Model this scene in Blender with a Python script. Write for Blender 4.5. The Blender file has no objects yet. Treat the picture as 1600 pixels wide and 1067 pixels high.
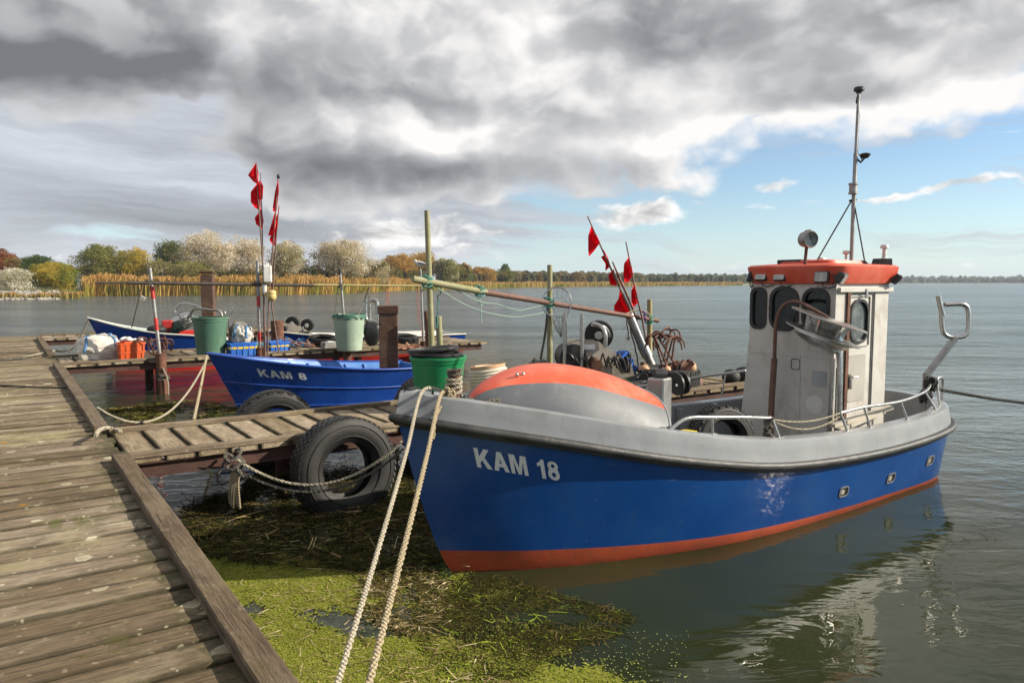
import bpy, bmesh, math, random
import numpy as np
from mathutils import Vector, Matrix, noise
from mathutils.geometry import tessellate_polygon
rnd = random.Random(7)
scene = bpy.context.scene
C = scene.collection
R = math.radians

# ------------------------------------------------------------------ camera
F = 1140.0; H = 2.2; HZ = 441.0            # focal length in photo pixels, eye height, horizon row
PITCH = math.atan((533.5 - HZ) / F)
cam_d = bpy.data.cameras.new('camera'); cam = bpy.data.objects.new('camera', cam_d); C.objects.link(cam)
cam_d.sensor_width = 36; cam_d.lens = F / 1600 * 36; cam_d.clip_end = 8000; cam_d.clip_start = .05
cam.location = (0, 0, H); cam.rotation_euler = (math.pi / 2 - PITCH, 0, 0)
scene.camera = cam
scene.view_settings.view_transform = 'Standard'; scene.view_settings.look = 'None'
scene.view_settings.exposure = .66; scene.view_settings.gamma = 1

# ------------------------------------------------------------------ node helpers
class NT:
    def __init__(s, tree): s.t = tree; s.n = tree.nodes; s.l = tree.links
    def new(s, typ, **kw):
        n = s.n.new(typ)
        for k, v in kw.items(): setattr(n, k, v)
        return n
    def put(s, sock, v):
        if hasattr(v, 'links') or isinstance(v, bpy.types.NodeSocket): s.l.new(v, sock)
        elif v is not None:
            if isinstance(v, (tuple, list)) and len(v) == 3 and sock.type == 'RGBA': v = (*v, 1)
            sock.default_value = v
    def m(s, op, a, b=None, c=None, clamp=False):
        n = s.new('ShaderNodeMath', operation=op, use_clamp=clamp)
        for i, v in enumerate((a, b, c)):
            if v is not None: s.put(n.inputs[i], v)
        return n.outputs[0]
    def vm(s, op, a, b=None, sc=None):
        n = s.new('ShaderNodeVectorMath', operation=op)
        s.put(n.inputs[0], a)
        if b is not None: s.put(n.inputs[1], b)
        if sc is not None: s.put(n.inputs['Scale'], sc)
        return n.outputs['Value'] if op in ('LENGTH', 'DISTANCE', 'DOT_PRODUCT') else n.outputs[0]
    def xyz(s, v):
        n = s.new('ShaderNodeSeparateXYZ'); s.put(n.inputs[0], v); return n.outputs
    def comb(s, x, y, z):
        n = s.new('ShaderNodeCombineXYZ')
        for i, v in enumerate((x, y, z)): s.put(n.inputs[i], v)
        return n.outputs[0]
    def noise(s, v, scale, detail=4, rough=.55, dist=0, out=0):
        n = s.new('ShaderNodeTexNoise'); s.put(n.inputs['Vector'], v); s.put(n.inputs['Scale'], scale)
        n.inputs['Detail'].default_value = detail; n.inputs['Roughness'].default_value = rough; n.inputs['Distortion'].default_value = dist
        return n.outputs[out]
    def mixc(s, f, a, b, blend='MIX'):
        n = s.new('ShaderNodeMix', data_type='RGBA', blend_type=blend)
        s.put(n.inputs[0], f); s.put(n.inputs[6], a); s.put(n.inputs[7], b); return n.outputs[2]
    def ss(s, v, a, b, lo=0., hi=1.):
        n = s.new('ShaderNodeMapRange', interpolation_type='SMOOTHSTEP')
        s.put(n.inputs[0], v); s.put(n.inputs[1], a); s.put(n.inputs[2], b); s.put(n.inputs[3], lo); s.put(n.inputs[4], hi)
        return n.outputs[0]

# ------------------------------------------------------------------ sky and sun
SUN_AZ = R(93)          # from +Y towards +X
SUN_EL = R(29)
w = bpy.data.worlds.new('World'); scene.world = w; w.use_nodes = True
def build_world():
    T = NT(w.node_tree); T.n.clear()
    out = T.new('ShaderNodeOutputWorld')
    sky = T.new('ShaderNodeTexSky', sky_type='NISHITA'); sky.sun_disc = False
    sky.sun_elevation = SUN_EL; sky.sun_rotation = SUN_AZ; sky.air_density = 1.0; sky.dust_density = .15; sky.ozone_density = 3.0
    bgs = T.new('ShaderNodeBackground'); T.l.new(sky.outputs[0], bgs.inputs[0]); bgs.inputs[1].default_value = .092
    tc = T.new('ShaderNodeTexCoord')
    d = tc.outputs['Generated']; dx, dy, dz = T.xyz(d)
    az = T.m('ARCTAN2', dx, dy); el = T.m('ARCSINE', dz)
    az0 = az; az = T.m('MULTIPLY_ADD', T.m('SUBTRACT', T.noise(T.comb(az, T.m('MULTIPLY', el, 1.6), 7.), 5., 5, .55), .5), .085, az)
    el0 = el; el = T.m('MULTIPLY_ADD', T.m('SUBTRACT', T.noise(T.comb(az, T.m('MULTIPLY', el, 1.6), 2.), 6., 5, .55), .5), .06, el)
    # lower edge of the big cloud bank as a curve over azimuth
    fc = T.new('ShaderNodeFloatCurve')
    pts = [(-200, 170), (0, 178), (150, 195), (330, 215), (390, 275), (455, 325), (560, 318), (650, 318), (800, 302), (1000, 266), (1200, 255), (1400, 222), (1500, 178), (1620, 128), (1800, 100)]
    cur = fc.mapping.curves[0]
    P = [((math.atan((x - 800) / F) + .8) / 1.6, (HZ - y) / F * math.cos(math.atan((x - 800) / F)) * 2) for x, y in pts]
    cur.points[0].location = P[0]; cur.points[-1].location = P[-1]
    for q in P[1:-1]: cur.points.new(*q)
    fc.mapping.update()
    T.put(fc.inputs['Value'], T.m('DIVIDE', T.m('ADD', az, .8), 1.6, clamp=True))
    edge = T.m('DIVIDE', fc.outputs[0], 2.0)
    def blob(px, py, rx, ry, rot=0):
        a = math.atan((px - 800) / F); e = (HZ - py) / F * math.cos(a)
        x = T.m('DIVIDE', T.m('SUBTRACT', az, a), rx / F); y = T.m('DIVIDE', T.m('SUBTRACT', el, e), ry / F)
        if rot: x = T.m('MULTIPLY_ADD', y, rot, x)
        r2 = T.m('MULTIPLY_ADD', x, x, T.m('MULTIPLY', y, y))
        return T.m('POWER', 2.718, T.m('MULTIPLY', r2, -1.0))
    def fbm(off, s1, sy, det, rough=.53, w_=0.):
        v = T.comb(T.m('MULTIPLY', T.m('ADD', az, off[0]), s1), T.m('MULTIPLY', T.m('ADD', el, off[1]), s1 * sy), w_)
        return T.noise(v, 1.0, det, rough, .25)
    def big(off):
        n = fbm(off, 4.2, 1.5, 6, .5, 3.1)
        base = T.m('MULTIPLY', T.m('SUBTRACT', T.m('ADD', el, off[1]), edge), 6.0)
        base = T.m('MAXIMUM', T.m('MINIMUM', base, .5), -.8)
        vo = T.new('ShaderNodeTexVoronoi', feature='F1'); vo.inputs['Scale'].default_value = 1.; vo.inputs['Detail'].default_value = 2.; vo.inputs['Roughness'].default_value = .5
        T.put(vo.inputs['Vector'], T.comb(T.m('MULTIPLY', T.m('ADD', az, off[0]), 13.), T.m('MULTIPLY', T.m('ADD', el, off[1]), 19.), 6.3))
        return T.m('ADD', T.m('MULTIPLY_ADD', vo.outputs['Distance'], -.25, .18), T.m('ADD', base, T.m('MULTIPLY_ADD', n, 1.35, -.60)))
    holes = T.m('MULTIPLY', blob(380, 125, 55, 60, .3), .42)
    holes = T.m('ADD', holes, T.m('MULTIPLY', blob(330, 195, 70, 30), .3))
    holes = T.m('ADD', holes, T.m('MULTIPLY', blob(705, 185, 45, 25), .3))
    D0 = T.m('SUBTRACT', big((0, 0)), holes)
    D1 = big((.022, .02))
    a_big = T.ss(D0, -.06, .16)
    # shade: thick parts are dark underneath, the side towards the sun is bright
    grad = T.m('SUBTRACT', D0, D1)
    lit = T.ss(grad, -.20, .24)
    shade_n = fbm((.3, .1), 3.4, 1.7, 5, .48, 9.0)
    low = T.ss(T.m('SUBTRACT', el, edge), .0, .11)          # bellies near the lower edge are darkest
    thick = T.ss(D0, .02, .5)
    bright = T.m('MULTIPLY', blob(850, 75, 90, 70), .5); bright = T.m('ADD', bright, T.m('MULTIPLY', blob(690, 225, 120, 40), .85))
    bright = T.m('ADD', bright, T.m('MULTIPLY', blob(1330, 195, 300, 34, -1.2), .95)); bright = T.m('ADD', bright, T.m('MULTIPLY', blob(390, 90, 70, 50), .7))
    bright = T.m('ADD', bright, T.m('MULTIPLY', blob(1000, 190, 130, 45), .35))
    dark = T.m('MULTIPLY', blob(130, 90, 300, 75), 1.1); dark = T.m('ADD', dark, T.m('MULTIPLY', blob(600, 280, 190, 40), .95))
    dark = T.m('ADD', dark, T.m('MULTIPLY', blob(540, 150, 150, 45), .6)); dark = T.m('ADD', dark, T.m('MULTIPLY', blob(1100, 90, 300, 45), .55)); dark = T.m('ADD', dark, T.m('MULTIPLY', blob(900, 262, 180, 25), .4))
    lum = T.m('MULTIPLY_ADD', thick, -.17, .735)
    lum = T.m('MULTIPLY_ADD', T.m('SUBTRACT', lit, .42), .19, lum)
    lum = T.m('MULTIPLY_ADD', T.m('SUBTRACT', shade_n, .5), .62, lum)
    lum = T.m('MULTIPLY_ADD', bright, .33, lum); lum = T.m('MULTIPLY_ADD', dark, -.22, lum)
    lum = T.m('MULTIPLY_ADD', T.m('MULTIPLY', T.m('SUBTRACT', 1., low), thick), -.05, lum)
    lum = T.m('MAXIMUM', T.m('MINIMUM', lum, .765), .315)
    lum = T.m('MULTIPLY', T.m('POWER', lum, 1.75), 1.0)
    cr = T.new('ShaderNodeMix', data_type='RGBA'); T.put(cr.inputs[0], T.ss(lum, .05, .75))
    T.put(cr.inputs[6], (.94, .975, 1.05)); T.put(cr.inputs[7], (1.03, 1.0, .97))
    c_big = T.vm('SCALE', cr.outputs[2], sc=lum)
    # thin streaked layer below the bank on the left
    vs = T.comb(T.m('MULTIPLY', az, 3.), T.m('MULTIPLY_ADD', az, 2.5, T.m('MULTIPLY', el, 34.)), 1.7)
    st = T.noise(vs, 1., 7, .6, .3)
    cover = T.m('SUBTRACT', 1., T.ss(az, R(-13), R(6)))
    gapL = T.m('ADD', T.m('MULTIPLY', blob(160, 372, 130, 16), .9), T.m('MULTIPLY', blob(60, 195, 120, 14), .45))
    a_st = T.m('MULTIPLY', T.ss(T.m('SUBTRACT', T.m('MULTIPLY_ADD', cover, .55, st), T.m('MULTIPLY', gapL, .5)), .5, .78), .95)
    l_st = T.m('POWER', T.m('SUBTRACT', T.m('MULTIPLY_ADD', T.noise(T.vm('ADD', vs, (3., .4, 5.)), .8, 6, .6), .50, .45), T.m('MULTIPLY', blob(300, 350, 260, 25), .14)), 2.0)
    c_st = T.vm('SCALE', (.94, .98, 1.07), sc=T.m('MULTIPLY', l_st, .82))
    # small fair-weather clouds and the low bank at the horizon
    b = T.m('MULTIPLY', blob(985, 338, 95, 30), 1.05)
    for q, k in (((1215, 292, 60, 14), .62), ((1470, 302, 150, 17, -2.0), .70), ((1560, 216, 70, 9, -2.), .6), ((1095, 318, 35, 10), .6), ((640, 365, 170, 32), .8), ((1505, 414, 45, 9), .66), ((720, 400, 190, 16), .55)):
        b = T.m('MAXIMUM', b, T.m('MULTIPLY', blob(*q), k))
    lowb = T.m('MULTIPLY', T.ss(el, .005, .03), T.ss(el, .045, .022)); b = T.m('MAXIMUM', b, T.m('MULTIPLY', lowb, .52))
    n0 = fbm((0, 0), 13., 2.0, 8, .58, 5.5); n1 = fbm((.012, .012), 13., 2.0, 8, .58, 5.5)
    Ds = T.m('MULTIPLY_ADD', n0, 1.3, T.m('SUBTRACT', b, 1.12))
    a_s = T.m('MULTIPLY', T.ss(Ds, -.03, .3), .95)
    l_s = T.m('POWER', T.m('MINIMUM', T.m('MULTIPLY_ADD', T.m('SUBTRACT', n0, n1), 1.3, T.m('MULTIPLY_ADD', T.ss(Ds, .1, .7), -.12, .86)), .95), 1.6)
    c_s = T.vm('SCALE', (1.0, .985, .97), sc=T.m('MULTIPLY', l_s, .74))
    # pale haze of the air low down
    hz = T.m('MULTIPLY', T.ss(el, .17, -.03), .82); hz = T.m('MULTIPLY', hz, hz)
    def bg(c):
        n = T.new('ShaderNodeBackground'); T.put(n.inputs[0], c); return n.outputs[0]
    def mx(f, a, b):
        n = T.new('ShaderNodeMixShader'); T.put(n.inputs[0], f); T.l.new(a, n.inputs[1]); T.l.new(b, n.inputs[2]); return n.outputs[0]
    s = mx(hz, bgs.outputs[0], bg((.33, .47, .60)))
    s = mx(a_st, s, bg(c_st)); s = mx(a_s, s, bg(c_s)); s = mx(a_big, s, bg(c_big))
    T.l.new(s, out.inputs[0])
build_world()
w.cycles.sampling_method = 'MANUAL'; w.cycles.sample_map_resolution = 512

sun_d = bpy.data.lights.new('sun', 'SUN'); sun = bpy.data.objects.new('sun', sun_d); C.objects.link(sun)
sun_d.energy = 5.0; sun_d.angle = R(.53); sun_d.color = (1, .91, .76)
sv = Vector((math.sin(SUN_AZ) * math.cos(SUN_EL), math.cos(SUN_AZ) * math.cos(SUN_EL), math.sin(SUN_EL)))
sun.rotation_euler = sv.to_track_quat('Z', 'Y').to_euler(); sun.location = (30, -5, 30)
scene.cycles.max_bounces = 6; scene.cycles.caustics_reflective = False; scene.cycles.caustics_refractive = False
scene.cycles.use_denoising = True; scene.cycles.sample_clamp_indirect = 6

# ------------------------------------------------------------------ pixel <-> place
def ray(px, py):
    dx = (px - 800) / F; dy = (533.5 - py) / F
    return Vector((dx, math.cos(PITCH) + dy * math.sin(PITCH), -math.sin(PITCH) + dy * math.cos(PITCH)))
def at(px, py, Y=None, z=None):
    r = ray(px, py); t = (z - H) / r.z if z is not None else Y / r.y
    return Vector((0, 0, H)) + r * t
class Frame:
    """ground frame: origin o, t runs along a, s runs along n"""
    def __init__(f, ox, oy, ang):
        f.o = Vector((ox, oy, 0)); f.ang = ang
        f.a = Vector((math.cos(ang), math.sin(ang), 0)); f.n = Vector((math.sin(ang), -math.cos(ang), 0))
    def w(f, t, s, z=0): return f.o + f.a * t + f.n * s + Vector((0, 0, z))
    def loc(f, p): r = Vector(p) - f.o; return r.dot(f.a), r.dot(f.n), p[2]
    def hit(f, px, py, t=None, s=None):
        r = ray(px, py); c = Vector((0, 0, H)) - f.o
        k = (t - c.dot(f.a)) / r.dot(f.a) if t is not None else (s - c.dot(f.n)) / r.dot(f.n)
        return Vector((0, 0, H)) + r * k
# ------------------------------------------------------------------ mesh helpers
class MB:
    def __init__(s): s.v = []; s.f = []
    def add(s, vs, fs):
        o = len(s.v); s.v += [tuple(v) for v in vs]; s.f += [tuple(i + o for i in f) for f in fs]; return s
    def box(s, c, size, rot=None, taper=1.0, bev=0.0):
        hx, hy, hz = [k / 2 for k in size]
        if bev:
            b = min(bev, hx * .9, hy * .9, hz * .9); bm = bmesh.new(); bmesh.ops.create_cube(bm, size=1)
            for q in bm.verts: q.co = Vector((q.co.x * 2 * hx, q.co.y * 2 * hy, q.co.z * 2 * hz))
            bmesh.ops.bevel(bm, geom=bm.edges[:], offset=b, segments=1, affect='EDGES'); bm.verts.index_update()
            vs = [q.co.copy() for q in bm.verts]; fs = [[q.index for q in f.verts] for f in bm.faces]; bm.free()
        else:
            vs = [Vector((x * hx, y * hy, z * hz)) for z in (-1, 1) for y in (-1, 1) for x in (-1, 1)]
            fs = [(0, 2, 3, 1), (4, 5, 7, 6), (0, 1, 5, 4), (2, 6, 7, 3), (0, 4, 6, 2), (1, 3, 7, 5)]
        if taper != 1.0:
            for q in vs:
                if q.z > 0: q.x *= taper; q.y *= taper
        if rot is not None: vs = [rot @ q for q in vs]
        c = Vector(c); return s.add([q + c for q in vs], fs)
    def bar(s, a, b, wx, wz, up=(0, 0, 1), bev=0.0):
        """box beam from a to b, wx wide, wz high"""
        a = Vector(a); b = Vector(b); d = b - a; L = d.length; d.normalize(); u = Vector(up)
        y = u.cross(d)
        if y.length < 1e-4: y = Vector((1, 0, 0)).cross(d)
        y.normalize(); z = d.cross(y)
        m = Matrix((d, y, z)).transposed()
        return s.box((a + b) / 2, (L, wx, wz), m, bev=bev)
    def tube(s, pts, r, seg=8, cap=True, closed=False):
        pts = [Vector(p) for p in pts]; n = len(pts)
        rr = r if isinstance(r, (list, tuple)) else [r] * n
        vs = []; prev = None
        for i, p in enumerate(pts):
            if closed: d = pts[(i + 1) % n] - pts[i - 1]
            else: d = pts[min(i + 1, n - 1)] - pts[max(i - 1, 0)]
            if d.length < 1e-9: d = Vector((0, 0, 1))
            d.normalize()
            if prev is None:
                x = d.orthogonal().normalized()
            else:
                x = prev - d * prev.dot(d)
                x = x.normalized() if x.length > 1e-6 else d.orthogonal().normalized()
            prev = x; y = d.cross(x)
            for k in range(seg):
                a = 2 * math.pi * k / seg; vs.append(p + (x * math.cos(a) + y * math.sin(a)) * rr[i])
        fs = []
        for i in range(n if closed else n - 1):
            j = (i + 1) % n
            for k in range(seg):
                q = (k + 1) % seg; fs.append((i * seg + k, i * seg + q, j * seg + q, j * seg + k))
        if cap and not closed:
            fs.append(tuple(range(seg - 1, -1, -1))); fs.append(tuple((n - 1) * seg + k for k in range(seg)))
        return s.add(vs, fs)
    def lathe(s, prof, c=(0, 0, 0), axis=(0, 0, 1), seg=24, close=False, jitter=0):
        """prof: (radius, height) along axis"""
        z = Vector(axis).normalized(); x = z.orthogonal().normalized(); y = z.cross(x); c = Vector(c); n = len(prof)
        vs = []
        for (r, h) in prof:
            for k in range(seg):
                a = 2 * math.pi * k / seg
                vs.append(c + z * h + (x * math.cos(a) + y * math.sin(a)) * r)
        fs = []
        for i in range(n if close else n - 1):
            j = (i + 1) % n
            for k in range(seg):
                q = (k + 1) % seg; fs.append((i * seg + k, i * seg + q, j * seg + q, j * seg + k))
        return s.add(vs, fs)
    def loft(s, rings, closed=True, cap=False):
        n = len(rings[0]); vs = [p for r in rings for p in r]; fs = []
        for i in range(len(rings) - 1):
            for k in range(n if closed else n - 1):
                q = (k + 1) % n; fs.append((i * n + k, i * n + q, (i + 1) * n + q, (i + 1) * n + k))
        if cap: fs.append(tuple(range(n - 1, -1, -1))); fs.append(tuple((len(rings) - 1) * n + k for k in range(n)))
        return s.add(vs, fs)
    def plate(s, outer, holes, fn, th):
        """flat plate with holes; 2-D points mapped by fn(u, v, depth)"""
        loops = [outer] + list(holes); flat = [q for l in loops for q in l]; n = len(flat)
        tris = tessellate_polygon([[Vector((q[0], q[1], 0)) for q in l] for l in loops])
        vs = [fn(q[0], q[1], 0) for q in flat] + [fn(q[0], q[1], th) for q in flat]
        fs = [tuple(t) for t in tris] + [tuple(i + n for i in reversed(t)) for t in tris]
        o = 0
        for l in loops:
            m = len(l)
            for k in range(m): q = (k + 1) % m; fs.append((o + k, o + q, o + q + n, o + k + n))
            o += m
        return s.add(vs, fs)
    def ball(s, c, r, seg=12, rings=8, scale=(1, 1, 1), fn=None):
        c = Vector(c); vs = []
        for i in range(rings + 1):
            th = math.pi * i / rings
            for k in range(seg):
                a = 2 * math.pi * k / seg
                d = Vector((math.sin(th) * math.cos(a), math.sin(th) * math.sin(a), math.cos(th)))
                q = Vector((d.x * scale[0], d.y * scale[1], d.z * scale[2])) * r
                if fn: q = fn(d, q)
                vs.append(c + q)
        fs = [(i * seg + k, (i + 1) * seg + k, (i + 1) * seg + (k + 1) % seg, i * seg + (k + 1) % seg) for i in range(rings) for k in range(seg)]
        return s.add(vs, fs)
MW = {}
def mesh_of(name, mb, smooth=None):
    me = bpy.data.meshes.new(name); me.from_pydata([tuple(v) for v in mb.v], [], mb.f); me.update()
    bm = bmesh.new(); bm.from_mesh(me); bmesh.ops.recalc_face_normals(bm, faces=bm.faces[:]); bm.to_mesh(me); bm.free()
    if smooth is not None:
        me.shade_smooth(); me.set_sharp_from_angle(angle=R(smooth))
    return me
def obj(name, mb, mat, parent=None, smooth=35, loc=None):
    """one mesh object from world-space vertices"""
    if parent is not None: M = MW[parent.name]
    elif loc is not None: M = Matrix.Translation(Vector(loc))
    else: M = Matrix.Identity(4)
    Mi = M.inverted(); mb.v = [Mi @ Vector(v) for v in mb.v]
    me = mesh_of(name, mb, smooth); o = bpy.data.objects.new(name, me); C.objects.link(o)
    me.materials.append(mat)
    if parent is not None: o.parent = parent
    elif loc is not None: o.location = loc
    MW[o.name] = M
    return o
def tag(o, label=None, cat=None, group=None, kind=None):
    for k, v in (('label', label), ('category', cat), ('group', group), ('kind', kind)):
        if v: o[k] = v
    return o
def thing(name, label, cat, loc=(0, 0, 0), rz=0, group=None):
    o = bpy.data.objects.new(name, None); C.objects.link(o); o.empty_display_size = .1
    o.location = loc; o.rotation_euler = (0, 0, rz)
    MW[o.name] = Matrix.Translation(Vector(loc)) @ Matrix.Rotation(rz, 4, 'Z')
    return tag(o, label, cat, group)
def piece(name, me, parent, loc, rot=(0, 0, 0), scale=(1, 1, 1)):
    """shared-mesh child placed by world position (parent unrotated)"""
    o = bpy.data.objects.new(name, me); C.objects.link(o); o.parent = parent
    o.location = Vector(loc) - parent.location; o.rotation_euler = rot; o.scale = scale
    MW[o.name] = MW[parent.name]; return o
def sag(a, b, drop, n=14, wob=0.0, seed=0):
    a = Vector(a); b = Vector(b); out = []
    for i in range(n + 1):
        k = i / n; p = a.lerp(b, k); p.z -= drop * 4 * k * (1 - k)
        if wob: p += Vector((noise.noise((k * 5, seed, 0)), noise.noise((k * 5, seed, 9)), noise.noise((k * 5, seed, 5)))) * wob
        out.append(p)
    return out
def spline(pts, n=6):
    pts = [Vector(p) for p in pts]; out = []
    for i in range(len(pts) - 1):
        p0 = pts[max(i - 1, 0)]; p1 = pts[i]; p2 = pts[i + 1]; p3 = pts[min(i + 2, len(pts) - 1)]
        for k in range(n):
            t = k / n
            out.append(.5 * ((2 * p1) + (p2 - p0) * t + (2 * p0 - 5 * p1 + 4 * p2 - p3) * t * t + (3 * p1 - p0 - 3 * p2 + p3) * t ** 3))
    out.append(pts[-1]); return out
def rrect(cx, cy, w_, h_, r, n=5, sh=0.0):
    out = []
    for (sx, sy, a0) in ((1, 1, 0), (-1, 1, 90), (-1, -1, 180), (1, -1, 270)):
        for k in range(n + 1):
            a = R(a0 + 90 * k / n); x = sx * (w_ / 2 - r) + r * math.cos(a); y = sy * (h_ / 2 - r) + r * math.sin(a)
            out.append((cx + x + sh * y, cy + y))
    return out
def lerp_tab(tab, x):
    if x <= tab[0][0]: return tab[0][1]
    for (a, b), (c, d) in zip(tab, tab[1:]):
        if x <= c:
            return b + (d - b) * (x - a) / (c - a)
    return tab[-1][1]
def smooth_tab(tab, x):
    """monotone-ish cubic through the table"""
    if x <= tab[0][0]: return tab[0][1]
    if x >= tab[-1][0]: return tab[-1][1]
    for i in range(len(tab) - 1):
        if x <= tab[i + 1][0]:
            x0, y0 = tab[i]; x1, y1 = tab[i + 1]; h = x1 - x0; t = (x - x0) / h
            m0 = (y1 - tab[i - 1][1]) / (x1 - tab[i - 1][0]) if i > 0 else (y1 - y0) / h
            m1 = (tab[i + 2][1] - y0) / (tab[i + 2][0] - x0) if i + 2 < len(tab) else (y1 - y0) / h
            return (2 * t ** 3 - 3 * t * t + 1) * y0 + (t ** 3 - 2 * t * t + t) * h * m0 + (-2 * t ** 3 + 3 * t * t) * y1 + (t ** 3 - t * t) * h * m1

# ------------------------------------------------------------------ materials
def pm(name, c1, c2=None, scale=6, rough=.5, metal=0, bump=0, bscale=30, stretch=(1, 1, 1), dirt=None, dscale=2.5, damt=.5, rvar=.15, coat=0, detail=6, lo=.35, hi=.68, rand=0, spec=.5, streak=None, samt=.5, speck=None):
    m = bpy.data.materials.new(name); m.use_nodes = True; T = NT(m.node_tree); b = T.n['Principled BSDF']
    tc = T.new('ShaderNodeTexCoord'); v = T.vm('MULTIPLY', tc.outputs['Object'], stretch)
    if rand:
        oi = T.new('ShaderNodeObjectInfo'); v = T.vm('ADD', v, T.vm('SCALE', (37., 11., 23.), sc=oi.outputs['Random']))
    col = c1
    if c2 is not None: col = T.mixc(T.ss(T.noise(v, scale, detail, .6), lo, hi), c1, c2)
    if dirt is not None:
        n = T.noise(tc.outputs['Object'], dscale, 8, .68, .4); col = T.mixc(T.m('MULTIPLY', T.ss(n, .48, .7), damt), col, dirt)
    if streak is not None:
        sn = T.noise(T.vm('MULTIPLY', tc.outputs['Object'], (9., 9., .8)), 1., 6, .7, .3); sm = T.noise(tc.outputs['Object'], 1.3, 4, .6)
        col = T.mixc(T.m('MULTIPLY', T.m('MULTIPLY', T.ss(sn, .52, .70), T.ss(sm, .42, .62)), samt), col, streak)
    if speck is not None:
        k1 = T.noise(tc.outputs['Object'], 26., 5, .75, .6); k2 = T.noise(tc.outputs['Object'], 1.9, 3, .6); col = T.mixc(T.m('MULTIPLY', T.ss(k1, .66, .70), T.ss(k2, .48, .6)), col, speck)
        k3 = T.noise(T.vm('MULTIPLY', tc.outputs['Object'], (3., 3., 40.)), 1.2, 3, .6, .3); col = T.mixc(T.m('MULTIPLY', T.m('MULTIPLY', T.ss(k3, .685, .70), T.ss(k2, .5, .4)), .6), col, speck)
    if rand:
        hs = T.new('ShaderNodeHueSaturation'); T.put(hs.inputs['Value'], T.m('MULTIPLY_ADD', oi.outputs['Random'], rand, 1 - rand / 2)); T.put(hs.inputs['Color'], col); col = hs.outputs[0]
    T.put(b.inputs['Base Color'], col)
    rn = T.noise(v, scale * 2.3, 5, .6); T.put(b.inputs['Roughness'], T.m('MULTIPLY_ADD', T.m('SUBTRACT', rn, .5), rvar * 2, rough, clamp=True))
    b.inputs['Metallic'].default_value = metal; b.inputs['Coat Weight'].default_value = coat; b.inputs['Coat Roughness'].default_value = .08
    b.inputs['Specular IOR Level'].default_value = spec
    if bump:
        bp = T.new('ShaderNodeBump'); bp.inputs['Strength'].default_value = bump; bp.inputs['Distance'].default_value = .02
        T.put(bp.inputs['Height'], T.noise(v, bscale, 6, .65)); T.l.new(bp.outputs[0], b.inputs['Normal'])
    return m
MAT = {}
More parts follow.
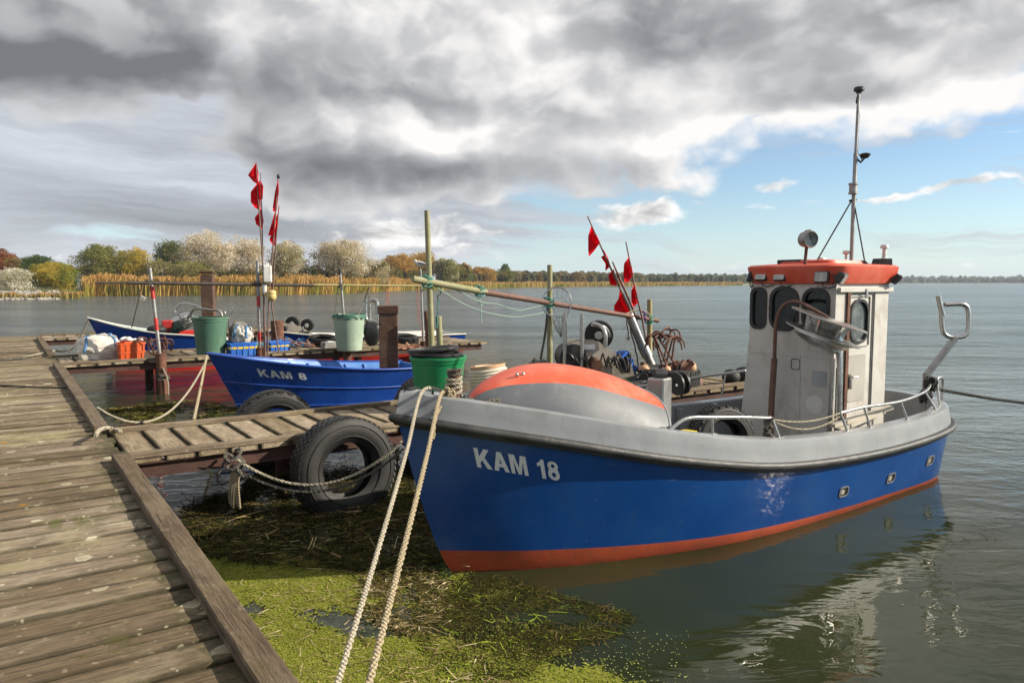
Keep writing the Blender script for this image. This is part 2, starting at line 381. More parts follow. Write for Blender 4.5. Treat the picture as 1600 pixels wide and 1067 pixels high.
def wood_mat(name, base, dark, pale, lichen=0.0, moss=0.0, edge=0.0):
    m = bpy.data.materials.new(name); m.use_nodes = True; T = NT(m.node_tree); b = T.n['Principled BSDF']
    tc = T.new('ShaderNodeTexCoord'); oi = T.new('ShaderNodeObjectInfo'); o = tc.outputs['Object']
    rv = T.vm('SCALE', (61., 17., 29.), sc=oi.outputs['Random'])
    v = T.vm('ADD', o, rv)
    g = T.noise(T.vm('MULTIPLY', v, (2.2, 34., 34.)), 1.6, 8, .7, .8)          # grain along the board
    g2 = T.noise(T.vm('MULTIPLY', v, (5., 110., 110.)), 1.5, 4, .65, .3)
    blot = T.noise(T.vm('MULTIPLY', v, (1.2, 3., 3.)), 1.6, 7, .68)
    col = T.mixc(T.ss(g, .34, .66), dark, base)
    col = T.mixc(T.m('MULTIPLY', T.ss(blot, .42, .7), .75), col, pale)
    col = T.mixc(T.m('MULTIPLY', T.ss(g2, .56, .68), .55), col, (dark[0] * .35, dark[1] * .35, dark[2] * .35))
    wet = T.noise(T.vm('MULTIPLY', v, (.8, 2.5, 2.5)), 1.1, 6, .7); col = T.mixc(T.m('MULTIPLY', T.ss(wet, .5, .68), .5), col, (dark[0] * .7, dark[1] * .62, dark[2] * .55))
    geo = T.new('ShaderNodeNewGeometry'); P = geo.outputs['Position']
    crack = T.noise(T.vm('MULTIPLY', v, (.9, 60., 60.)), 1.0, 3, .5, .8); ck = T.ss(T.m('ABSOLUTE', T.m('SUBTRACT', crack, .5)), .016, .004)
    ckm = T.m('MULTIPLY', ck, T.ss(T.noise(T.vm('MULTIPLY', v, (1., 4., 4.)), 1.3, 3, .5), .45, .6)); col = T.mixc(T.m('MULTIPLY', ckm, .8), col, (.015, .012, .009))
    if edge:
        ey = T.m('ADD', T.m('ABSOLUTE', T.xyz(o)[1]), T.m('MULTIPLY', T.m('SUBTRACT', T.noise(T.vm('MULTIPLY', v, (5., 12., 12.)), 1., 5, .7), .5), .05))
        ef = T.ss(ey, edge - .028, edge + .004); col = T.mixc(T.m('MULTIPLY', ef, .8), col, (.035, .03, .016))
    if moss:
        mn = T.noise(P, 3.2, 8, .72, .5); mf = T.m('MULTIPLY', T.ss(mn, .56, .68), moss); col = T.mixc(mf, col, (.085, .085, .022))
        mn2 = T.noise(P, 1.1, 7, .7, .3); col = T.mixc(T.m('MULTIPLY', T.ss(mn2, .5, .7), moss * .7), col, (.36, .32, .17))
    if lichen > .8:
        # moss and dirt gathered along the kerb timbers, grey and dark blotches trodden into the boards
        px_, py_, pz_ = T.xyz(P); jd = T.m('ADD', T.m('MULTIPLY', T.m('ADD', px_, .88), .828), T.m('MULTIPLY', T.m('SUBTRACT', py_, 2.68), .56))
        kn_ = T.noise(P, 5.5, 6, .72, .4); kf = T.ss(T.m('MULTIPLY_ADD', T.m('SUBTRACT', kn_, .5), 1.0, jd), -.34, -.06); col = T.mixc(T.m('MULTIPLY', kf, .85), col, (.045, .043, .016))
        bn = T.noise(P, 7., 7, .75, .6); col = T.mixc(T.m('MULTIPLY', T.ss(bn, .55, .66), .55), col, (.09, .072, .045)); bn2 = T.noise(T.vm('ADD', P, (5., 3., 1.)), 11., 7, .78, .5); col = T.mixc(T.m('MULTIPLY', T.ss(bn2, .60, .68), .5), col, (.40, .35, .23))
    if lichen:
        wp = T.vm('ADD', P, T.vm('SCALE', T.noise(P, 14., 3, .5, 0, 1), sc=.05))
        vo = T.new('ShaderNodeTexVoronoi', feature='F1'); T.put(vo.inputs['Vector'], wp); vo.inputs['Scale'].default_value = 6.0
        sp = T.xyz(vo.outputs['Color']); rad = T.m('MULTIPLY_ADD', T.m('POWER', sp[0], 2.4), .34, .05)
        pres = T.m('GREATER_THAN', T.m('MULTIPLY_ADD', T.noise(P, .8, 3, .5), 1.2, sp[1]), .98)
        disc = T.m('MULTIPLY', T.ss(vo.outputs['Distance'], rad, T.m('MULTIPLY', rad, .8)), pres)
        inner = T.ss(vo.outputs['Distance'], T.m('MULTIPLY', rad, .85), T.m('MULTIPLY', rad, .45))
        lc = T.mixc(inner, (.50, .455, .34), (.37, .325, .225)); lc = T.mixc(T.m('MULTIPLY', T.ss(T.noise(P, 60., 4, .6), .45, .7), .6), lc, (.22, .19, .13))
        yl = T.m('GREATER_THAN', sp[2], .93); lc = T.mixc(yl, lc, (.42, .22, .02))
        col = T.mixc(T.m('MULTIPLY', disc, lichen), col, lc)
        vo2 = T.new('ShaderNodeTexVoronoi', feature='F1'); T.put(vo2.inputs['Vector'], wp); vo2.inputs['Scale'].default_value = 17.
        sp2 = T.xyz(vo2.outputs['Color']); d2 = T.m('MULTIPLY', T.ss(vo2.outputs['Distance'], .24, .12), T.m('GREATER_THAN', T.m('MULTIPLY_ADD', T.noise(P, 1.7, 4, .6), 1.3, sp2[1]), 1.22))
        col = T.mixc(T.m('MULTIPLY', d2, lichen * .8), col, (.40, .36, .26))
    hs = T.new('ShaderNodeHueSaturation'); T.put(hs.inputs['Value'], T.m('MULTIPLY_ADD', oi.outputs['Random'], .62, .66)); T.put(hs.inputs['Saturation'], T.m('MULTIPLY_ADD', oi.outputs['Random'], -.3, 1.2)); T.put(hs.inputs['Color'], col)
    T.put(b.inputs['Base Color'], hs.outputs[0]); b.inputs['Roughness'].default_value = .82; b.inputs['Specular IOR Level'].default_value = .3
    bp = T.new('ShaderNodeBump'); bp.inputs['Strength'].default_value = .7; bp.inputs['Distance'].default_value = .012
    T.put(bp.inputs['Height'], T.m('SUBTRACT', T.m('MULTIPLY_ADD', g2, .35, g), T.m('MULTIPLY', ckm, .8))); T.l.new(bp.outputs[0], b.inputs['Normal'])
    return m
def rope_mat(name, c1, c2):
    m = bpy.data.materials.new(name); m.use_nodes = True; T = NT(m.node_tree); b = T.n['Principled BSDF']
    geo = T.new('ShaderNodeNewGeometry'); P = geo.outputs['Position']
    wv = T.new('ShaderNodeTexWave', wave_type='BANDS', bands_direction='DIAGONAL'); T.put(wv.inputs['Vector'], P); wv.inputs['Scale'].default_value = 26; wv.inputs['Distortion'].default_value = 1.2; wv.inputs['Detail'].default_value = 2
    col = T.mixc(T.noise(P, 9., 5, .6), c1, c2); col = T.mixc(T.m('MULTIPLY', wv.outputs['Fac'], .45), col, (c2[0] * .4, c2[1] * .4, c2[2] * .4))
    T.put(b.inputs['Base Color'], col); b.inputs['Roughness'].default_value = .9
    bp = T.new('ShaderNodeBump'); bp.inputs['Strength'].default_value = .8; bp.inputs['Distance'].default_value = .01
    T.put(bp.inputs['Height'], wv.outputs['Fac']); T.l.new(bp.outputs[0], b.inputs['Normal']); return m
M = MAT
M['plank'] = wood_mat('weathered_plank', (.25, .19, .125), (.105, .077, .05), (.36, .30, .215), .9, .85, .104)
M['kerb'] = wood_mat('kerb_timber', (.19, .145, .10), (.10, .072, .048), (.26, .21, .155), .25, .3)
M['plank2'] = wood_mat('finger_plank', (.33, .262, .18), (.16, .115, .075), (.45, .375, .27), .3, .35, .118)
M['post'] = wood_mat('brown_post', (.115, .06, .04), (.075, .038, .026), (.18, .12, .09), 0, .05)
M['rust'] = pm('rusty_steel', (.10, .042, .028), (.19, .085, .05), 9, .8, .2, .5, 50, dirt=(.05, .03, .025))
M['beam'] = pm('rust_red_beam', (.05, .022, .017), (.085, .038, .028), 5, .8, .1, .3, 40, dirt=(.06, .035, .03))
M['steel'] = pm('stainless_steel', (.52, .51, .49), (.44, .43, .41), 14, .30, 1, .04, 60, dirt=(.30, .25, .20), damt=.25)
M['alu'] = pm('aluminium', (.46, .46, .45), (.36, .36, .36), 5, .42, .9, .1, 80, dirt=(.3, .29, .27))
M['galv'] = pm('galvanised_pipe', (.36, .36, .35), (.25, .24, .23), 10, .5, .7, .15, 50, dirt=(.2, .13, .09))
M['redband'] = pm('red_paint', (.50, .028, .022), (.36, .03, .025), 8, .5)
M['rubber'] = pm('tyre_rubber', (.009, .0088, .0085), (.018, .0175, .0165), 4, .62, 0, .3, 60, dirt=(.05, .045, .037), damt=.35)
M['black'] = pm('black_plastic', (.014, .014, .015), (.03, .03, .03), 6, .45, 0, .1, 40)
M['blackpipe'] = pm('black_pipe', (.03, .024, .02), (.055, .04, .032), 8, .55)
M['bamboo'] = pm('bamboo', (.33, .27, .12), (.22, .21, .085), 6, .6, stretch=(1, 1, .3))
M['greenpole'] = pm('greenish_pole', (.23, .23, .11), (.30, .28, .17), 7, .7, bump=.3, dirt=(.10, .12, .05))
M['rustpole'] = pm('rust_pole', (.17, .085, .06), (.12, .065, .05), 8, .7, bump=.3)
def cloth_mat(name, c):
    m = bpy.data.materials.new(name); m.use_nodes = True; T = NT(m.node_tree); T.n.clear(); out = T.new('ShaderNodeOutputMaterial'); tc = T.new('ShaderNodeTexCoord')
    col = T.mixc(T.noise(tc.outputs['Object'], 9., 5, .6), c, (c[0] * .7, c[1] * .7, c[2] * .8)); d = T.new('ShaderNodeBsdfDiffuse'); T.put(d.inputs[0], col); t = T.new('ShaderNodeBsdfTranslucent'); T.put(t.inputs[0], col)
    mx = T.new('ShaderNodeMixShader'); mx.inputs[0].default_value = .45; T.l.new(d.outputs[0], mx.inputs[1]); T.l.new(t.outputs[0], mx.inputs[2]); T.l.new(mx.outputs[0], out.inputs[0]); return m
M['flag'] = cloth_mat('red_flag_cloth', (.95, .02, .035))
M['stick'] = pm('flag_stick', (.19, .11, .085), (.11, .075, .065), 9, .6)
M['binA'] = pm('sage_green_plastic', (.052, .13, .085), (.07, .16, .105), 3, .55, bump=.05, dirt=(.16, .2, .15), damt=.5, streak=(.18, .22, .17), samt=.6, speck=(.25, .28, .22))
M['binB'] = pm('pale_green_plastic', (.27, .36, .27), (.34, .42, .33), 3, .6, dirt=(.20, .24, .17), damt=.6, streak=(.17, .19, .13), samt=.6, speck=(.15, .16, .12))
M['binlid'] = pm('dark_green_liner', (.03, .11, .07), (.05, .15, .10), 5, .5)
M['tub'] = pm('bright_green_plastic', (.006, .17, .058), (.01, .21, .075), 3, .42, bump=.04, dirt=(.08, .2, .1), damt=.6, streak=(.16, .24, .15), samt=.5, speck=(.3, .34, .28))
M['blueplastic'] = pm('blue_plastic', (.012, .095, .44), (.03, .15, .52), 4, .45, dirt=(.12, .2, .4), damt=.3)
M['orange'] = pm('orange_plastic', (.66, .10, .014), (.55, .085, .02), 5, .5, dirt=(.5, .25, .15), damt=.3)
M['sack'] = pm('white_woven_sack', (.60, .57, .52), (.46, .43, .38), 5, .85, bump=.5, bscale=12, dirt=(.33, .29, .24), damt=.5)
M['bluestrap'] = pm('blue_strap', (.05, .16, .34), (.08, .22, .40), 8, .8)
M['white'] = pm('white_plastic', (.70, .69, .65), (.55, .54, .50), 6, .5, dirt=(.35, .32, .27))
M['yellow'] = pm('yellow_buoy', (.62, .46, .16), (.5, .36, .14), 6, .6, dirt=(.3, .24, .14))
M['buoy'] = pm('peach_buoy', (.62, .36, .20), (.5, .29, .16), 6, .6, dirt=(.3, .2, .12))
M['cream'] = pm('cream_paint', (.46, .42, .35), (.36, .325, .27), 5, .55, bump=.1, dirt=(.2, .13, .08), damt=.5)
M['yellowpaint'] = pm('yellow_paint', (.70, .52, .03), (.6, .42, .03), 5, .5)
M['whitebarrel'] = pm('dirty_white_barrel', (.60, .55, .46), (.48, .42, .33), 4, .6, stretch=(1, 1, 4), dirt=(.35, .2, .12), damt=.5)
M['glass'] = None
M['rope'] = rope_mat('pale_rope', (.55, .50, .40), (.38, .33, .24))
M['rope2'] = rope_mat('tan_rope', (.50, .42, .28), (.34, .27, .16))
M['ropedk'] = rope_mat('old_grey_rope', (.20, .18, .15), (.10, .09, .075))
M['ropeblk'] = pm('black_rope', (.012, .012, .012), (.03, .03, .03), 20, .8, bump=.5, bscale=80)
M['line'] = pm('green_line', (.32, .44, .36), (.22, .36, .30), 12, .8)
M['teal'] = pm('teal_cord', (.06, .25, .20), (.09, .30, .26), 12, .8)
M['orangeline'] = pm('orange_twine', (.45, .12, .06), (.35, .1, .06), 12, .8)
# ------------------------------------------------------------------ water
def water_mat():
    m = bpy.data.materials.new('lagoon_water'); m.use_nodes = True; T = NT(m.node_tree); b = T.n['Principled BSDF']
    geo = T.new('ShaderNodeNewGeometry'); P = geo.outputs['Position']
    x, y, z = T.xyz(P)
    dist = T.vm('DISTANCE', P, (1.0, 7., 0.))
    open_ = T.ss(dist, 6., 30.)                        # sheltered between the jetties, choppy outside
    aside = T.m('MAXIMUM', T.ss(x, 3.2, 10.), T.ss(y, 9.5, 15.)); rough_w = T.m('MAXIMUM', open_, T.m('MULTIPLY', aside, .45))
    gust = T.ss(T.m('ADD', T.m('MULTIPLY', T.noise(T.vm('MULTIPLY', P, (.005, .022, 1.)), 1., 4, .55), .6), T.m('MULTIPLY', T.noise(T.vm('MULTIPLY', P, (.035, .13, 1.)), 1., 4, .55), .4)), .40, .60)
    amp = T.m('MULTIPLY', rough_w, T.m('MULTIPLY_ADD', gust, .9, .28))
    far = T.ss(dist, 60., 700.)
    n1 = T.noise(T.vm('MULTIPLY', P, (.8, 1.25, 1.)), 1.5, 5, .6, .5)
    n2 = T.noise(T.vm('MULTIPLY', P, (.9, 1.5, 1.)), 6.5, 4, .55, .3)
    n3 = T.noise(T.vm('MULTIPLY', P, (.55, 1., 1.)), .42, 4, .6, .4)
    calm = T.noise(T.vm('MULTIPLY', P, (.7, 1.6, 1.)), 2.2, 3, .5, .6)
    hgt = T.m('MULTIPLY', amp, T.m('ADD', T.m('MULTIPLY', n1, .42), T.m('MULTIPLY_ADD', n2, .13, T.m('MULTIPLY', n3, .45))))
    n4 = T.noise(T.vm('MULTIPLY', P, (.6, 1., 1.)), .16, 4, .6, .3); n5 = T.noise(T.vm('MULTIPLY', P, (.5, 1., 1.)), .05, 4, .6, .3)
    hgt = T.m('ADD', hgt, T.m('MULTIPLY', amp, T.m('MULTIPLY_ADD', n4, T.m('MULTIPLY', open_, 1.1), T.m('MULTIPLY', n5, T.m('MULTIPLY', far, 3.)))))
    hgt = T.m('MULTIPLY_ADD', calm, .011, hgt)
    hgt = T.m('MULTIPLY_ADD', T.noise(P, 9., 3, .5, .3), .0012, hgt)
    bp = T.new('ShaderNodeBump'); bp.inputs['Strength'].default_value = 1.; bp.inputs['Distance'].default_value = 1.
    T.put(bp.inputs['Height'], hgt); T.l.new(bp.outputs[0], b.inputs['Normal'])
    murk = T.mixc(T.ss(T.noise(P, .5, 4, .5), .35, .65), (.018, .024, .010), (.028, .032, .013))
    T.put(b.inputs['Base Color'], T.mixc(open_, murk, (.060, .078, .082)))
    T.put(b.inputs['Roughness'], T.m('MULTIPLY_ADD', open_, .13, .02)); b.inputs['IOR'].default_value = 1.33
    return m
M['water'] = water_mat()
mb = MB()
ys = [-30, 0, 5, 10, 20, 50, 200, 1000, 6000]; xs = [-6000, -1000, -200, -50, -20, -10, 0, 10, 20, 50, 200, 1000, 6000]
mb.add([(x, y, 0) for y in ys for x in xs], [(j * 13 + i, j * 13 + i + 1, (j + 1) * 13 + i + 1, (j + 1) * 13 + i) for j in range(8) for i in range(12)])
tag(obj('water', mb, M['water'], smooth=None), kind='structure')

# ------------------------------------------------------------------ far shore
shore_px = [(-1500, 70), (-700, 82), (-300, 88), (0, 92), (60, 93), (118, 97), (134, 112), (150, 115), (300, 120), (420, 126), (520, 138), (585, 165), (640, 196), (730, 229), (850, 315), (1000, 400), (1155, 500), (1172, 560), (1190, 900), (1260, 1250), (1600, 1270), (2000, 1300), (3000, 1300)]
def shore(px):
    return lerp_tab(shore_px, px)
def sp(px, back=0., z=0.):
    Y = shore(px) ; q = at(px, HZ, Y=Y); d = Vector((q.x, q.y, 0)); d = d * (1 + back / d.length); return Vector((d.x, d.y, z))
M['grass'] = pm('shore_grass', (.075, .095, .022), (.19, .165, .05), .5, .9, bump=.4, bscale=3, detail=8)
mb = MB(); prof = [(0, -.1), (1.5, .25), (6, .7), (30, 1.1), (150, 1.3), (900, 1.6), (3500, 2.)]
pxs = []
for (a, _), (b, _) in zip(shore_px, shore_px[1:]):
    n = max(2, int((b - a) / 40)); pxs += [a + (b - a) * k / n for k in range(n)]
pxs.append(3000)
mb.loft([[sp(p, bk, zz) for bk, zz in prof] for p in pxs], closed=False)
tag(obj('far_shore_ground', mb, M['grass'], smooth=60), kind='structure')

# vertex-coloured foliage
def leaf_mat(name, trans=.35, rough=.7):
    m = bpy.data.materials.new(name); m.use_nodes = True; T = NT(m.node_tree); T.n.clear(); out = T.new('ShaderNodeOutputMaterial')
    at_ = T.new('ShaderNodeAttribute', attribute_name='tint'); c = at_.outputs['Color']
    d = T.new('ShaderNodeBsdfDiffuse'); T.put(d.inputs[0], c); t = T.new('ShaderNodeBsdfTranslucent'); T.put(t.inputs[0], c)
    mx = T.new('ShaderNodeMixShader'); mx.inputs[0].default_value = trans; T.l.new(d.outputs[0], mx.inputs[1]); T.l.new(t.outputs[0], mx.inputs[2]); T.l.new(mx.outputs[0], out.inputs[0]); return m
M['leaf'] = leaf_mat('foliage', .5); M['reed'] = leaf_mat('reed', .3); M['debris'] = leaf_mat('plant_debris', .1)
M['bark'] = pm('bark', (.10, .08, .06), (.16, .13, .10), 3, .9); M['palebark'] = pm('pale_bark', (.42, .39, .34), (.28, .25, .21), 2, .9)
def quads_obj(name, V, col, mat, parent=None, loc=None, ):
    """V: (n,4,3) array of quads, col: (n,3) tint per quad"""
    n = len(V); me = bpy.data.meshes.new(name)
    if parent is not None: V = V - np.array(parent.location)[None, None, :]
    me.vertices.add(n * 4); me.vertices.foreach_set('co', V.astype(np.float32).ravel())
    me.loops.add(n * 4); me.loops.foreach_set('vertex_index', np.arange(n * 4, dtype=np.int32))
    me.polygons.add(n); me.polygons.foreach_set('loop_start', np.arange(0, n * 4, 4, dtype=np.int32)); me.polygons.foreach_set('loop_total', np.full(n, 4, dtype=np.int32))
    a = me.attributes.new('tint', 'FLOAT_COLOR', 'FACE'); cc = np.ones((n, 4), np.float32); cc[:, :3] = col; a.data.foreach_set('color', cc.ravel())
    me.update(); me.validate(); o = bpy.data.objects.new(name, me); C.objects.link(o); me.materials.append(mat)
    if parent is not None: o.parent = parent
    return o
def rand_unit(g, n):
    v = g.normal(size=(n, 3)); return v / np.linalg.norm(v, axis=1)[:, None]
def leaf_quads(g, P, size, asp=.6):
    n = len(P); a = rand_unit(g, n); b = np.cross(a, rand_unit(g, n)); b /= np.linalg.norm(b, axis=1)[:, None]
    s = size * g.uniform(.6, 1.4, n)[:, None]; a = a * s / 2; b = b * s * asp / 2
    return np.stack([P - a - b, P + a - b, P + a + b, P - a + b], 1)
def tree(name, label, px, base_back, top_y, wpx, cols, kind='round', leaves=3600, group='trees on the far bank', bark='bark', lsize=.165, trunk_frac=.22, lean=.08, cat='tree', seed=0):
    leaves = int(leaves * (4.0 if kind == 'wispy' else 5.2)); g = np.random.default_rng(seed + int(px) + 11); r2 = random.Random(int(px) * 3 + seed)
    b = sp(px, base_back, 0.9); Y = b.y; h = (HZ - top_y) / F * Y + H - .9; W = wpx / F * Y
    t = thing(name, label, cat, b, 0, group)
    mbt = MB(); base = Vector(b); ends = []
    th = h * trunk_frac
    top = base + Vector((lean * h * .5, 0, h * .72)); pts = [base + Vector((0, 0, -.3)), base + Vector((lean * th * .3, 0, th)), base.lerp(top, .65) + Vector((r2.uniform(-.2, .2), 0, 0)), top]
    mbt.tube(pts, [h * .028, h * .022, h * .013, h * .004], 6)
    for k in range(16 if kind != 'wispy' else 46):
        a = r2.uniform(0, 6.28); f = r2.uniform(.25, .85); s0 = base.lerp(top, f)
        e = s0 + Vector((math.cos(a) * W * r2.uniform(.22, .44) + lean * h * .15, math.sin(a) * W * r2.uniform(.2, .4), h * r2.uniform(.08, .26)))
        if e.z > base.z + h * .96: e.z = base.z + h * .96
        mid = s0.lerp(e, .5) + Vector((0, 0, h * .03)); bk_ = 1.5 if kind == 'wispy' else 1.; mbt.tube([s0, mid, e], [h * .010 * bk_, h * .006 * bk_, h * .0025 * bk_], 4); ends.append(e); e2 = mid + Vector((r2.uniform(-.14, .14) * W, r2.uniform(-.1, .1) * W, h * r2.uniform(.05, .16))); mbt.tube([mid, e2], [h * .005, h * .0015], 3); ends.append(e2)
    obj('trunk', mbt, M[bark], t, 60)
    nc = 46 if kind != 'wispy' else 70
    cs = rand_unit(g, nc) * (g.uniform(.35, 1., nc) ** .45)[:, None]
    env = np.array([1 + .8 * noise.noise(Vector((c[0] * 1.7 + px, c[1] * 1.7, c[2] * 1.9))) for c in cs]); cs = cs * env[:, None]
    W = W * 1.22
    cs = cs[:, :] * np.array([W / 2 * .86, W / 2 * .8, h * (1 - trunk_frac * .55) / 2 * .86])
    zc = h * (trunk_frac * .55 + 1) / 2
    cs[:, 2] += zc
    if kind == 'dome': cs[:, 2] = np.abs(cs[:, 2] - zc * .6) + zc * .35
    fz = np.clip(cs[:, 2] / h, 0, 1); cs[:, 0] += lean * h * (fz - .3)
    if kind in ('round', 'wispy'):
        nar = 1 - .45 * np.clip(fz - .55, 0, 1) / .45; cs[:, 0] *= nar
    ee = np.array([list(e - base) for e in ends]); cs = np.concatenate([cs, ee])
    csz = g.uniform(.045, .125, len(cs)) * (W + h) / 2
    if kind == 'wispy': csz *= .75
    idx = g.integers(0, len(cs), leaves)
    P = cs[idx] + np.clip(g.normal(size=(leaves, 3)), -1.7, 1.7) * csz[idx][:, None] * np.array([1, 1, .8])
    lim = h * (.93 + .07 * np.sin(P[:, 0] * 1.7 / W * 6 + px) * np.cos(P[:, 0] * 9 / W)) * (1 - .25 * np.clip(np.abs(P[:, 0] - lean * h * .6) / (W * .55), 0, 1) ** 2); ov = P[:, 2] > lim; P[ov, 2] = lim[ov] - np.abs(P[ov, 2] - lim[ov]) * g.uniform(.3, 1.6, ov.sum()); P[:, 2] = np.maximum(P[:, 2], h * .04)
    P = P + np.array(list(base))
    cl = np.array(cols); cc = cl[g.integers(0, len(cl), len(cs))][idx] * 1.65 * g.uniform(.92, 1.08, (leaves, 1)) * g.uniform(.8, 1.2, len(cs))[idx][:, None]
    leaves = leaves; quads_obj('crown', leaf_quads(g, P, lsize * Y / 125), cc, M['leaf'], t); return t
OL = [(.115, .12, .035), (.16, .15, .045), (.085, .095, .03)]; YE = [(.30, .22, .03), (.25, .20, .04), (.17, .16, .04)]; OR = [(.30, .17, .035), (.25, .15, .04), (.20, .14, .045)]
DK = [(.05, .075, .022), (.07, .09, .025), (.04, .06, .02)]; WH = [(.50, .46, .40), (.40, .36, .29), (.32, .27, .18), (.24, .19, .10)]; RD = [(.20, .07, .035), (.16, .08, .04)]
MX = [(.22, .19, .07), (.30, .26, .16), (.16, .15, .05)]; SV = [(.42, .40, .34), (.26, .25, .15), (.34, .31, .24)]
for a in [('red_leaved_tree', 'red brown autumn tree at the left edge of the far bank', 2, 30, 388, 44, RD, {}),
          ('bare_tree', 'thin half bare tree beside the red brown autumn tree', 18, 22, 396, 26, RD + OL, dict(leaves=500, kind='wispy')),
          ('silver_shrub', 'pale silver leaved shrub at the left end of the bank', 22, 6, 416, 52, SV, dict(kind='dome', leaves=1600, trunk_frac=.05)),
          ('green_tree', 'dark green tree behind the yellow tree on the bank', 58, 26, 398, 60, DK, {}),
          ('yellow_tree', 'bright yellow green spreading tree on the left bank', 82, 10, 408, 62, YE + [(.14, .16, .03)], dict(kind='round', trunk_frac=.15)),
          ('dark_shrub', 'low dark green shrub under the yellow tree', 103, 14, 424, 26, DK, dict(kind='dome', leaves=900, trunk_frac=.05)),
          ('orange_bush', 'small orange bush between yellow tree and tall green tree', 123, 60, 416, 30, OR, dict(kind='dome', leaves=700)),
          ('willow_tree', 'tall olive green willow at the left end of the reeds', 154, 12, 378, 58, OL, dict(leaves=3400)),
          ('willow_bush', 'olive bush at the foot of the tall willow', 178, 16, 408, 34, OL, dict(kind='dome', leaves=1300)),
          ('golden_tree', 'golden yellow tree next to the tall olive willow', 208, 14, 385, 44, YE, dict(leaves=2400)),
          ('grey_bush', 'sparse grey brown bush right of the golden tree', 246, 12, 402, 48, MX, dict(kind='wispy', leaves=1300, bark='palebark')),
          ('dark_tree', 'dark olive tree left of the big white poplars', 266, 24, 371, 50, DK + OL, dict(leaves=2600)),
          ('white_poplar', 'largest white leaved poplar in the middle of the bank', 322, 14, 358, 84, WH, dict(kind='wispy', leaves=4600, bark='palebark', lean=.12)),
          ('white_poplar', 'white poplar just left of the red flags', 378, 18, 368, 62, WH, dict(kind='wispy', leaves=3400, bark='palebark', lean=.14)),
          ('olive_tree', 'olive tree standing below the two white poplars', 300, 9, 402, 60, OL + MX, dict(leaves=1800, kind='dome')),
          ('grey_poplar', 'brown grey poplar just right of the red flags', 446, 16, 373, 58, MX + WH[1:3], dict(kind='wispy', leaves=2600, bark='palebark', lean=.08)),
          ('dark_bush', 'dark green bush between the two poplar groups', 472, 24, 414, 46, DK, dict(kind='dome', leaves=1200)),
          ('pale_poplar', 'wide white poplar leaning right, tallest before the orange trees', 528, 10, 369, 88, WH + MX[:1], dict(kind='wispy', leaves=5200, bark='palebark', lean=.22)),
          ('pale_bush', 'pale brown bush at the right foot of the leaning poplar', 580, 8, 404, 52, MX + WH[2:], dict(kind='dome', leaves=2000)),
          ('orange_tree', 'orange brown tree right of the leaning white poplar', 622, 30, 394, 54, OR, dict(leaves=2600)),
          ('orange_tree', 'broad orange tree beside the tall greenish post', 655, 40, 391, 56, OR + YE[:1], dict(leaves=2600)),
          ('silver_willow', 'silvery green willow right of the tall greenish post', 694, 24, 402, 44, SV[1:] + OL, dict(leaves=2000)),
          ('olive_bush', 'olive bush right of the silvery willow', 722, 30, 409, 26, OL + OR[:1], dict(leaves=1200)),
          ('orange_bush', 'orange bush left of the lone slim poplar', 752, 40, 414, 40, OR, dict(kind='dome', leaves=1300)),
          ('slim_poplar', 'slim pointed green poplar rising above the low trees', 788, 40, 411, 13, [(.10, .13, .03)], dict(leaves=900, trunk_frac=.1)),
          ('round_tree', 'yellow green tree below the slim poplar', 790, 25, 420, 26, YE[1:] + OL, dict(leaves=900))]:
    kw = a[7]; tree(*a[:7], **kw)

def forest(name, label, p0, p1, back0, back1, top0, top1, n, cols, seed, leaf, cat='forest'):
    """a wood too far off to tell its trees apart"""
    g = np.random.default_rng(seed); Ps = []; Cs = []; S = []
    for k in range(n):
        px = g.uniform(p0, p1); bk = g.uniform(back0, back1); b = sp(px, bk, .8); Y = b.y
        ty = top0 + (top1 - top0) * (px - p0) / (p1 - p0) + g.normal() * 1.4 + g.uniform(0, 5) * (1 - (bk - back0) / (back1 - back0 + 1e-6))
        h = max(2., (HZ - ty) / F * Y + H - .8); wd = g.uniform(.3, .6) * h; m = 90
        con = g.random() < .35; q = rand_unit(g, m) * (g.uniform(.3, 1, m) ** .5)[:, None]; q *= np.array([wd * .6, wd * .6, h * .5]); q[:, 2] += h * .5
        if con: q[:, :2] *= (1.1 - q[:, 2:3] / h)
        Ps.append(q + np.array(list(b))); c = np.array(cols[g.integers(0, len(cols))]); Cs.append(c[None] * g.uniform(.7, 1.25, (m, 1))); S.append(np.full(m, leaf * Y / 400 * g.uniform(.8, 1.3)))
    P = np.concatenate(Ps); a = leaf_quads(g, P, np.concatenate(S)[:, None][:, 0], .8) if False else None
    sz = np.concatenate(S); n_ = len(P); u = rand_unit(g, n_); v = np.cross(u, rand_unit(g, n_)); v /= np.linalg.norm(v, axis=1)[:, None]
    u = u * sz[:, None] / 2; v = v * sz[:, None] * .4
    o = quads_obj(name, np.stack([P - u - v, P + u - v, P + u + v, P - u + v], 1), np.concatenate(Cs), M['leaf']); tag(o, label, cat, kind='stuff'); return o
FG = [(.17, .165, .08), (.22, .185, .09), (.12, .135, .07), (.28, .20, .08), (.19, .185, .10)]
FD = [(.15, .18, .13), (.18, .20, .135), (.13, .165, .13), (.20, .21, .14)]  # far tints lightened and blued, distance haze mixed into the leaf colour
forest('far_wood', 'mixed autumn wood along the middle distance shore', 700, 1000, 30, 140, 424, 429, 420, FG + [(.2, .13, .04)], 3, 1.8)
forest('far_wood', 'dark wood on the point left of the wheelhouse', 900, 1185, 60, 240, 430, 431, 420, FD + FG[:3], 4, 1.7)
forest('far_forest', 'thin dark forest line on the horizon right of the wheelhouse', 1180, 2100, 20, 260, 434.5, 433.5, 1500, [(.2, .225, .19), (.22, .24, .2), (.18, .21, .185)], 5, 1.3)  # paler, bluer still: haze of the distance painted into these tints
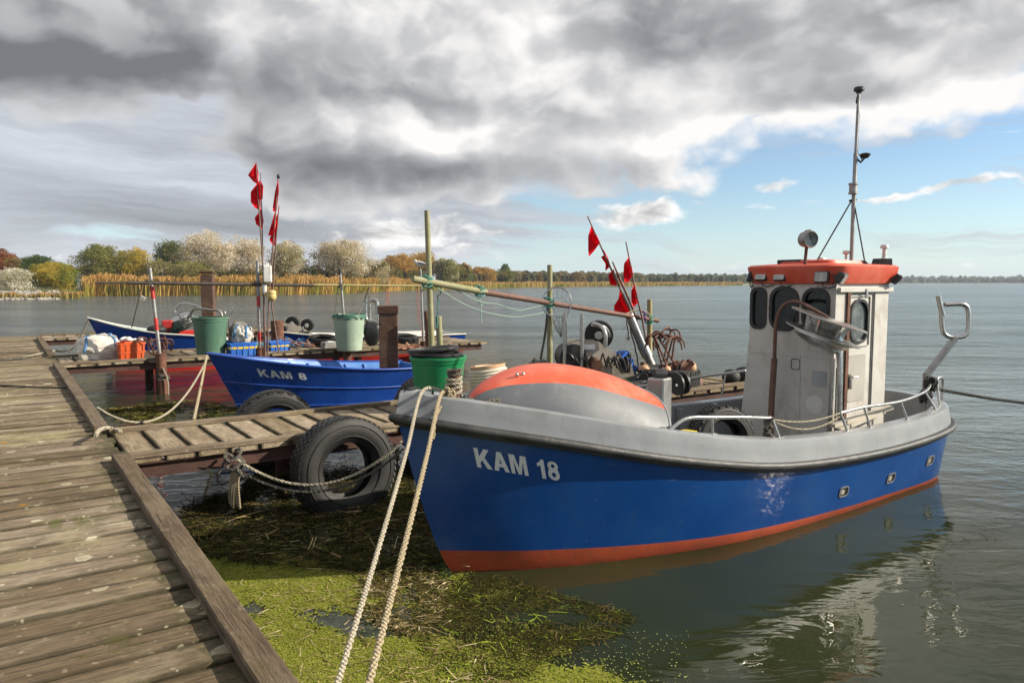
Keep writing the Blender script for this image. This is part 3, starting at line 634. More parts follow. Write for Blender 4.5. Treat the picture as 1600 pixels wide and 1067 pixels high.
forest('far_forest', 'hedge of trees behind the left bank', -260, 640, 60, 110, 421, 418, 240, OL + DK + OR[1:], 6, 3.2)

forest('thicket', 'low brown and olive thicket behind the golden reeds', 128, 660, 7, 22, 425, 421, 260, MX + OL + OR[1:], 16, .85)
forest('thicket', 'taller grey green scrub between the bank trees', 140, 650, 16, 34, 412, 414, 110, MX + OL + SV[1:2], 17, .85)
def reeds(name, label, p0, p1, n, h0, wid, cols, seed, depth=7):
    g = np.random.default_rng(seed); px = g.uniform(p0, p1, n); bk = g.uniform(-.6, depth, n)
    B = np.array([list(sp(a, b, 0)) for a, b in zip(px, bk)])
    clump = np.array([noise.noise((a * .035, b * .3, 0)) for a, b in zip(px, bk)])
    h = h0 * (1 + .45 * clump + g.normal(size=n) * .09); Y = B[:, 1]; wd = wid * Y / 120 * g.uniform(.6, 1.3, n)
    d = np.stack([g.normal(size=n) * .12 + .05, g.normal(size=n) * .06, np.ones(n)], 1); T_ = B + d * h[:, None]; an = g.uniform(-1.3, 1.3, n); s = np.stack([wd / 2 * np.cos(an) , wd / 2 * np.sin(an), np.zeros(n)], 1)
    cl = np.array(cols); c = cl[np.clip(((clump + .5 + g.normal(size=n) * .25) * len(cl)).astype(int), 0, len(cl) - 1)] * g.uniform(.75, 1.25, (n, 1))
    mid = B + d * (h * .72)[:, None]
    lowq = np.stack([B - s, B + s, mid + s, mid - s], 1); hiq = np.stack([mid - s, mid + s, T_ + s * .9, T_ - s * .9], 1)
    plume = np.array([.46, .26, .10]) * g.uniform(.8, 1.2, (n, 1))
    tag(quads_obj(name, np.concatenate([lowq, hiq]), np.concatenate([c, c * .45 + plume * .55]), M['reed']), label, 'reeds', kind='stuff')
RC = [(.26, .26, .05), (.40, .30, .07), (.50, .34, .10), (.56, .37, .12)]
reeds('reed_bed', 'tall golden reed bed along the left far bank', 132, 640, 34000, 2.55, .10, RC, 1)
reeds('reed_bed', 'low green and yellow reeds along the middle distance shore', 560, 1160, 20000, 1.9, .11, [(.22, .24, .05), (.40, .32, .09), (.52, .38, .13)], 2, 14)
reeds('grass_tufts', 'long yellow grass on the left bank by the rocks', -120, 134, 3500, .75, .14, [(.16, .17, .03), (.24, .20, .05), (.28, .22, .08)], 3, 9)
# riprap
g = np.random.default_rng(5); mb = MB()
ico = [Vector(v) for v in ((0, 0, 1), (.894, 0, .447), (.276, .851, .447), (-.724, .526, .447), (-.724, -.526, .447), (.276, -.851, .447), (.724, .526, -.447), (-.276, .851, -.447), (-.894, 0, -.447), (-.276, -.851, -.447), (.724, -.526, -.447), (0, 0, -1))]
icf = [(0, 1, 2), (0, 2, 3), (0, 3, 4), (0, 4, 5), (0, 5, 1), (1, 6, 2), (2, 7, 3), (3, 8, 4), (4, 9, 5), (5, 10, 1), (6, 7, 2), (7, 8, 3), (8, 9, 4), (9, 10, 5), (10, 6, 1), (6, 11, 7), (7, 11, 8), (8, 11, 9), (9, 11, 10), (10, 11, 6)]
for k in range(1100):
    px = rnd.uniform(-200, 92); bk = rnd.uniform(-1.2, 3.2); c = sp(px, bk, max(0, .05 + bk * .28)); s = rnd.uniform(.16, .42)
    mb.add([c + Vector((v.x * s * rnd.uniform(.7, 1.2), v.y * s * rnd.uniform(.7, 1.2), v.z * s * rnd.uniform(.5, .9))) for v in ico], icf)
M['stone'] = pm('riprap_stone', (.34, .31, .27), (.22, .20, .18), 1.2, .9)
tag(obj('riprap_stones', mb, M['stone'], smooth=None), 'heap of grey shore stones at the left water edge', 'stones', kind='stuff')
# small house
b = sp(122, 45, 1.0); t = thing('small_house', 'small pale house with grey roof half hidden behind the bank bushes', 'house', b)
mb = MB().box(b + Vector((0, 0, 1.1)), (2.6, 2.2, 2.2)); obj('wall', mb, M['white'], t, None)
mb = MB(); mb.add([b + Vector(v) for v in ((-1.5, -1.4, 2.2), (1.5, -1.4, 2.2), (1.5, 1.4, 2.2), (-1.5, 1.4, 2.2), (-1.5, 0, 3.2), (1.5, 0, 3.2))], [(0, 1, 5, 4), (2, 3, 4, 5), (0, 4, 3), (1, 2, 5), (0, 3, 2, 1)]); obj('roof', mb, M['galv'], t, None)

# ------------------------------------------------------------------ jetties
D = .67
J0 = Vector((-.88, 2.68, 0)); ja = Vector((-.572, .820, 0)).normalized(); fa = Vector((.828, .560, 0)).normalized()
jang = math.atan2(fa.y, fa.x)              # boards of the main jetty lie along the finger direction
def board_mesh(name, L, wd, th, seed, nseg=8):
    r = random.Random(seed); mb = MB(); rings = []
    for i in range(nseg + 1):
        x = -L / 2 + L * i / nseg + (r.uniform(-.012, .012) if i in (0, nseg) else 0)
        cup = r.uniform(-.002, .002); e0 = r.uniform(-.004, .004); e1 = r.uniform(-.004, .004); b = .006
        y0 = -wd / 2 + e0; y1 = wd / 2 + e1
        rings.append([(x, y0, -th / 2), (x, y1, -th / 2), (x, y1, th / 2 - b + cup), (x, y1 - b, th / 2 + cup), (x, 0, th / 2 - cup), (x, y0 + b, th / 2 + cup), (x, y0, th / 2 - b + cup)])
    mb.loft(rings, True, True); me = mesh_of(name, mb, 25); return me
main = thing('main_jetty', 'long weathered plank jetty with kerb timbers running away along the left', 'jetty', (J0.x, J0.y, 0))
PW = .232; LJ = 3.0
bms = [board_mesh('plank', LJ, PW - .021, .05, i) for i in range(6)]
for me in bms: me.materials.append(M['plank'])
k = -8; dist = -2.2
while dist < 22.2:
    me = bms[rnd.randrange(6)]; wv = rnd.uniform(.86, 1.06); wd = PW * wv
    c = J0 + ja * (dist + wd / 2) - fa * (LJ / 2 - .02 + rnd.uniform(-.03, .03)); c.z = D - .025 + rnd.uniform(-.007, .006)
    piece('plank', me, main, c, (rnd.uniform(-.004, .004), rnd.uniform(-.002, .002), jang + rnd.uniform(-.003, .003) + (math.pi if rnd.random() < .5 else 0)), (1, wv, 1)); dist += wd
NAILS = []
def jp(k, off=0, z=0): q = J0 + ja * k + fa * off; q.z = z; return q
def kerb(a, b, off, name='kerb_timber'):
    mb = MB(); n = max(2, int((b - a) / .5)); rings = []
    for i in range(n + 1):
        p = jp(a + (b - a) * i / n, off); w2 = .068 + rnd.uniform(-.003, .003); z0 = D + .002; z1 = D + .062 + rnd.uniform(-.003, .003); e = .008
        rings.append([p - fa * w2 + Vector((0, 0, z0)), p + fa * w2 + Vector((0, 0, z0)), p + fa * w2 + Vector((0, 0, z1 - e)), p + fa * (w2 - e) + Vector((0, 0, z1)), p - fa * (w2 - e) + Vector((0, 0, z1)), p - fa * w2 + Vector((0, 0, z1 - e))])
    # local frame along the timber so that the grain follows it
    o = bpy.data.objects.new(name, None); mb.loft(rings, True, True)
    c = jp((a + b) / 2, off); Mx = Matrix.Translation(c) @ Matrix.Rotation(math.atan2(ja.y, ja.x), 4, 'Z'); bpy.data.objects.remove(o)
    Mi = Mx.inverted(); mb.v = [Mi @ Vector(v) for v in mb.v]; me = mesh_of(name, mb, 25); me.materials.append(M['kerb'])
    piece(name, me, main, c, (0, 0, math.atan2(ja.y, ja.x)))
mb = MB(); dd = -1.2
for ch in main.children:
    c = ch.location + main.location
    for off in (-.2, -1.45):
        for e in (-.06, .06):
            q = Vector((c.x, c.y, 0)) + fa * (LJ / 2 + off + rnd.uniform(-.02, .02)) + ja * (e + rnd.uniform(-.012, .012)); mb.lathe([(0, .004), (.005, .003), (.007, 0)], Vector((q.x, q.y, D + .001)), (0, 0, 1), 6)
tag(obj('nail', mb, M['rust'], main, None), kind='stuff')
kerb(-2.2, 4.28, -.04); kerb(5.72, 13.1, -.04); kerb(14.9, 20.7, -.04)
for off in (-.25, -1.5, -2.8):
    mb = MB().bar(jp(-2.2, off, D - .16), jp(22.2, off, D - .16), .12, .2); obj('bearer', mb, M['post'], main, None)
for kk in (-1., 2.2, 5.0, 8.2, 11.4, 14.2, 17.4, 21.):
    for off in (-.35, -2.7):
        mb = MB().tube([jp(kk, off, -.8), jp(kk, off, D - .06)], .11, 12); obj('pile', mb, M['post'], main, 40)

def finger(name, label, k0, k1, L, gap, wstep, off0=0.06, nseed=0):
    o = jp(k0, off0, 0); t = thing(name, label, 'jetty', o); W = k1 - k0
    ms = [board_mesh('plank', W, wstep - gap, .045, 20 + nseed + i, 6) for i in range(4)]
    for me in ms: me.materials.append(M['plank2'])
    x = 0.; a2 = math.atan2(ja.y, ja.x)
    while x < L:
        wv = rnd.uniform(.92, 1.05); c = jp((k0 + k1) / 2, off0 + x + wstep * wv / 2, D - .025 + rnd.uniform(-.005, .004)); piece('plank', ms[rnd.randrange(4)], t, c, (rnd.uniform(-.006, .006), 0, a2 + rnd.uniform(-.008, .008) + (math.pi if rnd.random() < .5 else 0)), (1, wv, 1)); x += wstep * wv
    for kk in (k0 + .04, k1 - .04):
        c = jp(kk, off0 + L / 2, D + .022); me = board_mesh('edge_rail', L, .085, .045, 40 + nseed, 14); me.materials.append(M['kerb']); piece('edge_rail', me, t, c, (0, 0, jang))
    for kk in (k0 + .07, k1 - .07):
        # steel I-beam under the boards
        mb = MB(); a = jp(kk, off0 - .02); b = jp(kk, off0 + L)
        for dz, wx, wz in ((-.058, .10, .012), (-.12, .012, .11), (-.180, .10, .012)):
            mb.bar(a + Vector((0, 0, D + dz)), b + Vector((0, 0, D + dz)), wx, wz)
        obj('steel_beam', mb, M['beam'], t, None)
    x = 1.7
    while x < L + .3:
        for kk in (k0 + .2, k1 - .2):
            mb = MB().tube([jp(kk, off0 + x, -.8), jp(kk, off0 + x, D - .06)], .085, 12); obj('pile', mb, M['rust'], t, 40)
        x += 2.1
    return t
f1 = finger('finger_jetty', 'narrow plank finger jetty leading behind the large blue and grey boat', 4.30, 5.70, 8.5, .035, .29, .02)
f2 = finger('finger_jetty', 'second finger jetty carrying the green bins and orange crates', 13.12, 14.88, 9.2, .03, .30, .02, 5)
f3 = finger('finger_jetty', 'farthest finger jetty at the end of the long jetty', 20.7, 22.1, 7.0, .03, .30, .02, 9)
# ------------------------------------------------------------------ the large boat
M['hullblue'] = pm('blue_hull_paint', (.003, .048, .215), (.005, .066, .265), 1.4, .16, 0, .05, 18, dirt=(.02, .07, .20), dscale=3, damt=.4, rvar=.14, coat=.45, streak=(.03, .075, .17), samt=.45, speck=(.16, .22, .30))
M['hullred'] = pm('red_antifouling', (.44, .075, .028), (.36, .06, .028), 3, .5, 0, .15, 30, dirt=(.16, .06, .03), damt=.5, streak=(.20, .045, .03), samt=.7, speck=(.42, .16, .10))
M['gunwale'] = pm('light_grey_gelcoat', (.195, .206, .218), (.235, .245, .256), 3, .38, 0, .05, 20, streak=(.15, .147, .14), samt=.6, speck=(.12, .115, .11), dirt=(.15, .15, .15), damt=.4, coat=.25)
M['deckgrey'] = pm('grey_deck_paint', (.30, .31, .32), (.37, .375, .38), 3, .6, 0, .15, 60, dirt=(.2, .19, .17))
M['cuddygrey'] = pm('matt_grey_gelcoat', (.11, .12, .133), (.138, .147, .157), 2.2, .55, 0, .05, 30, dirt=(.19, .195, .2), damt=.45, coat=0, streak=(.22, .22, .22), samt=.5, speck=(.3, .3, .29))
M['cuddyred'] = pm('faded_orange_red', (.62, .070, .025), (.68, .115, .055), 1.6, .45, 0, .05, 30, dirt=(.70, .24, .15), dscale=3, damt=.5, streak=(.72, .30, .20), samt=.35, speck=(.74, .45, .36))
M['roofred'] = pm('faded_red_roof', (.56, .060, .025), (.62, .12, .07), 3, .5, 0, .05, 30, dirt=(.64, .28, .19), damt=.5, streak=(.40, .07, .04), samt=.5)
M['cabin'] = pm('off_white_cabin', (.47, .455, .42), (.55, .535, .50), 2.5, .5, 0, .08, 35, dirt=(.34, .30, .25), dscale=3.5, damt=.6, streak=(.27, .19, .12), samt=.5, speck=(.2, .15, .11))
M['doorpanel'] = pm('grey_door_panel', (.36, .345, .31), (.42, .40, .36), 4, .45, dirt=(.3, .27, .23))
M['gasket'] = pm('window_rubber', (.010, .010, .010), (.02, .02, .02), 9, .4)
M['rubrail'] = pm('rub_rail_rubber', (.02, .02, .021), (.04, .04, .04), 5, .5, 0, .3, 40, dirt=(.055, .054, .052), dscale=5, damt=.5)
M['lettering'] = pm('white_lettering', (.62, .64, .66), (.55, .57, .6), 20, .5)
M['letteringgrey'] = pm('grey_lettering', (.42, .42, .40), (.36, .36, .35), 20, .5)
def glass_mat(name, col, rough=.02, t=.75):
    m = bpy.data.materials.new(name); m.use_nodes = True; T = NT(m.node_tree); T.n.clear(); out = T.new('ShaderNodeOutputMaterial')
    tr = T.new('ShaderNodeBsdfTransparent'); T.put(tr.inputs[0], col); gl = T.new('ShaderNodeBsdfGlossy'); gl.inputs['Roughness'].default_value = rough
    fr = T.new('ShaderNodeFresnel'); fr.inputs[0].default_value = 1.5
    mx = T.new('ShaderNodeMixShader'); T.put(mx.inputs[0], T.m('MULTIPLY_ADD', fr.outputs[0], 1., .02, clamp=True)); T.l.new(tr.outputs[0], mx.inputs[1]); T.l.new(gl.outputs[0], mx.inputs[2]); T.l.new(mx.outputs[0], out.inputs[0]); return m
M['glass'] = glass_mat('tinted_glass', (.34, .37, .36))
M['dirtyglass'] = pm('dusty_glass', (.05, .065, .07), (.13, .15, .15), 6, .12, 0, .05, 50, dirt=(.22, .24, .23), dscale=6, damt=.5)
M['lens'] = pm('lamp_lens', (.30, .30, .28), (.42, .42, .40), 20, .15, .3)

B = Frame(-.46, 5.41, math.atan2(.58, .815))
RUB = [(0, 0), (.03, .17), (.071, .34), (.142, .585), (.213, .765), (.284, .895), (.397, 1.035), (.58, 1.10), (.766, 1.085), (.88, 1.03), (1, .96)]
WLT = [(0, 0), (.03, .12), (.094, .36), (.2125, .646), (.356, .87), (.567, .955), (.76, .945), (.9, .93), (1, .90)]
ZR = [(0, 1.26), (.142, 1.06), (.284, .845), (.44, .675), (.64, .60), (.81, .60), (.96, .645), (1, .655)]
ZRED = [(0, .19), (.1, .165), (.25, .12), (.5, .075), (.8, .045), (1, .05)]
def stern_fac(tn):
    e = .17; k = (tn - (1 - e)) / e
    return 1. if k <= 0 else max(0., 1 - k ** 2.9) ** (1 / 2.0)
def hull(tn, z, side=1, out=0.):
    zr = smooth_tab(ZR, tn); f = z / zr
    fb = max(0., min(1.25, f)); flare = 1.0 + .55 * max(0, 1 - tn / .35)
    e = fb ** flare
    b = smooth_tab(WLT, tn) * (1 - e) + smooth_tab(RUB, tn) * e
    if f < 0: b *= max(.1, 1 + 1.1 * z)
    b *= stern_fac(tn)
    ts = -.45 * (max(f, 0) ** .75) if f > 0 else -z * .6; te = 6.42 + .12 * fb
    t = ts + (te - ts) * tn
    return B.w(t, side * (b + out), z)
def project(p):
    v = Vector(p) - Vector((0, 0, H)); d = v.y * math.cos(PITCH) - v.z * math.sin(PITCH); u = v.y * math.sin(PITCH) + v.z * math.cos(PITCH)
    return 800 + F * v.x / d, 533.5 - F * u / d
def hull_px(px, py):
    best = None
    for i in range(5, 200):
        tn = i / 200
        for j in range(5, 60):
            z = smooth_tab(ZR, tn) * j / 60; q = project(hull(tn, z)); e = (q[0] - px) ** 2 + (q[1] - py) ** 2
            if best is None or e < best[0]: best = (e, tn, z)
    return best[1], best[2]
NT_ = 44
TN = [(1 - math.cos(math.pi * i / NT_)) / 2 for i in range(NT_ + 1)]
RING = [(t, 1) for t in TN] + [(t, -1) for t in reversed(TN[1:-1])]        # once round the boat, stem - port - stern - starboard
boat = thing('fishing_boat', 'large blue and grey fishing boat with white wheelhouse, KAM 18 on the bow', 'boat', B.w(3, 0, 0), B.ang)
mb = MB(); rows = []
for k in range(15):
    f = k / 14; rows.append([hull(t, smooth_tab(ZRED, t) + f * (smooth_tab(ZR, t) - smooth_tab(ZRED, t)), s) for t, s in RING])
mb.loft(rows); hull_o = obj('hull', mb, M['hullblue'], boat, 50)
mb = MB(); rows = []
for k in range(7):
    f = k / 6; rows.append([hull(t, -.4 + f * (smooth_tab(ZRED, t) + .4), s) for t, s in RING])
mb.loft(rows); obj('bottom_paint', mb, M['hullred'], boat, 50)
# bulwark with its capping
def bh(t): return smooth_tab([(0, .17), (.1, .19), (.3, .20), (1, .19)], t)
def cs(t, s, dz, inn):
    zr = smooth_tab(ZR, t); p = hull(t, zr, s); q = B.loc(p); sgn = s
    half = max(.0, abs(q[1]) - inn); te = q[0]
    if t > .86:                                   # round the stern: shrink towards the middle in both directions
        k = inn / .96; cx = 5.45; te = cx + (q[0] - cx) * (1 - inn / 1.08) ; half = abs(q[1]) * (1 - k)
    if t < .03: te = q[0] + inn * .9
    return B.w(te, sgn * half, zr + dz)
prof = [(-.012, .0), (.0, -.004), (.012, .0), (.085, .012), (.158, .026), (.178, .032), (.188, .044), (.192, .062)]
inner = [(.192, .17), (.18, .185)]
mb = MB(); rows = [[cs(t, s, dz * bh(t) / .19, i) for t, s in RING] for dz, i in prof + inner]
rows.append([(lambda q: Vector((q.x, q.y, .30 if t > .27 else q.z - .06)))(cs(t, s, 0, .20)) for t, s in RING])
mb.loft(rows); bul = obj('bulwark', mb, M['gunwale'], boat, 30)
mb = MB(); pts = [cs(t, s, -.022, -.022) for t, s in RING]; mb.tube(pts, .036, 10, closed=True); pts = [cs(t, s, -.058, -.008) for t, s in RING]; mb.tube(pts, .018, 8, closed=True); obj('rub_rail', mb, M['rubrail'], boat, 60)
# sole and foredeck
mb = MB(); RS = [(t, s) for t, s in RING if t > .27]; RS = [q for q in RS if q[1] > 0] + [q for q in RS if q[1] < 0]; n = len(RS); mb.add([Vector((q.x, q.y, .31)) for q in [cs(t, s, 0, .19) for t, s in RS]], [tuple(range(n))]); obj('sole', mb, M['deckgrey'], boat, None)
mb = MB(); L1 = []; L2 = []
for i in range(0, 18): t = .005 + i * .012; L1.append(cs(t, 1, bh(t) - .05, .10)); L2.append(cs(t, -1, bh(t) - .05, .10))
mb.loft([L1, L2], closed=False); obj('foredeck', mb, M['gunwale'], boat, 40)
# cuddy: rounded cover over the fore part
CH = [(.12, 1.26), (.22, 1.36), (.45, 1.46), (.75, 1.525), (1.05, 1.525), (1.38, 1.455), (1.6, 1.375), (1.78, 1.29)]
def cud_half(t): return min(.93, smooth_tab([(.1, .05), (.2, .17), (.4, .33), (.8, .56), (1.3, .72), (1.86, .80)], t))
def cud(t, a):
    """a from 0 (port foot) over pi/2 (crown) to pi"""
    h = smooth_tab(CH, t); z0 = smooth_tab([(0, 1.18), (.6, 1.12), (1.2, .96), (1.86, .86)], t) ; c = math.cos(a); s_ = math.sin(a); p = 2.5
    x = math.copysign(abs(c) ** (2 / p), c); y = abs(s_) ** (2 / p)
    return B.w(t - .33 * (1 - y) * (t / 1.86) ** 1.5, cud_half(t) * x * (1 - .10 * y), z0 + (h - z0) * y)
ct = [.105, .115, .13, .16] + [.2 + 1.58 * i / 22 for i in range(23)]
def red_a(t): return smooth_tab([(.1, R(88)), (.25, R(74)), (.5, R(56)), (.8, R(47)), (1.4, R(39)), (1.86, R(40))], t)
mb = MB(); mg = MB(); rr = []; r1 = []; r2 = []
for t in ct:
    a0 = red_a(t); rr.append([cud(t, a0 + (math.pi - 2 * a0) * k / 18) for k in range(19)])
    r1.append([cud(t, a0 * k / 10) for k in range(11)]); r2.append([cud(t, math.pi - a0 * k / 10) for k in range(11)])
mb.loft(rr, closed=False); mg.loft(r1, closed=False); mg.loft(r2, closed=False)
cover = obj('cuddy_cover', mg, M['cuddygrey'], boat, 60); obj('cuddy_stripe', mb, M['cuddyred'], cover, 60)
mb = MB(); mb.tube([cud(1.78, math.pi * k / 30) for k in range(31)], .012, 6); obj('cuddy_rim', mb, M['gunwale'], cover, 60)
mb = MB(); q = [cud(1.74, math.pi * k / 30) for k in range(31)]; mb.add(q, [tuple(range(31))]); obj('cuddy_bulkhead', mb, M['deckgrey'], cover, None)
p = cud(.55, R(75)); mb = MB()
for dx in (-.03, .03): mb.ball(p + B.a * dx + Vector((0, 0, .01)), .016, 8, 6)
obj('deck_fitting', mb, M['steel'], cover, 60)
# mooring bitt with rope turns
bp_ = at(700, 640, Y=5.42); bp_ = B.w(-.03, .09, 1.2)
mb = MB().tube([bp_, bp_ + Vector((.01, 0, .36))], [.046, .044], 12); bitt = obj('mooring_bitt', mb, M['rust'], boat, 50)
# stem head slots
for dx in (0,):
    mb = MB(); c0 = cs(.012, 1, .197, .055); mb.box(c0 + Vector((0, 0, .003)), (.09, .02, .006), Matrix.Rotation(B.ang, 3, 'Z')); obj('rope_slot', mb, M['black'], bul, None)
# scuppers
for px, py, wd in ((1317, 768, .13), (1391, 747, .14), (1452, 719, .15)):
    tn, z = hull_px(px, py); hh = .085
    def sfn(u, v, d): return hull(tn + u / 6.9, z + v, 1, d)
    mb = MB().plate(rrect(0, 0, wd + .022, hh + .022, .035), [rrect(0, 0, wd, hh, .03)], lambda u, v, d: sfn(u, v, .003 + d), .006); sc = obj('scupper', mb, M['gunwale'], boat, 40)
    mb = MB().plate(rrect(0, 0, wd, hh, .03), [], lambda u, v, d: sfn(u, v, .002 + d), .002); obj('scupper_dark_plate', mb, M['black'], sc, None)  # black plate on the uncut hull stands in for the shade inside the scupper
    mb = MB().plate(rrect(-.02, .0, wd * .42, hh * .55, .01), [], lambda u, v, d: sfn(u, v, .0045 + d), .002); obj('scupper_flap', mb, M['cream'], sc, None)
# painted number
def _arc(cx, cy, rx, ry, a0, a1, n=10): return [(cx + rx * math.cos(R(a0 + (a1 - a0) * k / n)), cy + ry * math.sin(R(a0 + (a1 - a0) * k / n))) for k in range(n + 1)]
GLY = {'K': (.74, [(0, 0), (.2, 0), (.2, .27), (.31, .4), (.5, 0), (.75, 0), (.45, .56), (.73, 1), (.48, 1), (.2, .57), (.2, 1), (0, 1)], []),
       'A': (.76, [(0, 0), (.21, 0), (.275, .22), (.485, .22), (.55, 0), (.76, 0), (.49, 1), (.27, 1)], [[(.325, .39), (.435, .39), (.38, .68)]]),
       'M': (.86, [(0, 0), (.19, 0), (.19, .72), (.35, 0), (.51, 0), (.67, .72), (.67, 0), (.86, 0), (.86, 1), (.58, 1), (.43, .34), (.28, 1), (0, 1)], []),
       '1': (.44, [(.19, 0), (.39, 0), (.39, 1), (.24, 1), (.16, .86), (.02, .77), (.02, .6), (.19, .69)], []),
       '8': (.62, _arc(.31, .29, .31, .29, 155, 385, 16) + _arc(.31, .75, .275, .25, -35, 215, 16), [_arc(.31, .29, .12, .125, 0, 342, 12), _arc(.31, .755, .105, .10, 0, 342, 12)]),
       '2': (.62, [(0, 0), (.6, 0), (.6, .18), (.27, .18), (.5, .42), (.58, .6), (.58, .74), (.53, .89), (.41, .98), (.29, 1), (.14, .96), (.04, .84), (.02, .7), (.21, .69), (.23, .79), (.3, .83), (.37, .79), (.38, .7), (.33, .57), (.08, .3), (.01, .13)], []), ' ': (.34, None, None)}
def lettering(txt, fn, parent, mat, name='lettering', gap=.1):
    tot = sum(GLY[c][0] + gap for c in txt) - gap; x = 0; o = None
    for c in txt:
        wd, out_, hol = GLY[c]
        if out_:
            m2 = MB().plate(out_, hol, lambda u, v, d: fn((x + u) / tot, v, d), .002); obj(name, m2, mat, parent, None)
        x += wd + gap
a0 = hull_px(743, 731); a1 = hull_px(875, 750); hcap = .152
def kfn(u, v, d):
    return hull(a0[0] + (a1[0] - a0[0]) * u, a0[1] + (a1[1] - a0[1]) * u + v * hcap, 1, .004 + d)
lettering('KAM 18', kfn, boat, M['lettering'])
# ---- wheelhouse
T0 = 4.3
fl = B.loc(B.hit(1174, 442, t=T0)); fr = B.loc(B.hit(1307, 444, t=T0)); SL = fl[1]; SR = fr[1]; ZT = 2.20
T1 = B.loc(B.hit(1388, 470, s=SR))[0]
print('cabin s', SL, SR, 't', T0, T1)
cabin = thing('x', 'x', 'x'); bpy.data.objects.remove(cabin)
def win_front(x0, x1, y0, y1):
    p = B.loc(B.hit(x0, (y0 + y1) / 2, t=T0)); q = B.loc(B.hit(x1, (y0 + y1) / 2, t=T0)); top = B.loc(B.hit((x0 + x1) / 2, y0, t=T0)); bot = B.loc(B.hit((x0 + x1) / 2, y1, t=T0))
    return ((p[1] + q[1]) / 2, (top[2] + bot[2]) / 2, abs(q[1] - p[1]), abs(top[2] - bot[2]))
wf = [win_front(1175, 1196, 452, 511), win_front(1205, 1246, 451, 514), win_front(1256, 1294, 453, 514)]
BL = SL - .13
def ffn(u, v, d): return B.w(T0 + d, u, v)
outer = [(SR, .31), (SR, ZT), (SL, ZT), (SL - .012, 1.55), (SL - .05, 1.1), (BL, .31)]
mb = MB().plate(outer, [rrect(*q, min(q[2], q[3]) * .38) for q in wf], ffn, .035); wh = obj('wheelhouse', mb, M['cabin'], boat, 30)
for q in wf:
    r_ = min(q[2], q[3]) * .38
    mb = MB().plate(rrect(q[0], q[1], q[2] + .045, q[3] + .045, r_ + .02), [rrect(q[0], q[1], q[2] - .03, q[3] - .03, r_ - .012)], lambda u, v, d: ffn(u, v, -.012 + d), .06); wo = obj('window_frame', mb, M['gasket'], wh, 40)
    mb = MB().plate(rrect(q[0], q[1], q[2] - .02, q[3] - .02, r_ - .01), [], lambda u, v, d: ffn(u, v, .014 + d), .004); obj('pane', mb, M['glass'], wh, None)
# port side with the door
def sfn2(u, v, d): return B.w(u, SR - d, v)
def side_win(x0, x1, y0, y1):
    p = B.loc(B.hit(x0, (y0 + y1) / 2, s=SR)); q = B.loc(B.hit(x1, (y0 + y1) / 2, s=SR)); m_ = (x0 + x1) / 2; a = B.loc(B.hit(m_, y0, s=SR)); b = B.loc(B.hit(m_, y1, s=SR))
    return ((p[0] + q[0]) / 2, (a[2] + b[2]) / 2, abs(q[0] - p[0]), abs(a[2] - b[2]))
dq = side_win(1325, 1362, 458, 655)
dq = (dq[0], (2.08 + .42) / 2, dq[2], 2.08 - .42)
mb = MB().plate([(T0 + .036, .31), (T1, .31), (T1, ZT), (T0 + .036, ZT)], [rrect(dq[0], dq[1], dq[2], dq[3], .02, 2)], sfn2, .035); obj('side_wall', mb, M['cabin'], wh, 30)
dw = side_win(1330, 1356, 470, 534); dpn = side_win(1326, 1352, 554, 626)
mb = MB().plate(rrect(dq[0], dq[1], dq[2] - .012, dq[3] - .012, .015, 2), [rrect(*dw, dw[2] * .42)], lambda u, v, d: sfn2(u, v, .012 + d), .03); door = obj('door', mb, M['cabin'], wh, 30)
mb = MB().plate(rrect(dw[0], dw[1], dw[2] + .035, dw[3] + .035, dw[2] * .45), [rrect(dw[0], dw[1], dw[2] - .02, dw[3] - .02, dw[2] * .4)], lambda u, v, d: sfn2(u, v, -.006 + d), .03); obj('window_frame', mb, M['gasket'], door, 40)
mb = MB().plate(rrect(dw[0], dw[1], dw[2], dw[3], dw[2] * .42), [], lambda u, v, d: sfn2(u, v, .02 + d), .004); obj('pane', mb, M['dirtyglass'], door, None)
mb = MB().plate(rrect(dw[0], dw[1] - .0, dw[2] + .085, dw[3] + .10, .02), [rrect(dw[0], dw[1], dw[2] + .07, dw[3] + .085, .016)], lambda u, v, d: sfn2(u, v, -.002 + d), .016); obj('window_moulding', mb, M['doorpanel'], door, 40)
mb = MB().plate(rrect(*dpn, .025), [], lambda u, v, d: sfn2(u, v, .006 + d), .008); obj('door_panel', mb, M['doorpanel'], door, None)
mb = MB(); xh = dq[0] - dq[2] / 2 + .04
mb.box(sfn2(xh, 1.15, -.012), (.03, .035, .16), Matrix.Rotation(B.ang, 3, 'Z'), bev=.006); mb.tube([sfn2(xh, 1.2, -.01), sfn2(xh, 1.2, -.05), sfn2(xh + .08, 1.2, -.05)], .008, 6); obj('door_handle', mb, M['steel'], door, 40)
mb = MB(); mb.bar(sfn2(T0 + .03, 2.12, -.014), sfn2(T1 + .05, 2.12, -.014), .035, .05, bev=.004); obj('door_track', mb, M['cabin'], wh, 30)
mb = MB(); mb.bar(sfn2(dq[0] - dq[2] / 2 - .05, .5, -.012), sfn2(dq[0] - dq[2] / 2 - .05, 2.09, -.012), .05, .02, up=(B.n.x, B.n.y, 0)); obj('door_edge', mb, M['rust'], wh, None)
mb = MB(); mb.bar(sfn2(dq[0] + dq[2] / 2 + .01, .45, -.003), sfn2(dq[0] + dq[2] / 2 + .01, 2.09, -.003), .02, .004, up=(B.n.x, B.n.y, 0)); obj('door_gap', mb, M['black'], wh, None)
# latch
mb = MB().box(sfn2(dq[0] + .02, 2.08, -.034), (.035, .02, .1), Matrix.Rotation(B.ang, 3, 'Z'), bev=.004); obj('latch', mb, M['steel'], wh, 30)
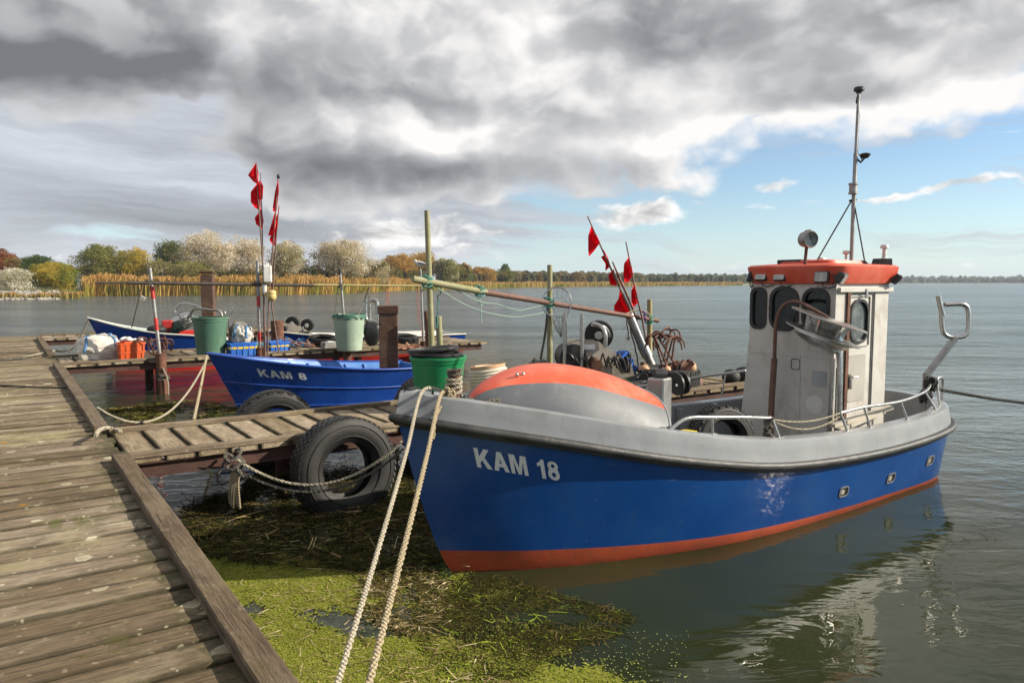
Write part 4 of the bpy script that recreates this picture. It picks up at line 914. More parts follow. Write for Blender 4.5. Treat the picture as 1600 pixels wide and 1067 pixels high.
# back and starboard walls
mb = MB().plate([(SL - .1, .31), (SR - .036, .31), (SR - .036, ZT), (SL, ZT)], [rrect((SL + SR) / 2 - .02, 1.82, .72, .5, .1)], lambda u, v, d: B.w(T1 - .035 + d, u, v), .035); obj('back_wall', mb, M['cabin'], wh, 30)
mb = MB().plate(rrect((SL + SR) / 2 - .02, 1.82, .72, .5, .1), [], lambda u, v, d: B.w(T1 - .02 + d, u, v), .004); obj('pane', mb, M['glass'], wh, None)
def stfn(u, v, d):
    f = max(0, min(1, (ZT - v) / 1.9)); return B.w(u, SL - .13 * f ** 1.5 + .004 + d, v)
mb = MB().plate([(T0 + .036, .31), (T1 - .036, .31), (T1 - .036, 1.2), (T1 - .036, ZT), (T0 + .036, ZT), (T0 + .036, 1.2)], [rrect((T0 + T1) / 2, 1.85, .6, .46, .1)], stfn, .03); obj('side_wall', mb, M['cabin'], wh, 30)
mb = MB().plate(rrect((T0 + T1) / 2, 1.85, .6, .46, .1), [], lambda u, v, d: stfn(u, v, .01 + d), .004); obj('pane', mb, M['glass'], wh, None)
mb = MB().box(B.w(T0 + .28, (SL + SR) / 2, 1.38), (.34, SR - SL - .1, .1), Matrix.Rotation(B.ang, 3, 'Z')); mb.box(B.w(T0 + .25, SL + .3, 1.5), (.1, .22, .2), Matrix.Rotation(B.ang, 3, 'Z'), bev=.01); obj('dashboard', mb, M['black'], wh, None)
mb = MB(); pth = [B.w(T0 + .6, SR - .32 + .03 * math.sin(k * 1.1), 2.12 - k * .055) for k in range(11)]; mb.tube(pth, [.03, .05, .055, .06, .06, .065, .065, .07, .075, .08, .05], 8); obj('hanging_oilskin', mb, M['flag'], wh, 60)
# roof with turned-up visor
def roof_ring(ex, z, r=.14, aft=0., fw=0.):
    return [B.w(q[0], q[1], z) for q in rrect((T0 + T1) / 2 + (aft - fw) / 2, (SL + SR) / 2, T1 - T0 + 2 * ex + aft + fw, SR - SL + 2 * ex, r, 6)]
mb = MB(); mb.loft([roof_ring(.01, ZT - .02), roof_ring(.035, ZT - .012, .16, .05), roof_ring(.075, ZT + .10, .18, .09), roof_ring(.085, ZT + .165, .18, .09), roof_ring(.06, ZT + .185, .17, .08), roof_ring(-.12, ZT + .20, .12, .06), roof_ring(-.45, ZT + .215, .05)], cap=True)
roof = obj('roof', mb, M['roofred'], wh, 40)
mb = MB(); mb.loft([roof_ring(-.16, ZT + .195, .12), roof_ring(-.18, ZT + .235, .12), roof_ring(-.40, ZT + .25, .05)], cap=True); obj('roof_hatch', mb, M['roofred'], roof, 40)
def Rz(a): return Matrix.Rotation(a, 3, 'Z')
# flood lights on the visor
def floodlight(px, py, Y, yaw, tilt):
    c = at(px, py, Y=Y); m3 = Rz(yaw) @ Matrix.Rotation(tilt, 3, 'X')
    mb = MB().box(c, (.15, .045, .12), m3, bev=.012)
    for k in range(6): mb.box(c + m3 @ Vector((-.055 + k * .022, .034, 0)), (.006, .03, .1), m3)
    o = obj('flood_light', mb, M['black'], roof, 30)
    mb = MB().plate(rrect(0, 0, .128, .098, .01, 2), [], lambda u, v, d: c + m3 @ Vector((u, -.0255 + d, v)), .003); obj('lens', mb, M['lens'], o, None)
    mb = MB().tube([c + m3 @ Vector((0, .02, -.05)), c + m3 @ Vector((.0, .05, -.10)), c + m3 @ Vector((.06, .06, -.11)), c + m3 @ Vector((.13, .07, -.08))], .006, 6); mb.bar(c + m3 @ Vector((0, .03, 0)), c + m3 @ Vector((0, .10, -.02)), .05, .012); obj('cable', mb, M['black'], o, 60)
fn_ = B.ang - math.pi / 2
Yw = lambda t, s: B.w(t, s).y
floodlight(1171, 432, Yw(T0 - .09, SL - .06), fn_ - .9, -.35); floodlight(1190, 431, Yw(T0 - .12, SL + .12), fn_, -.3); floodlight(1219, 431, Yw(T0 - .12, SL + .35), fn_, -.25)
floodlight(1284, 433, Yw(T0 - .12, SR - .12), fn_ + .1, -.15); floodlight(1316, 435, Yw(T0 + .08, SR + .14), B.ang + .25, .55); floodlight(1402, 437, Yw(T1 + .1, SR + .14), B.ang + .5, .7)
# search light
Yr = Yw(T0 + .12, SR - .3); c = at(1261, 374, Y=Yr); b_ = at(1257, 415, Y=Yr)
mb = MB().tube([b_ - Vector((0, 0, .05)), c - Vector((0, 0, .05))], .018, 8); sl = obj('search_light', mb, M['rust'], roof, 50)
dv = (Vector((.25, -1, -.05))).normalized(); mb = MB().lathe([(.0, -.085), (.055, -.08), (.08, -.05), (.088, .0), (.092, .06), (.082, .075), (.078, .07)], c, dv, 24); mb.bar(c + Vector((-.02, 0, .085)), c + Vector((.03, 0, .095)), .03, .02); obj('lamp_body', mb, M['galv'], sl, 40)
mb = MB().lathe([(.0, .052), (.04, .058), (.079, .064)], c, dv, 24); obj('lamp_glass', mb, M['dirtyglass'], sl, 60)
# mast
Ym = Yw(5.15, .2); mp = lambda x, y: at(x, y, Y=Ym)
mb = MB().tube([mp(1330, 416), mp(1334, 310), mp(1337, 240)], .022, 10); mb.tube([mp(1337, 240), mp(1342, 140)], .017, 8); mast = obj('mast', mb, M['galv'], roof, 50)
mb = MB().lathe([(0, 0), (.03, 0), (.035, .02), (.055, .025), (.055, .055), (.045, .065), (0, .068)], mp(1342, 146), (0, 0, 1), 14); mb.tube([mp(1340, 150), mp(1338, 160), mp(1341, 165), mp(1342, 180), mp(1340, 210), mp(1339, 245)], .009, 6); obj('masthead_lamp', mb, M['black'], mast, 40)
mb = MB().lathe([(0, -.06), (.05, -.06), (.05, -.045), (.042, -.04), (.042, .035), (.05, .04), (.05, .06), (0, .06)], mp(1333, 295), (0, 0, 1), 16); obj('anchor_lamp', mb, M['galv'], mast, 40)
mb = MB().lathe([(0, -.035), (.03, -.03), (.055, 0), (.055, .015), (.03, .025), (0, .027)], mp(1352, 243), (0, 0, 1), 14); mb.tube([mp(1338, 248), mp(1345, 254), mp(1351, 247)], .012, 6); mb.tube([mp(1337, 238), mp(1343, 242), mp(1347, 250)], .006, 6); obj('aerial', mb, M['black'], mast, 40)
obj('stay', MB().tube([mp(1331, 313), at(1275, 410, Y=Yw(T0 + .15, .0))], .008, 6), M['black'], mast, 60); obj('stay', MB().tube([mp(1334, 313), at(1351, 408, Y=Yw(T1 - .1, SR - .1))], .008, 6), M['black'], mast, 60); mb = MB(); mb.tube([mp(1327, 314), mp(1338, 312)], .012, 6); obj('stay_bracket', mb, M['black'], mast, 60)
def dome(px, py, Y, s=1., mat='white'):
    c = at(px, py, Y=Y); mb = MB().lathe([(0, .045 * s), (.035 * s, .04 * s), (.05 * s, .02 * s), (.05 * s, 0), (.03 * s, -.012 * s), (.018 * s, -.02 * s), (.016 * s, -.09 * s), (0, -.09 * s)], c, (0, 0, 1), 16); return obj('antenna_dome', mb, M[mat], roof, 50)
dome(1284, 408, Yw(T0 + .4, 0), .95); dome(1322, 396, Yw(5.05, .1), .75)
c = at(1382, 388, Y=Yw(T1 - .05, .2)); mb = MB().lathe([(0, .04), (.035, .038), (.045, .02), (.045, 0), (.02, -.005), (.024, -.10), (.024, -.11), (.04, -.115), (.04, -.20), (0, -.20)], c, (0, 0, 1), 16); obj('aerial', mb, M['white'], roof, 40)
mb = MB(); pl = [at(x, y, Y=Yw(T1 - .1, .28)) for x, y in ((1337, 418), (1338, 409), (1352, 407), (1357, 412), (1372, 413), (1375, 404), (1394, 404), (1395, 428), (1370, 428))]
n = len(pl); mb.add(pl + [q + B.n * -.08 for q in pl], [tuple(range(n)), tuple(range(2 * n - 1, n - 1, -1))] + [(k, (k + 1) % n, (k + 1) % n + n, k + n) for k in range(n)]); obj('spray_board', mb, M['black'], roof, None)
# low boxes on the roof
mb = MB(); mb.box(B.w(T0 + .3, SL + .35, ZT + .225), (.25, .3, .05), Rz(B.ang), bev=.01); obj('roof_box', mb, M['black'], roof, 30)
# front-wall fittings
q = B.loc(B.hit(1243, 569, t=T0)); mb = MB().plate(rrect(q[1], q[2], .11, .12, .03), [rrect(q[1], q[2], .096, .106, .024)], lambda u, v, d: ffn(u, v, -.004 + d), .006); obj('hatch_outline', mb, M['gasket'], wh, None)
q = B.loc(B.hit(1280, 592, t=T0)); mb = MB().plate(rrect(q[1], q[2], .17, .17, .01, 2), [], lambda u, v, d: ffn(u, v, -.003 + d), .004); obj('anti_slip_patch', mb, M['deckgrey'], wh, None)
q = B.loc(B.hit(1273, 632, t=T0)); mb = MB().plate([(q[1] + .1 * math.cos(k * .26), q[2] + .1 * math.sin(k * .26)) for k in range(24)], [], lambda u, v, d: ffn(u, v, -.003 + d), .004); obj('blanking_disc', mb, M['white'], wh, None)
# rust-brown arched pipe and the net drum
TD = T0 - .16
hp = lambda x, y, t=TD: B.hit(x, y, t=t)
mb = MB(); mb.tube([hp(1202, 720), hp(1206, 620), hp(1210, 560)], .033, 10); mb.tube(spline([hp(1210, 562), hp(1212, 512), hp(1217, 488), hp(1229, 474), hp(1245, 471, TD - .05), hp(1264, 480, TD - .1), hp(1285, 492, TD - .15), hp(1294, 497, TD - .15)], 5), .020, 10); drum = obj('net_drum_arm', mb, M['rustpole'], boat, 60)
dc = (hp(1290, 512, TD - .2)); ax = Vector(hp(1300, 470, TD - .2) - hp(1280, 552, TD - .2)).normalized(); vw = ray(1290, 512).normalized(); ax = Vector((.36, 0, .93)); ax = (ax - vw * ax.dot(vw)).normalized(); ax = (ax - vw * .06).normalized()
def disc(c, r, th): return MB().lathe([(0.03, -th), (r - .01, -th), (r, -th * .5), (r, th * .5), (r - .01, th), (.03, th)], c, ax, 40)
up = dc + ax * .085; dn = dc - ax * .075
mb = disc(up, .37, .008); obj('drum_disc', mb, M['steel'], drum, 40)
mb = disc(dn, .365, .008); obj('drum_disc', mb, M['steel'], drum, 40)
mb = MB().lathe([(.0, -.07), (.20, -.07), (.15, .0), (.20, .08), (0, .08)], dc, ax, 28)
for k in range(6):
    a = k * math.pi / 3; x = ax.orthogonal().normalized(); y = ax.cross(x); d_ = x * math.cos(a) + y * math.sin(a); mb.bar(dc + d_ * .16 - ax * .05, dc + d_ * .19 + ax * .07, .02, .05, up=tuple(d_))
obj('drum_hub', mb, M['steel'], drum, 35)
mb = MB().lathe([(.0, -.20), (.10, -.20), (.24, -.15), (.27, -.11), (.27, -.09), (0, -.085)], dc, ax, 32); obj('drum_motor', mb, M['steel'], drum, 35)
mb = MB().tube(spline([dc - ax * .17 + B.n * .02, hp(1300, 548, TD - .12), hp(1311, 553, TD - .05), hp(1312, 600, TD - .05)], 5), .03, 8); mb.tube([hp(1313, 560, TD - .02), hp(1311, 720, TD - .02)], .026, 8); mb.tube([hp(1302, 560, TD + .02), hp(1294, 720, TD + .02)], .024, 8); mb.tube([hp(1308, 575, TD + .06), hp(1303, 720, TD + .06)], .012, 8); obj('drum_post', mb, M['steel'], drum, 50)
# rails on the gunwale
def cap_pt(px, s_in=.11):
    best = None
    for i in range(2, 398):
        t = i / 400; p = cs(t, 1, bh(t), s_in); e = abs(project(p)[0] - px)
        if best is None or e < best[0]: best = (e, p)
    return best[1]
def rail(pxs, tops, feet):
    mb = MB(); pts = []
    for (x, y), ft in tops:
        f_ = cap_pt(ft); pts.append(at(x, y, Y=f_.y + .0))
    mb.tube(spline(pts, 5), .0155, 8)
    for i in feet:
        f_ = cap_pt(tops[i][1]); mb.tube([f_, pts[i]], .012, 8); mb.box(f_ + Vector((0, 0, .004)), (.07, .05, .008), Rz(B.ang))
    return obj('guard_rail', mb, M['steel'], boat, 50)
rail(0, [((1034, 683), 1034), ((1056, 664), 1056), ((1076, 653), 1078), ((1112, 652), 1114), ((1160, 652), 1164), ((1206, 653), 1218)], [0, 3, 5])
rail(0, [((1313, 645), 1324), ((1350, 636), 1359), ((1407, 627), 1418), ((1445, 612), 1462), ((1454, 600), 1470)], [0, 1, 2, 3])
mb = MB(); e1 = at(1466, 650, Y=8.3); mb.tube(spline([cap_pt(1474) , at(1464, 596, Y=8.25), at(1468, 590, Y=8.3), at(1473, 596, Y=8.4), at(1470, 640, Y=8.4)], 5), .014, 8); obj('rail_hoop', mb, M['steel'], boat, 50)
# starboard rail
mb = MB(); tp = [B.hit(x, y, s=-1.0) for x, y in ((985, 606), (1048, 597), (1100, 588), (1165, 579))]; mb.tube(tp, .0155, 8)
for x, y in ((1134, 584), (1048, 597), (1000, 604)):
    q = B.hit(x, y, s=-1.0); mb.tube([q, Vector((q.x - .05, q.y, .8))], .011, 8)
obj('guard_rail', mb, M['steel'], boat, 50)
# stern gantry
Yg = Yw(6.15, .55); gp = lambda x, y: at(x, y, Y=Yg)
mb = MB().tube(spline([gp(1466, 462), gp(1470, 480), gp(1474, 494)], 4), .028, 10); mb.tube(spline([gp(1471, 490), gp(1473, 515), gp(1480, 525), gp(1495, 527), gp(1508, 524), gp(1513, 512), gp(1513, 487), gp(1508, 477), gp(1496, 475), gp(1476, 476)], 5), .026, 10); gan = obj('stern_roller_frame', mb, M['steel'], boat, 50)
mb = MB(); mb.bar(gp(1493, 527), gp(1448, 586), .05, .07, up=(0, -1, 0)); mb.bar(gp(1448, 583), gp(1444, 668), .05, .075, up=(0, -1, 0)); obj('stern_bracket', mb, M['galv'], gan, None)
# aluminium box column and starboard inner bulwark stanchion
q0 = B.loc(at(1014, 668, Y=B.w(2.45, .25).y)); c0 = at(1030, 640, Y=B.w(2.5, .2).y)
tb = at(1030, 590, Y=c0.y).z; mb = MB().box(Vector((c0.x, c0.y, (tb + .3) / 2)), (.17, .17, tb - .3), Rz(B.ang + .25), bev=.012); alc = obj('aluminium_column', mb, M['alu'], boat, 30)
mb = MB().tube([Vector((c0.x - .05, c0.y, tb + .03)), Vector((c0.x + .06, c0.y + .02, tb + .03))], .05, 12); mb.lathe([(.03, .0), (.11, 0), (.11, .02), (.05, .03), (.05, .06), (.11, .07), (.11, .09), (.03, .09)], at(1056, 600, Y=c0.y + .1), (1, .5, .1), 24); obj('line_hauler', mb, M['black'], alc, 40)
mb = MB().box(at(1050, 682, Y=6.6), (.55, .12, .06), Rz(B.ang)); obj('yellow_ledge', mb, M['yellowpaint'], boat, None)
for k, tt in enumerate((2.9, 3.5, 4.1, 4.8, 5.5)):
    mb = MB().bar(B.w(tt, -.86, .32), B.w(tt, -.86, .78), .06, .04, up=(B.a.x, B.a.y, 0)); obj('bulwark_rib', mb, M['gunwale'], bul, None)
mb = MB(); mb.bar(at(1300, 665, Y=6.9), at(1392, 636, Y=7.6), .06, .035); mb.bar(at(1310, 672, Y=6.9), at(1380, 643, Y=7.5), .05, .035); obj('loose_slat', mb, M['cream'], boat, None)

q = B.loc(B.hit(1252, 600, t=T0)); mb = MB().bar(B.w(T0 - .001, q[1], .32), B.w(T0 - .001, q[1] - .02, 1.42), .006, .005, up=(B.a.x, B.a.y, 0)); obj('panel_seam', mb, M['doorpanel'], wh, None)
mb = MB().bar(B.w(T0 - .001, SL + .0, 1.40), B.w(T0 - .001, SR - .01, 1.40), .006, .004); obj('panel_seam', mb, M['doorpanel'], wh, None)
mb = MB()
for q in wf:
    for k in range(10):
        a = 6.283 * k / 10; mb.ball(ffn(q[0] + math.cos(a) * (q[2] / 2 + .035), q[1] + math.sin(a) * (q[3] / 2 + .035), -.001), .005, 6, 4)
for k in range(12): mb.ball(ffn(SL + .03 + (SR - SL - .06) * k / 11, ZT - .05, -.001), .006, 6, 4)
tag(obj('screw', mb, M['rust'], wh, 60), kind='stuff')
mb = MB().tube([B.w(T0 + .35, SL + .25, 1.44), B.w(T0 + .35, SL + .25, 1.6)], .02, 8); wc = B.w(T0 + .42, (SL + SR) / 2 - .1, 1.5); mb.tube([wc + Rz(B.ang) @ Vector((.05 * math.sin(a), .17 * math.cos(a), .17 * math.sin(a))) for a in [i * .3927 for i in range(16)]], .014, 6, closed=True)
for a in (0, 2.09, 4.19): mb.tube([wc, wc + Rz(B.ang) @ Vector((.05 * math.sin(a), .17 * math.cos(a), .17 * math.sin(a)))], .009, 6)
obj('steering_wheel', mb, M['steel'], wh, 50)
# ------------------------------------------------------------------ small open boats
M['boatblue'] = pm('royal_blue_paint', (.004, .038, .235), (.006, .05, .29), 2, .3, 0, .04, 25, dirt=(.02, .07, .25), damt=.3, coat=.3)
M['boatinner'] = pm('light_blue_paint', (.03, .14, .42), (.05, .18, .48), 3, .45, dirt=(.1, .16, .3), damt=.4)
M['redpaint'] = pm('red_boat_paint', (.46, .025, .018), (.38, .02, .018), 3, .4, dirt=(.25, .04, .03))
M['tealpaint'] = pm('teal_inner_paint', (.03, .22, .17), (.05, .26, .2), 4, .5)
M['boatwhite'] = pm('white_gunwale_paint', (.55, .54, .50), (.45, .44, .41), 5, .5)
def open_boat(name, label, fr, L, hb, sheer, rake, hullm, innerm, capm, text=None, textu=(.3, .75), lowm=None, lowz=0., tz=.5, floor=.15, tm='lettering', strakes=(.45,), th=.1):
    t = thing(name, label, 'boat', fr.w(L / 2, 0, 0), fr.ang)
    HB = [(0, 0), (.05, .16), (.15, .42), (.3, .72), (.5, .95), (.7, 1), (.9, .93), (1, .88)]
    def pt(tn, f, sd, inn=0.):
        zs = smooth_tab(sheer, tn * L); z = -.25 + f * (zs + .25); z01 = max(0, z) / zs
        b = smooth_tab(HB, tn) * hb * (.68 + .32 * z01 ** (1.2 if tn > .3 else 1.6)); b = max(0., b - inn)
        ts = -rake * z01 + inn * (1.2 if tn < .1 else 0); return fr.w(ts + (L - inn - ts) * tn, sd * b, z)
    tns = [(1 - math.cos(math.pi / 2 * i / 26)) for i in range(27)]
    ring = [(q, 1) for q in tns] + [(q, -1) for q in reversed(tns[1:])]
    def fz(tn, z): zs = smooth_tab(sheer, tn * L); return (z + .25) / (zs + .25)
    mb = MB(); mb.loft([[pt(q, fz(q, lowz) * 0 + (fz(q, lowz) + (1 - fz(q, lowz)) * k / 9), s) for q, s in ring] for k in range(10)]); hl = obj('hull', mb, hullm, t, 45)
    mb = MB(); mb.loft([[pt(q, fz(q, lowz) * k / 4, s) for q, s in ring] for k in range(5)]); obj('bottom', mb, lowm or hullm, t, 45)
    mb = MB(); mb.loft([[pt(q, 1, s) for q, s in ring], [pt(q, 1, s, .035) for q, s in ring]]); mb.loft([[pt(q, 1 + (fz(q, floor) - 1) * k / 6, s, .035 + .004 * k) for q, s in ring] for k in range(7)]); obj('inner_skin', mb, innerm, t, 45)
    mb = MB(); mb.add([(lambda p: Vector((p.x, p.y, floor + .01)))(pt(q, fz(q, floor), s, .06)) for q, s in ring if q > .05], [tuple(range(len([1 for q, s in ring if q > .05])))]); obj('bottom_boards', mb, innerm, t, None)
    for sd in (1, -1):
        mb = MB().tube([pt(q, 1, sd, -.005) + Vector((0, 0, .008)) for q in tns], .022, 8); obj('gunwale', mb, capm, t, 60)
        for st in strakes:
            mb = MB().tube([pt(q, st + .0, sd, -.004) for q in tns], .014, 6); obj('strake', mb, hullm, t, 60)
        for k in range(4, 10):
            q = k / 10; p0 = pt(q, .97, sd, .05); p1 = pt(q, fz(q, floor), sd, .07); mb = MB().bar(p0, p1, .05, .03, up=tuple(fr.a)); obj('rib', mb, innerm, t, None)
    for q in (.45, .75):
        a = pt(q, .7, 1, .08); b = pt(q, .7, -1, .08); z = min(a.z, b.z); mb = MB().bar(Vector((a.x, a.y, z)), Vector((b.x, b.y, z)), .22, .03); obj('thwart', mb, innerm, t, None)
    if text:
        lettering(text, lambda u, v, d: pt(textu[0] + (textu[1] - textu[0]) * u, tz + v * th, 1, -.006 - d), t, M[tm])
    return t, pt
FB8 = Frame(-4.64, 12.32, jang)
kam8, k8 = open_boat('rowing_boat', 'bright blue open boat with KAM 8 on its bow between the finger jetties', FB8, 3.35, .78, [(0, 1.02), (.7, .87), (1.5, .74), (2.4, .64), (3.35, .60)], .5, M['boatblue'], M['boatinner'], M['boatblue'], 'KAM 8', (.165, .36), tz=.755, strakes=(.62, .30), th=.12)
FB2 = Frame(-9.75, 17.85, jang - .1)
kam2, k2 = open_boat('motor_boat', 'dark blue open boat with teal inside, KAM2 on the bow, beyond the second jetty', FB2, 3.9, .75, [(0, 1.34), (.6, 1.12), (1.3, .95), (2.1, .86), (2.7, .74), (3.1, .55), (3.9, .5)], .55, M['boatblue'], M['tealpaint'], M['boatwhite'], 'KAM2', (.15, .29), lowm=M['redpaint'], lowz=.17, tz=.74, tm='letteringgrey', strakes=(.45,), th=.10)
FB3 = Frame(-5.9, 18.9, jang - .05)
boat3, k3 = open_boat('work_boat', 'pale open work boat with red bottom behind the second finger jetty', FB3, 4.9, .85, [(0, .95), (1, .82), (2.4, .74), (4.9, .72)], .4, M['boatblue'], M['boatwhite'], M['boatwhite'], lowm=M['redpaint'], lowz=.24, strakes=())
# ------------------------------------------------------------------ reusable things
def tyre(label, c, axis, Ro, wd, ri, group=None, worn=False):
    axis = Vector(axis).normalized(); c = Vector(c); t = thing('tyre', label, 'tyre', c, 0, group)
    h = wd / 2; s = Ro - ri
    prof = [(ri, -h * .62), (ri + .02, -h * .75), (ri + s * .3, -h * .98), (ri + s * .62, -h), (ri + s * .85, -h * .9), (Ro - .012, -h * .78), (Ro, -h * .7), (Ro, h * .7), (Ro - .012, h * .78), (ri + s * .85, h * .9), (ri + s * .62, h), (ri + s * .3, h * .98), (ri + .02, h * .75), (ri, h * .62), (ri + .03, h * .5), (ri + s * .6, h * .75), (Ro - .04, h * .6), (Ro - .04, -h * .6), (ri + s * .6, -h * .75), (ri + .03, -h * .5)]
    mb = MB().lathe(prof, c, axis, 56, close=True); obj('carcass', mb, M['rubber'], t, 40)
    mb = MB(); x = axis.orthogonal().normalized(); y = axis.cross(x); n = 52
    for k in range(n):
        a = 2 * math.pi * k / n
        for j, off in enumerate((-.52, -.18, .18, .52)):
            aa = a + (j % 2) * math.pi / n; d = x * math.cos(aa) + y * math.sin(aa); tg = -x * math.sin(aa) + y * math.cos(aa)
            m3 = Matrix((tg, axis, d)).transposed() @ Matrix.Rotation(.35 if off < 0 else -.35, 3, 'Z')
            mb.box(c + d * (Ro + .004) + axis * (off * h * 1.15), (2 * math.pi * Ro / n * .74, h * .32, .011), m3)
        for sd in (-1, 1):
            if k % 2 == 0 and Ro < .49:
                d = x * math.cos(a) + y * math.sin(a); tg = -x * math.sin(a) + y * math.cos(a); m3 = Matrix((tg, axis, d)).transposed(); mb.box(c + d * (Ro - .022) + axis * (sd * h * .82), (2 * math.pi * Ro / n * .9, h * .12, .05), m3)
    tag(obj('tread', mb, M['rubber'], t, None), kind='stuff')
    mb = MB()
    for sd in (-1, 1):
        for f in (.28, .72): mb.lathe([(ri + s * f - .006, sd * h * .99), (ri + s * f, sd * h * 1.02), (ri + s * f + .006, sd * h * .99)], c, axis, 48)
    obj('sidewall_rings', mb, M['rubber'], t, 60)
    return t
nf = Vector((fa.y, -fa.x, 0))
pt_ = jp(4.30, 0.02); k_ = None
def on_line(k, px, z, off=0.):
    """point above the line at jetty distance k seen at pixel column px"""
    o = jp(k); r = (px - 800) / F; u = (r * o.y - o.x) / (fa.x - r * fa.y); q = o + fa * u + nf * off; q.z = z; return q
q = on_line(4.30, 518, .385, .27); tyre('big worn truck tyre hanging on the near side of the finger jetty', q, nf + Vector((.10, 0, .06)), .50, .30, .262)
q = on_line(5.70, 432, .46, -.18); tyre('tyre hanging on the far side of the finger jetty beside the bright blue boat', q, nf + Vector((-.1, 0, .0)), .47, .24, .27)
q = on_line(5.70, 668, .48, -.16); tyre('dark tyre half hidden behind the bow and the bright green tub', q, nf + Vector((.3, .2, .0)), .48, .24, .27)
q = at(1126, 700, Y=B.w(3.1, .35).y); tyre('tyre standing inside the large boat before the wheelhouse', Vector((q.x, q.y, .31 + .355)), Vector((.42, -1, .12)), .35, .22, .21)
q = at(1040, 612, Y=10.6); lt = tyre('truck tyre lying flat on the end of the finger jetty under the anchors', Vector((q.x, q.y, D + .15)), (0.02, .0, 1), .48, .27, .27)
q = at(502, 545, Y=17.0); tyre('old tyre lying half hidden on the deck left of the pale green bin', Vector((q.x - .1, q.y + .6, D + .12)), (.1, -.15, 1), .35, .2, .2)
q = at(632, 530, Y=17.9); tyre('tyre lying behind the brown capped post', Vector((q.x, q.y, D + .13)), (.1, -.1, 1), .34, .2, .2)

def bin_(name, label, c, r0, r1, h, mat, rim=.02, liner=None, seg=36, group=None, lean=(0, 0, 1), cat='bin'):
    c = Vector(c); t = thing(name, label, cat, c, 0, group)
    mb = MB().lathe([(0, .0), (r0 - .02, .0), (r0, .02), (r0 + (r1 - r0) * .88, h * .88), (r0 + (r1 - r0) * .885 + rim * .5, h * .885), (r1 + rim * .4, h - .035), (r1 + rim, h - .03), (r1 + rim, h), (r1, h + .004), (r1 - .012, h), (r0 - .01, .03), (0, .03)], c, lean, seg); b = obj('bin_body', mb, mat, t, 35)
    if liner:
        mb = MB(); n = 40; r_ = random.Random(3); top = []; a_ = []; lo = []
        for k in range(n):
            a = 2 * math.pi * k / n; w_ = r_.uniform(-.01, .012); a_.append(c + Vector((math.cos(a) * (r1 - .03), math.sin(a) * (r1 - .03), h - .12))); top.append(c + Vector((math.cos(a) * (r1 + rim), math.sin(a) * (r1 + rim), h + .02 + w_))); lo.append(c + Vector((math.cos(a) * (r1 + rim + .012), math.sin(a) * (r1 + rim + .012), h - .05 + r_.uniform(-.035, .02))))
        mb.loft([a_, top, lo]); obj('liner', mb, liner, t, 60)
    return t
P1 = at(330, 556, z=D); bin_('rubbish_bin', 'dark sage green bin on the second finger jetty beside the wooden post', P1, .27, .345, .81, M['binA'], .02)
P2 = at(546, 548, z=D); bin_('rubbish_bin', 'pale green bin with a white liner edge, next to the brown capped post', P2, .275, .355, .80, M['binB'], .012, M['binlid'])
P3 = at(685, 640, z=D); P3 = Vector((P3.x, P3.y, D)); tb_ = bin_('tub', 'bright green plastic tub behind the bow of the large boat', P3, .255, .325, .65, M['tub'], .018, cat='tub')
bin_('mason_tub', 'black mason tub nested askew in the bright green tub, lower one', P3 + Vector((-.03, .0, .50)), .20, .30, .20, M['black'], .022, lean=(.03, 0, 1), cat='tub')
bin_('mason_tub', 'uppermost black mason tub tilted on the green tub', P3 + Vector((-.045, .01, .56)), .20, .285, .19, M['black'], .022, lean=(-.09, .02, 1), cat='tub')
# rope and gear collected in the sage bin: bent steel tube
mb = MB().tube(spline([P1 + Vector((-.95, .9, .55)), P1 + Vector((-.75, .8, .83)), P1 + Vector((-.6, .7, .95)), P1 + Vector((-.2, .6, .93)), P1 + Vector((.02, .55, .86)), P1 + Vector((.04, .55, .3))], 5), .028, 8); tag(obj('bent_tube', mb, M['galv'], None, 50, P1 + Vector((-.3, .7, 0))), 'bent steel tube arching behind the dark sage green bin', 'tube')
# dirty white barrel
q = at(768, 610, Y=9.6); q.z = D; t = thing('barrel', 'dirty white ribbed barrel behind the red topped cuddy', 'barrel', q)
pr = [(0, 0), (.20, 0), (.23, .03)]; 
for k in range(9): pr += [(.235 + .035 * math.sin(k / 9 * 2.6), .05 + k * .055), (.247 + .035 * math.sin(k / 9 * 2.6), .07 + k * .055)]
pr += [(.235, .56), (.24, .58), (.22, .60), (.2, .58), (.2, .1), (0, .1)]
mb = MB().lathe([(r * .95, h * .72) for r, h in pr], q, (-.12, .05, 1), 32); obj('barrel_body', mb, M['whitebarrel'], t, 40)
mb = MB().lathe([(.216, .405), (.233, .408), (.235, .44), (.216, .444)], q, (-.12, .05, 1), 32, close=True); obj('rim', mb, M['buoy'], t, 40)

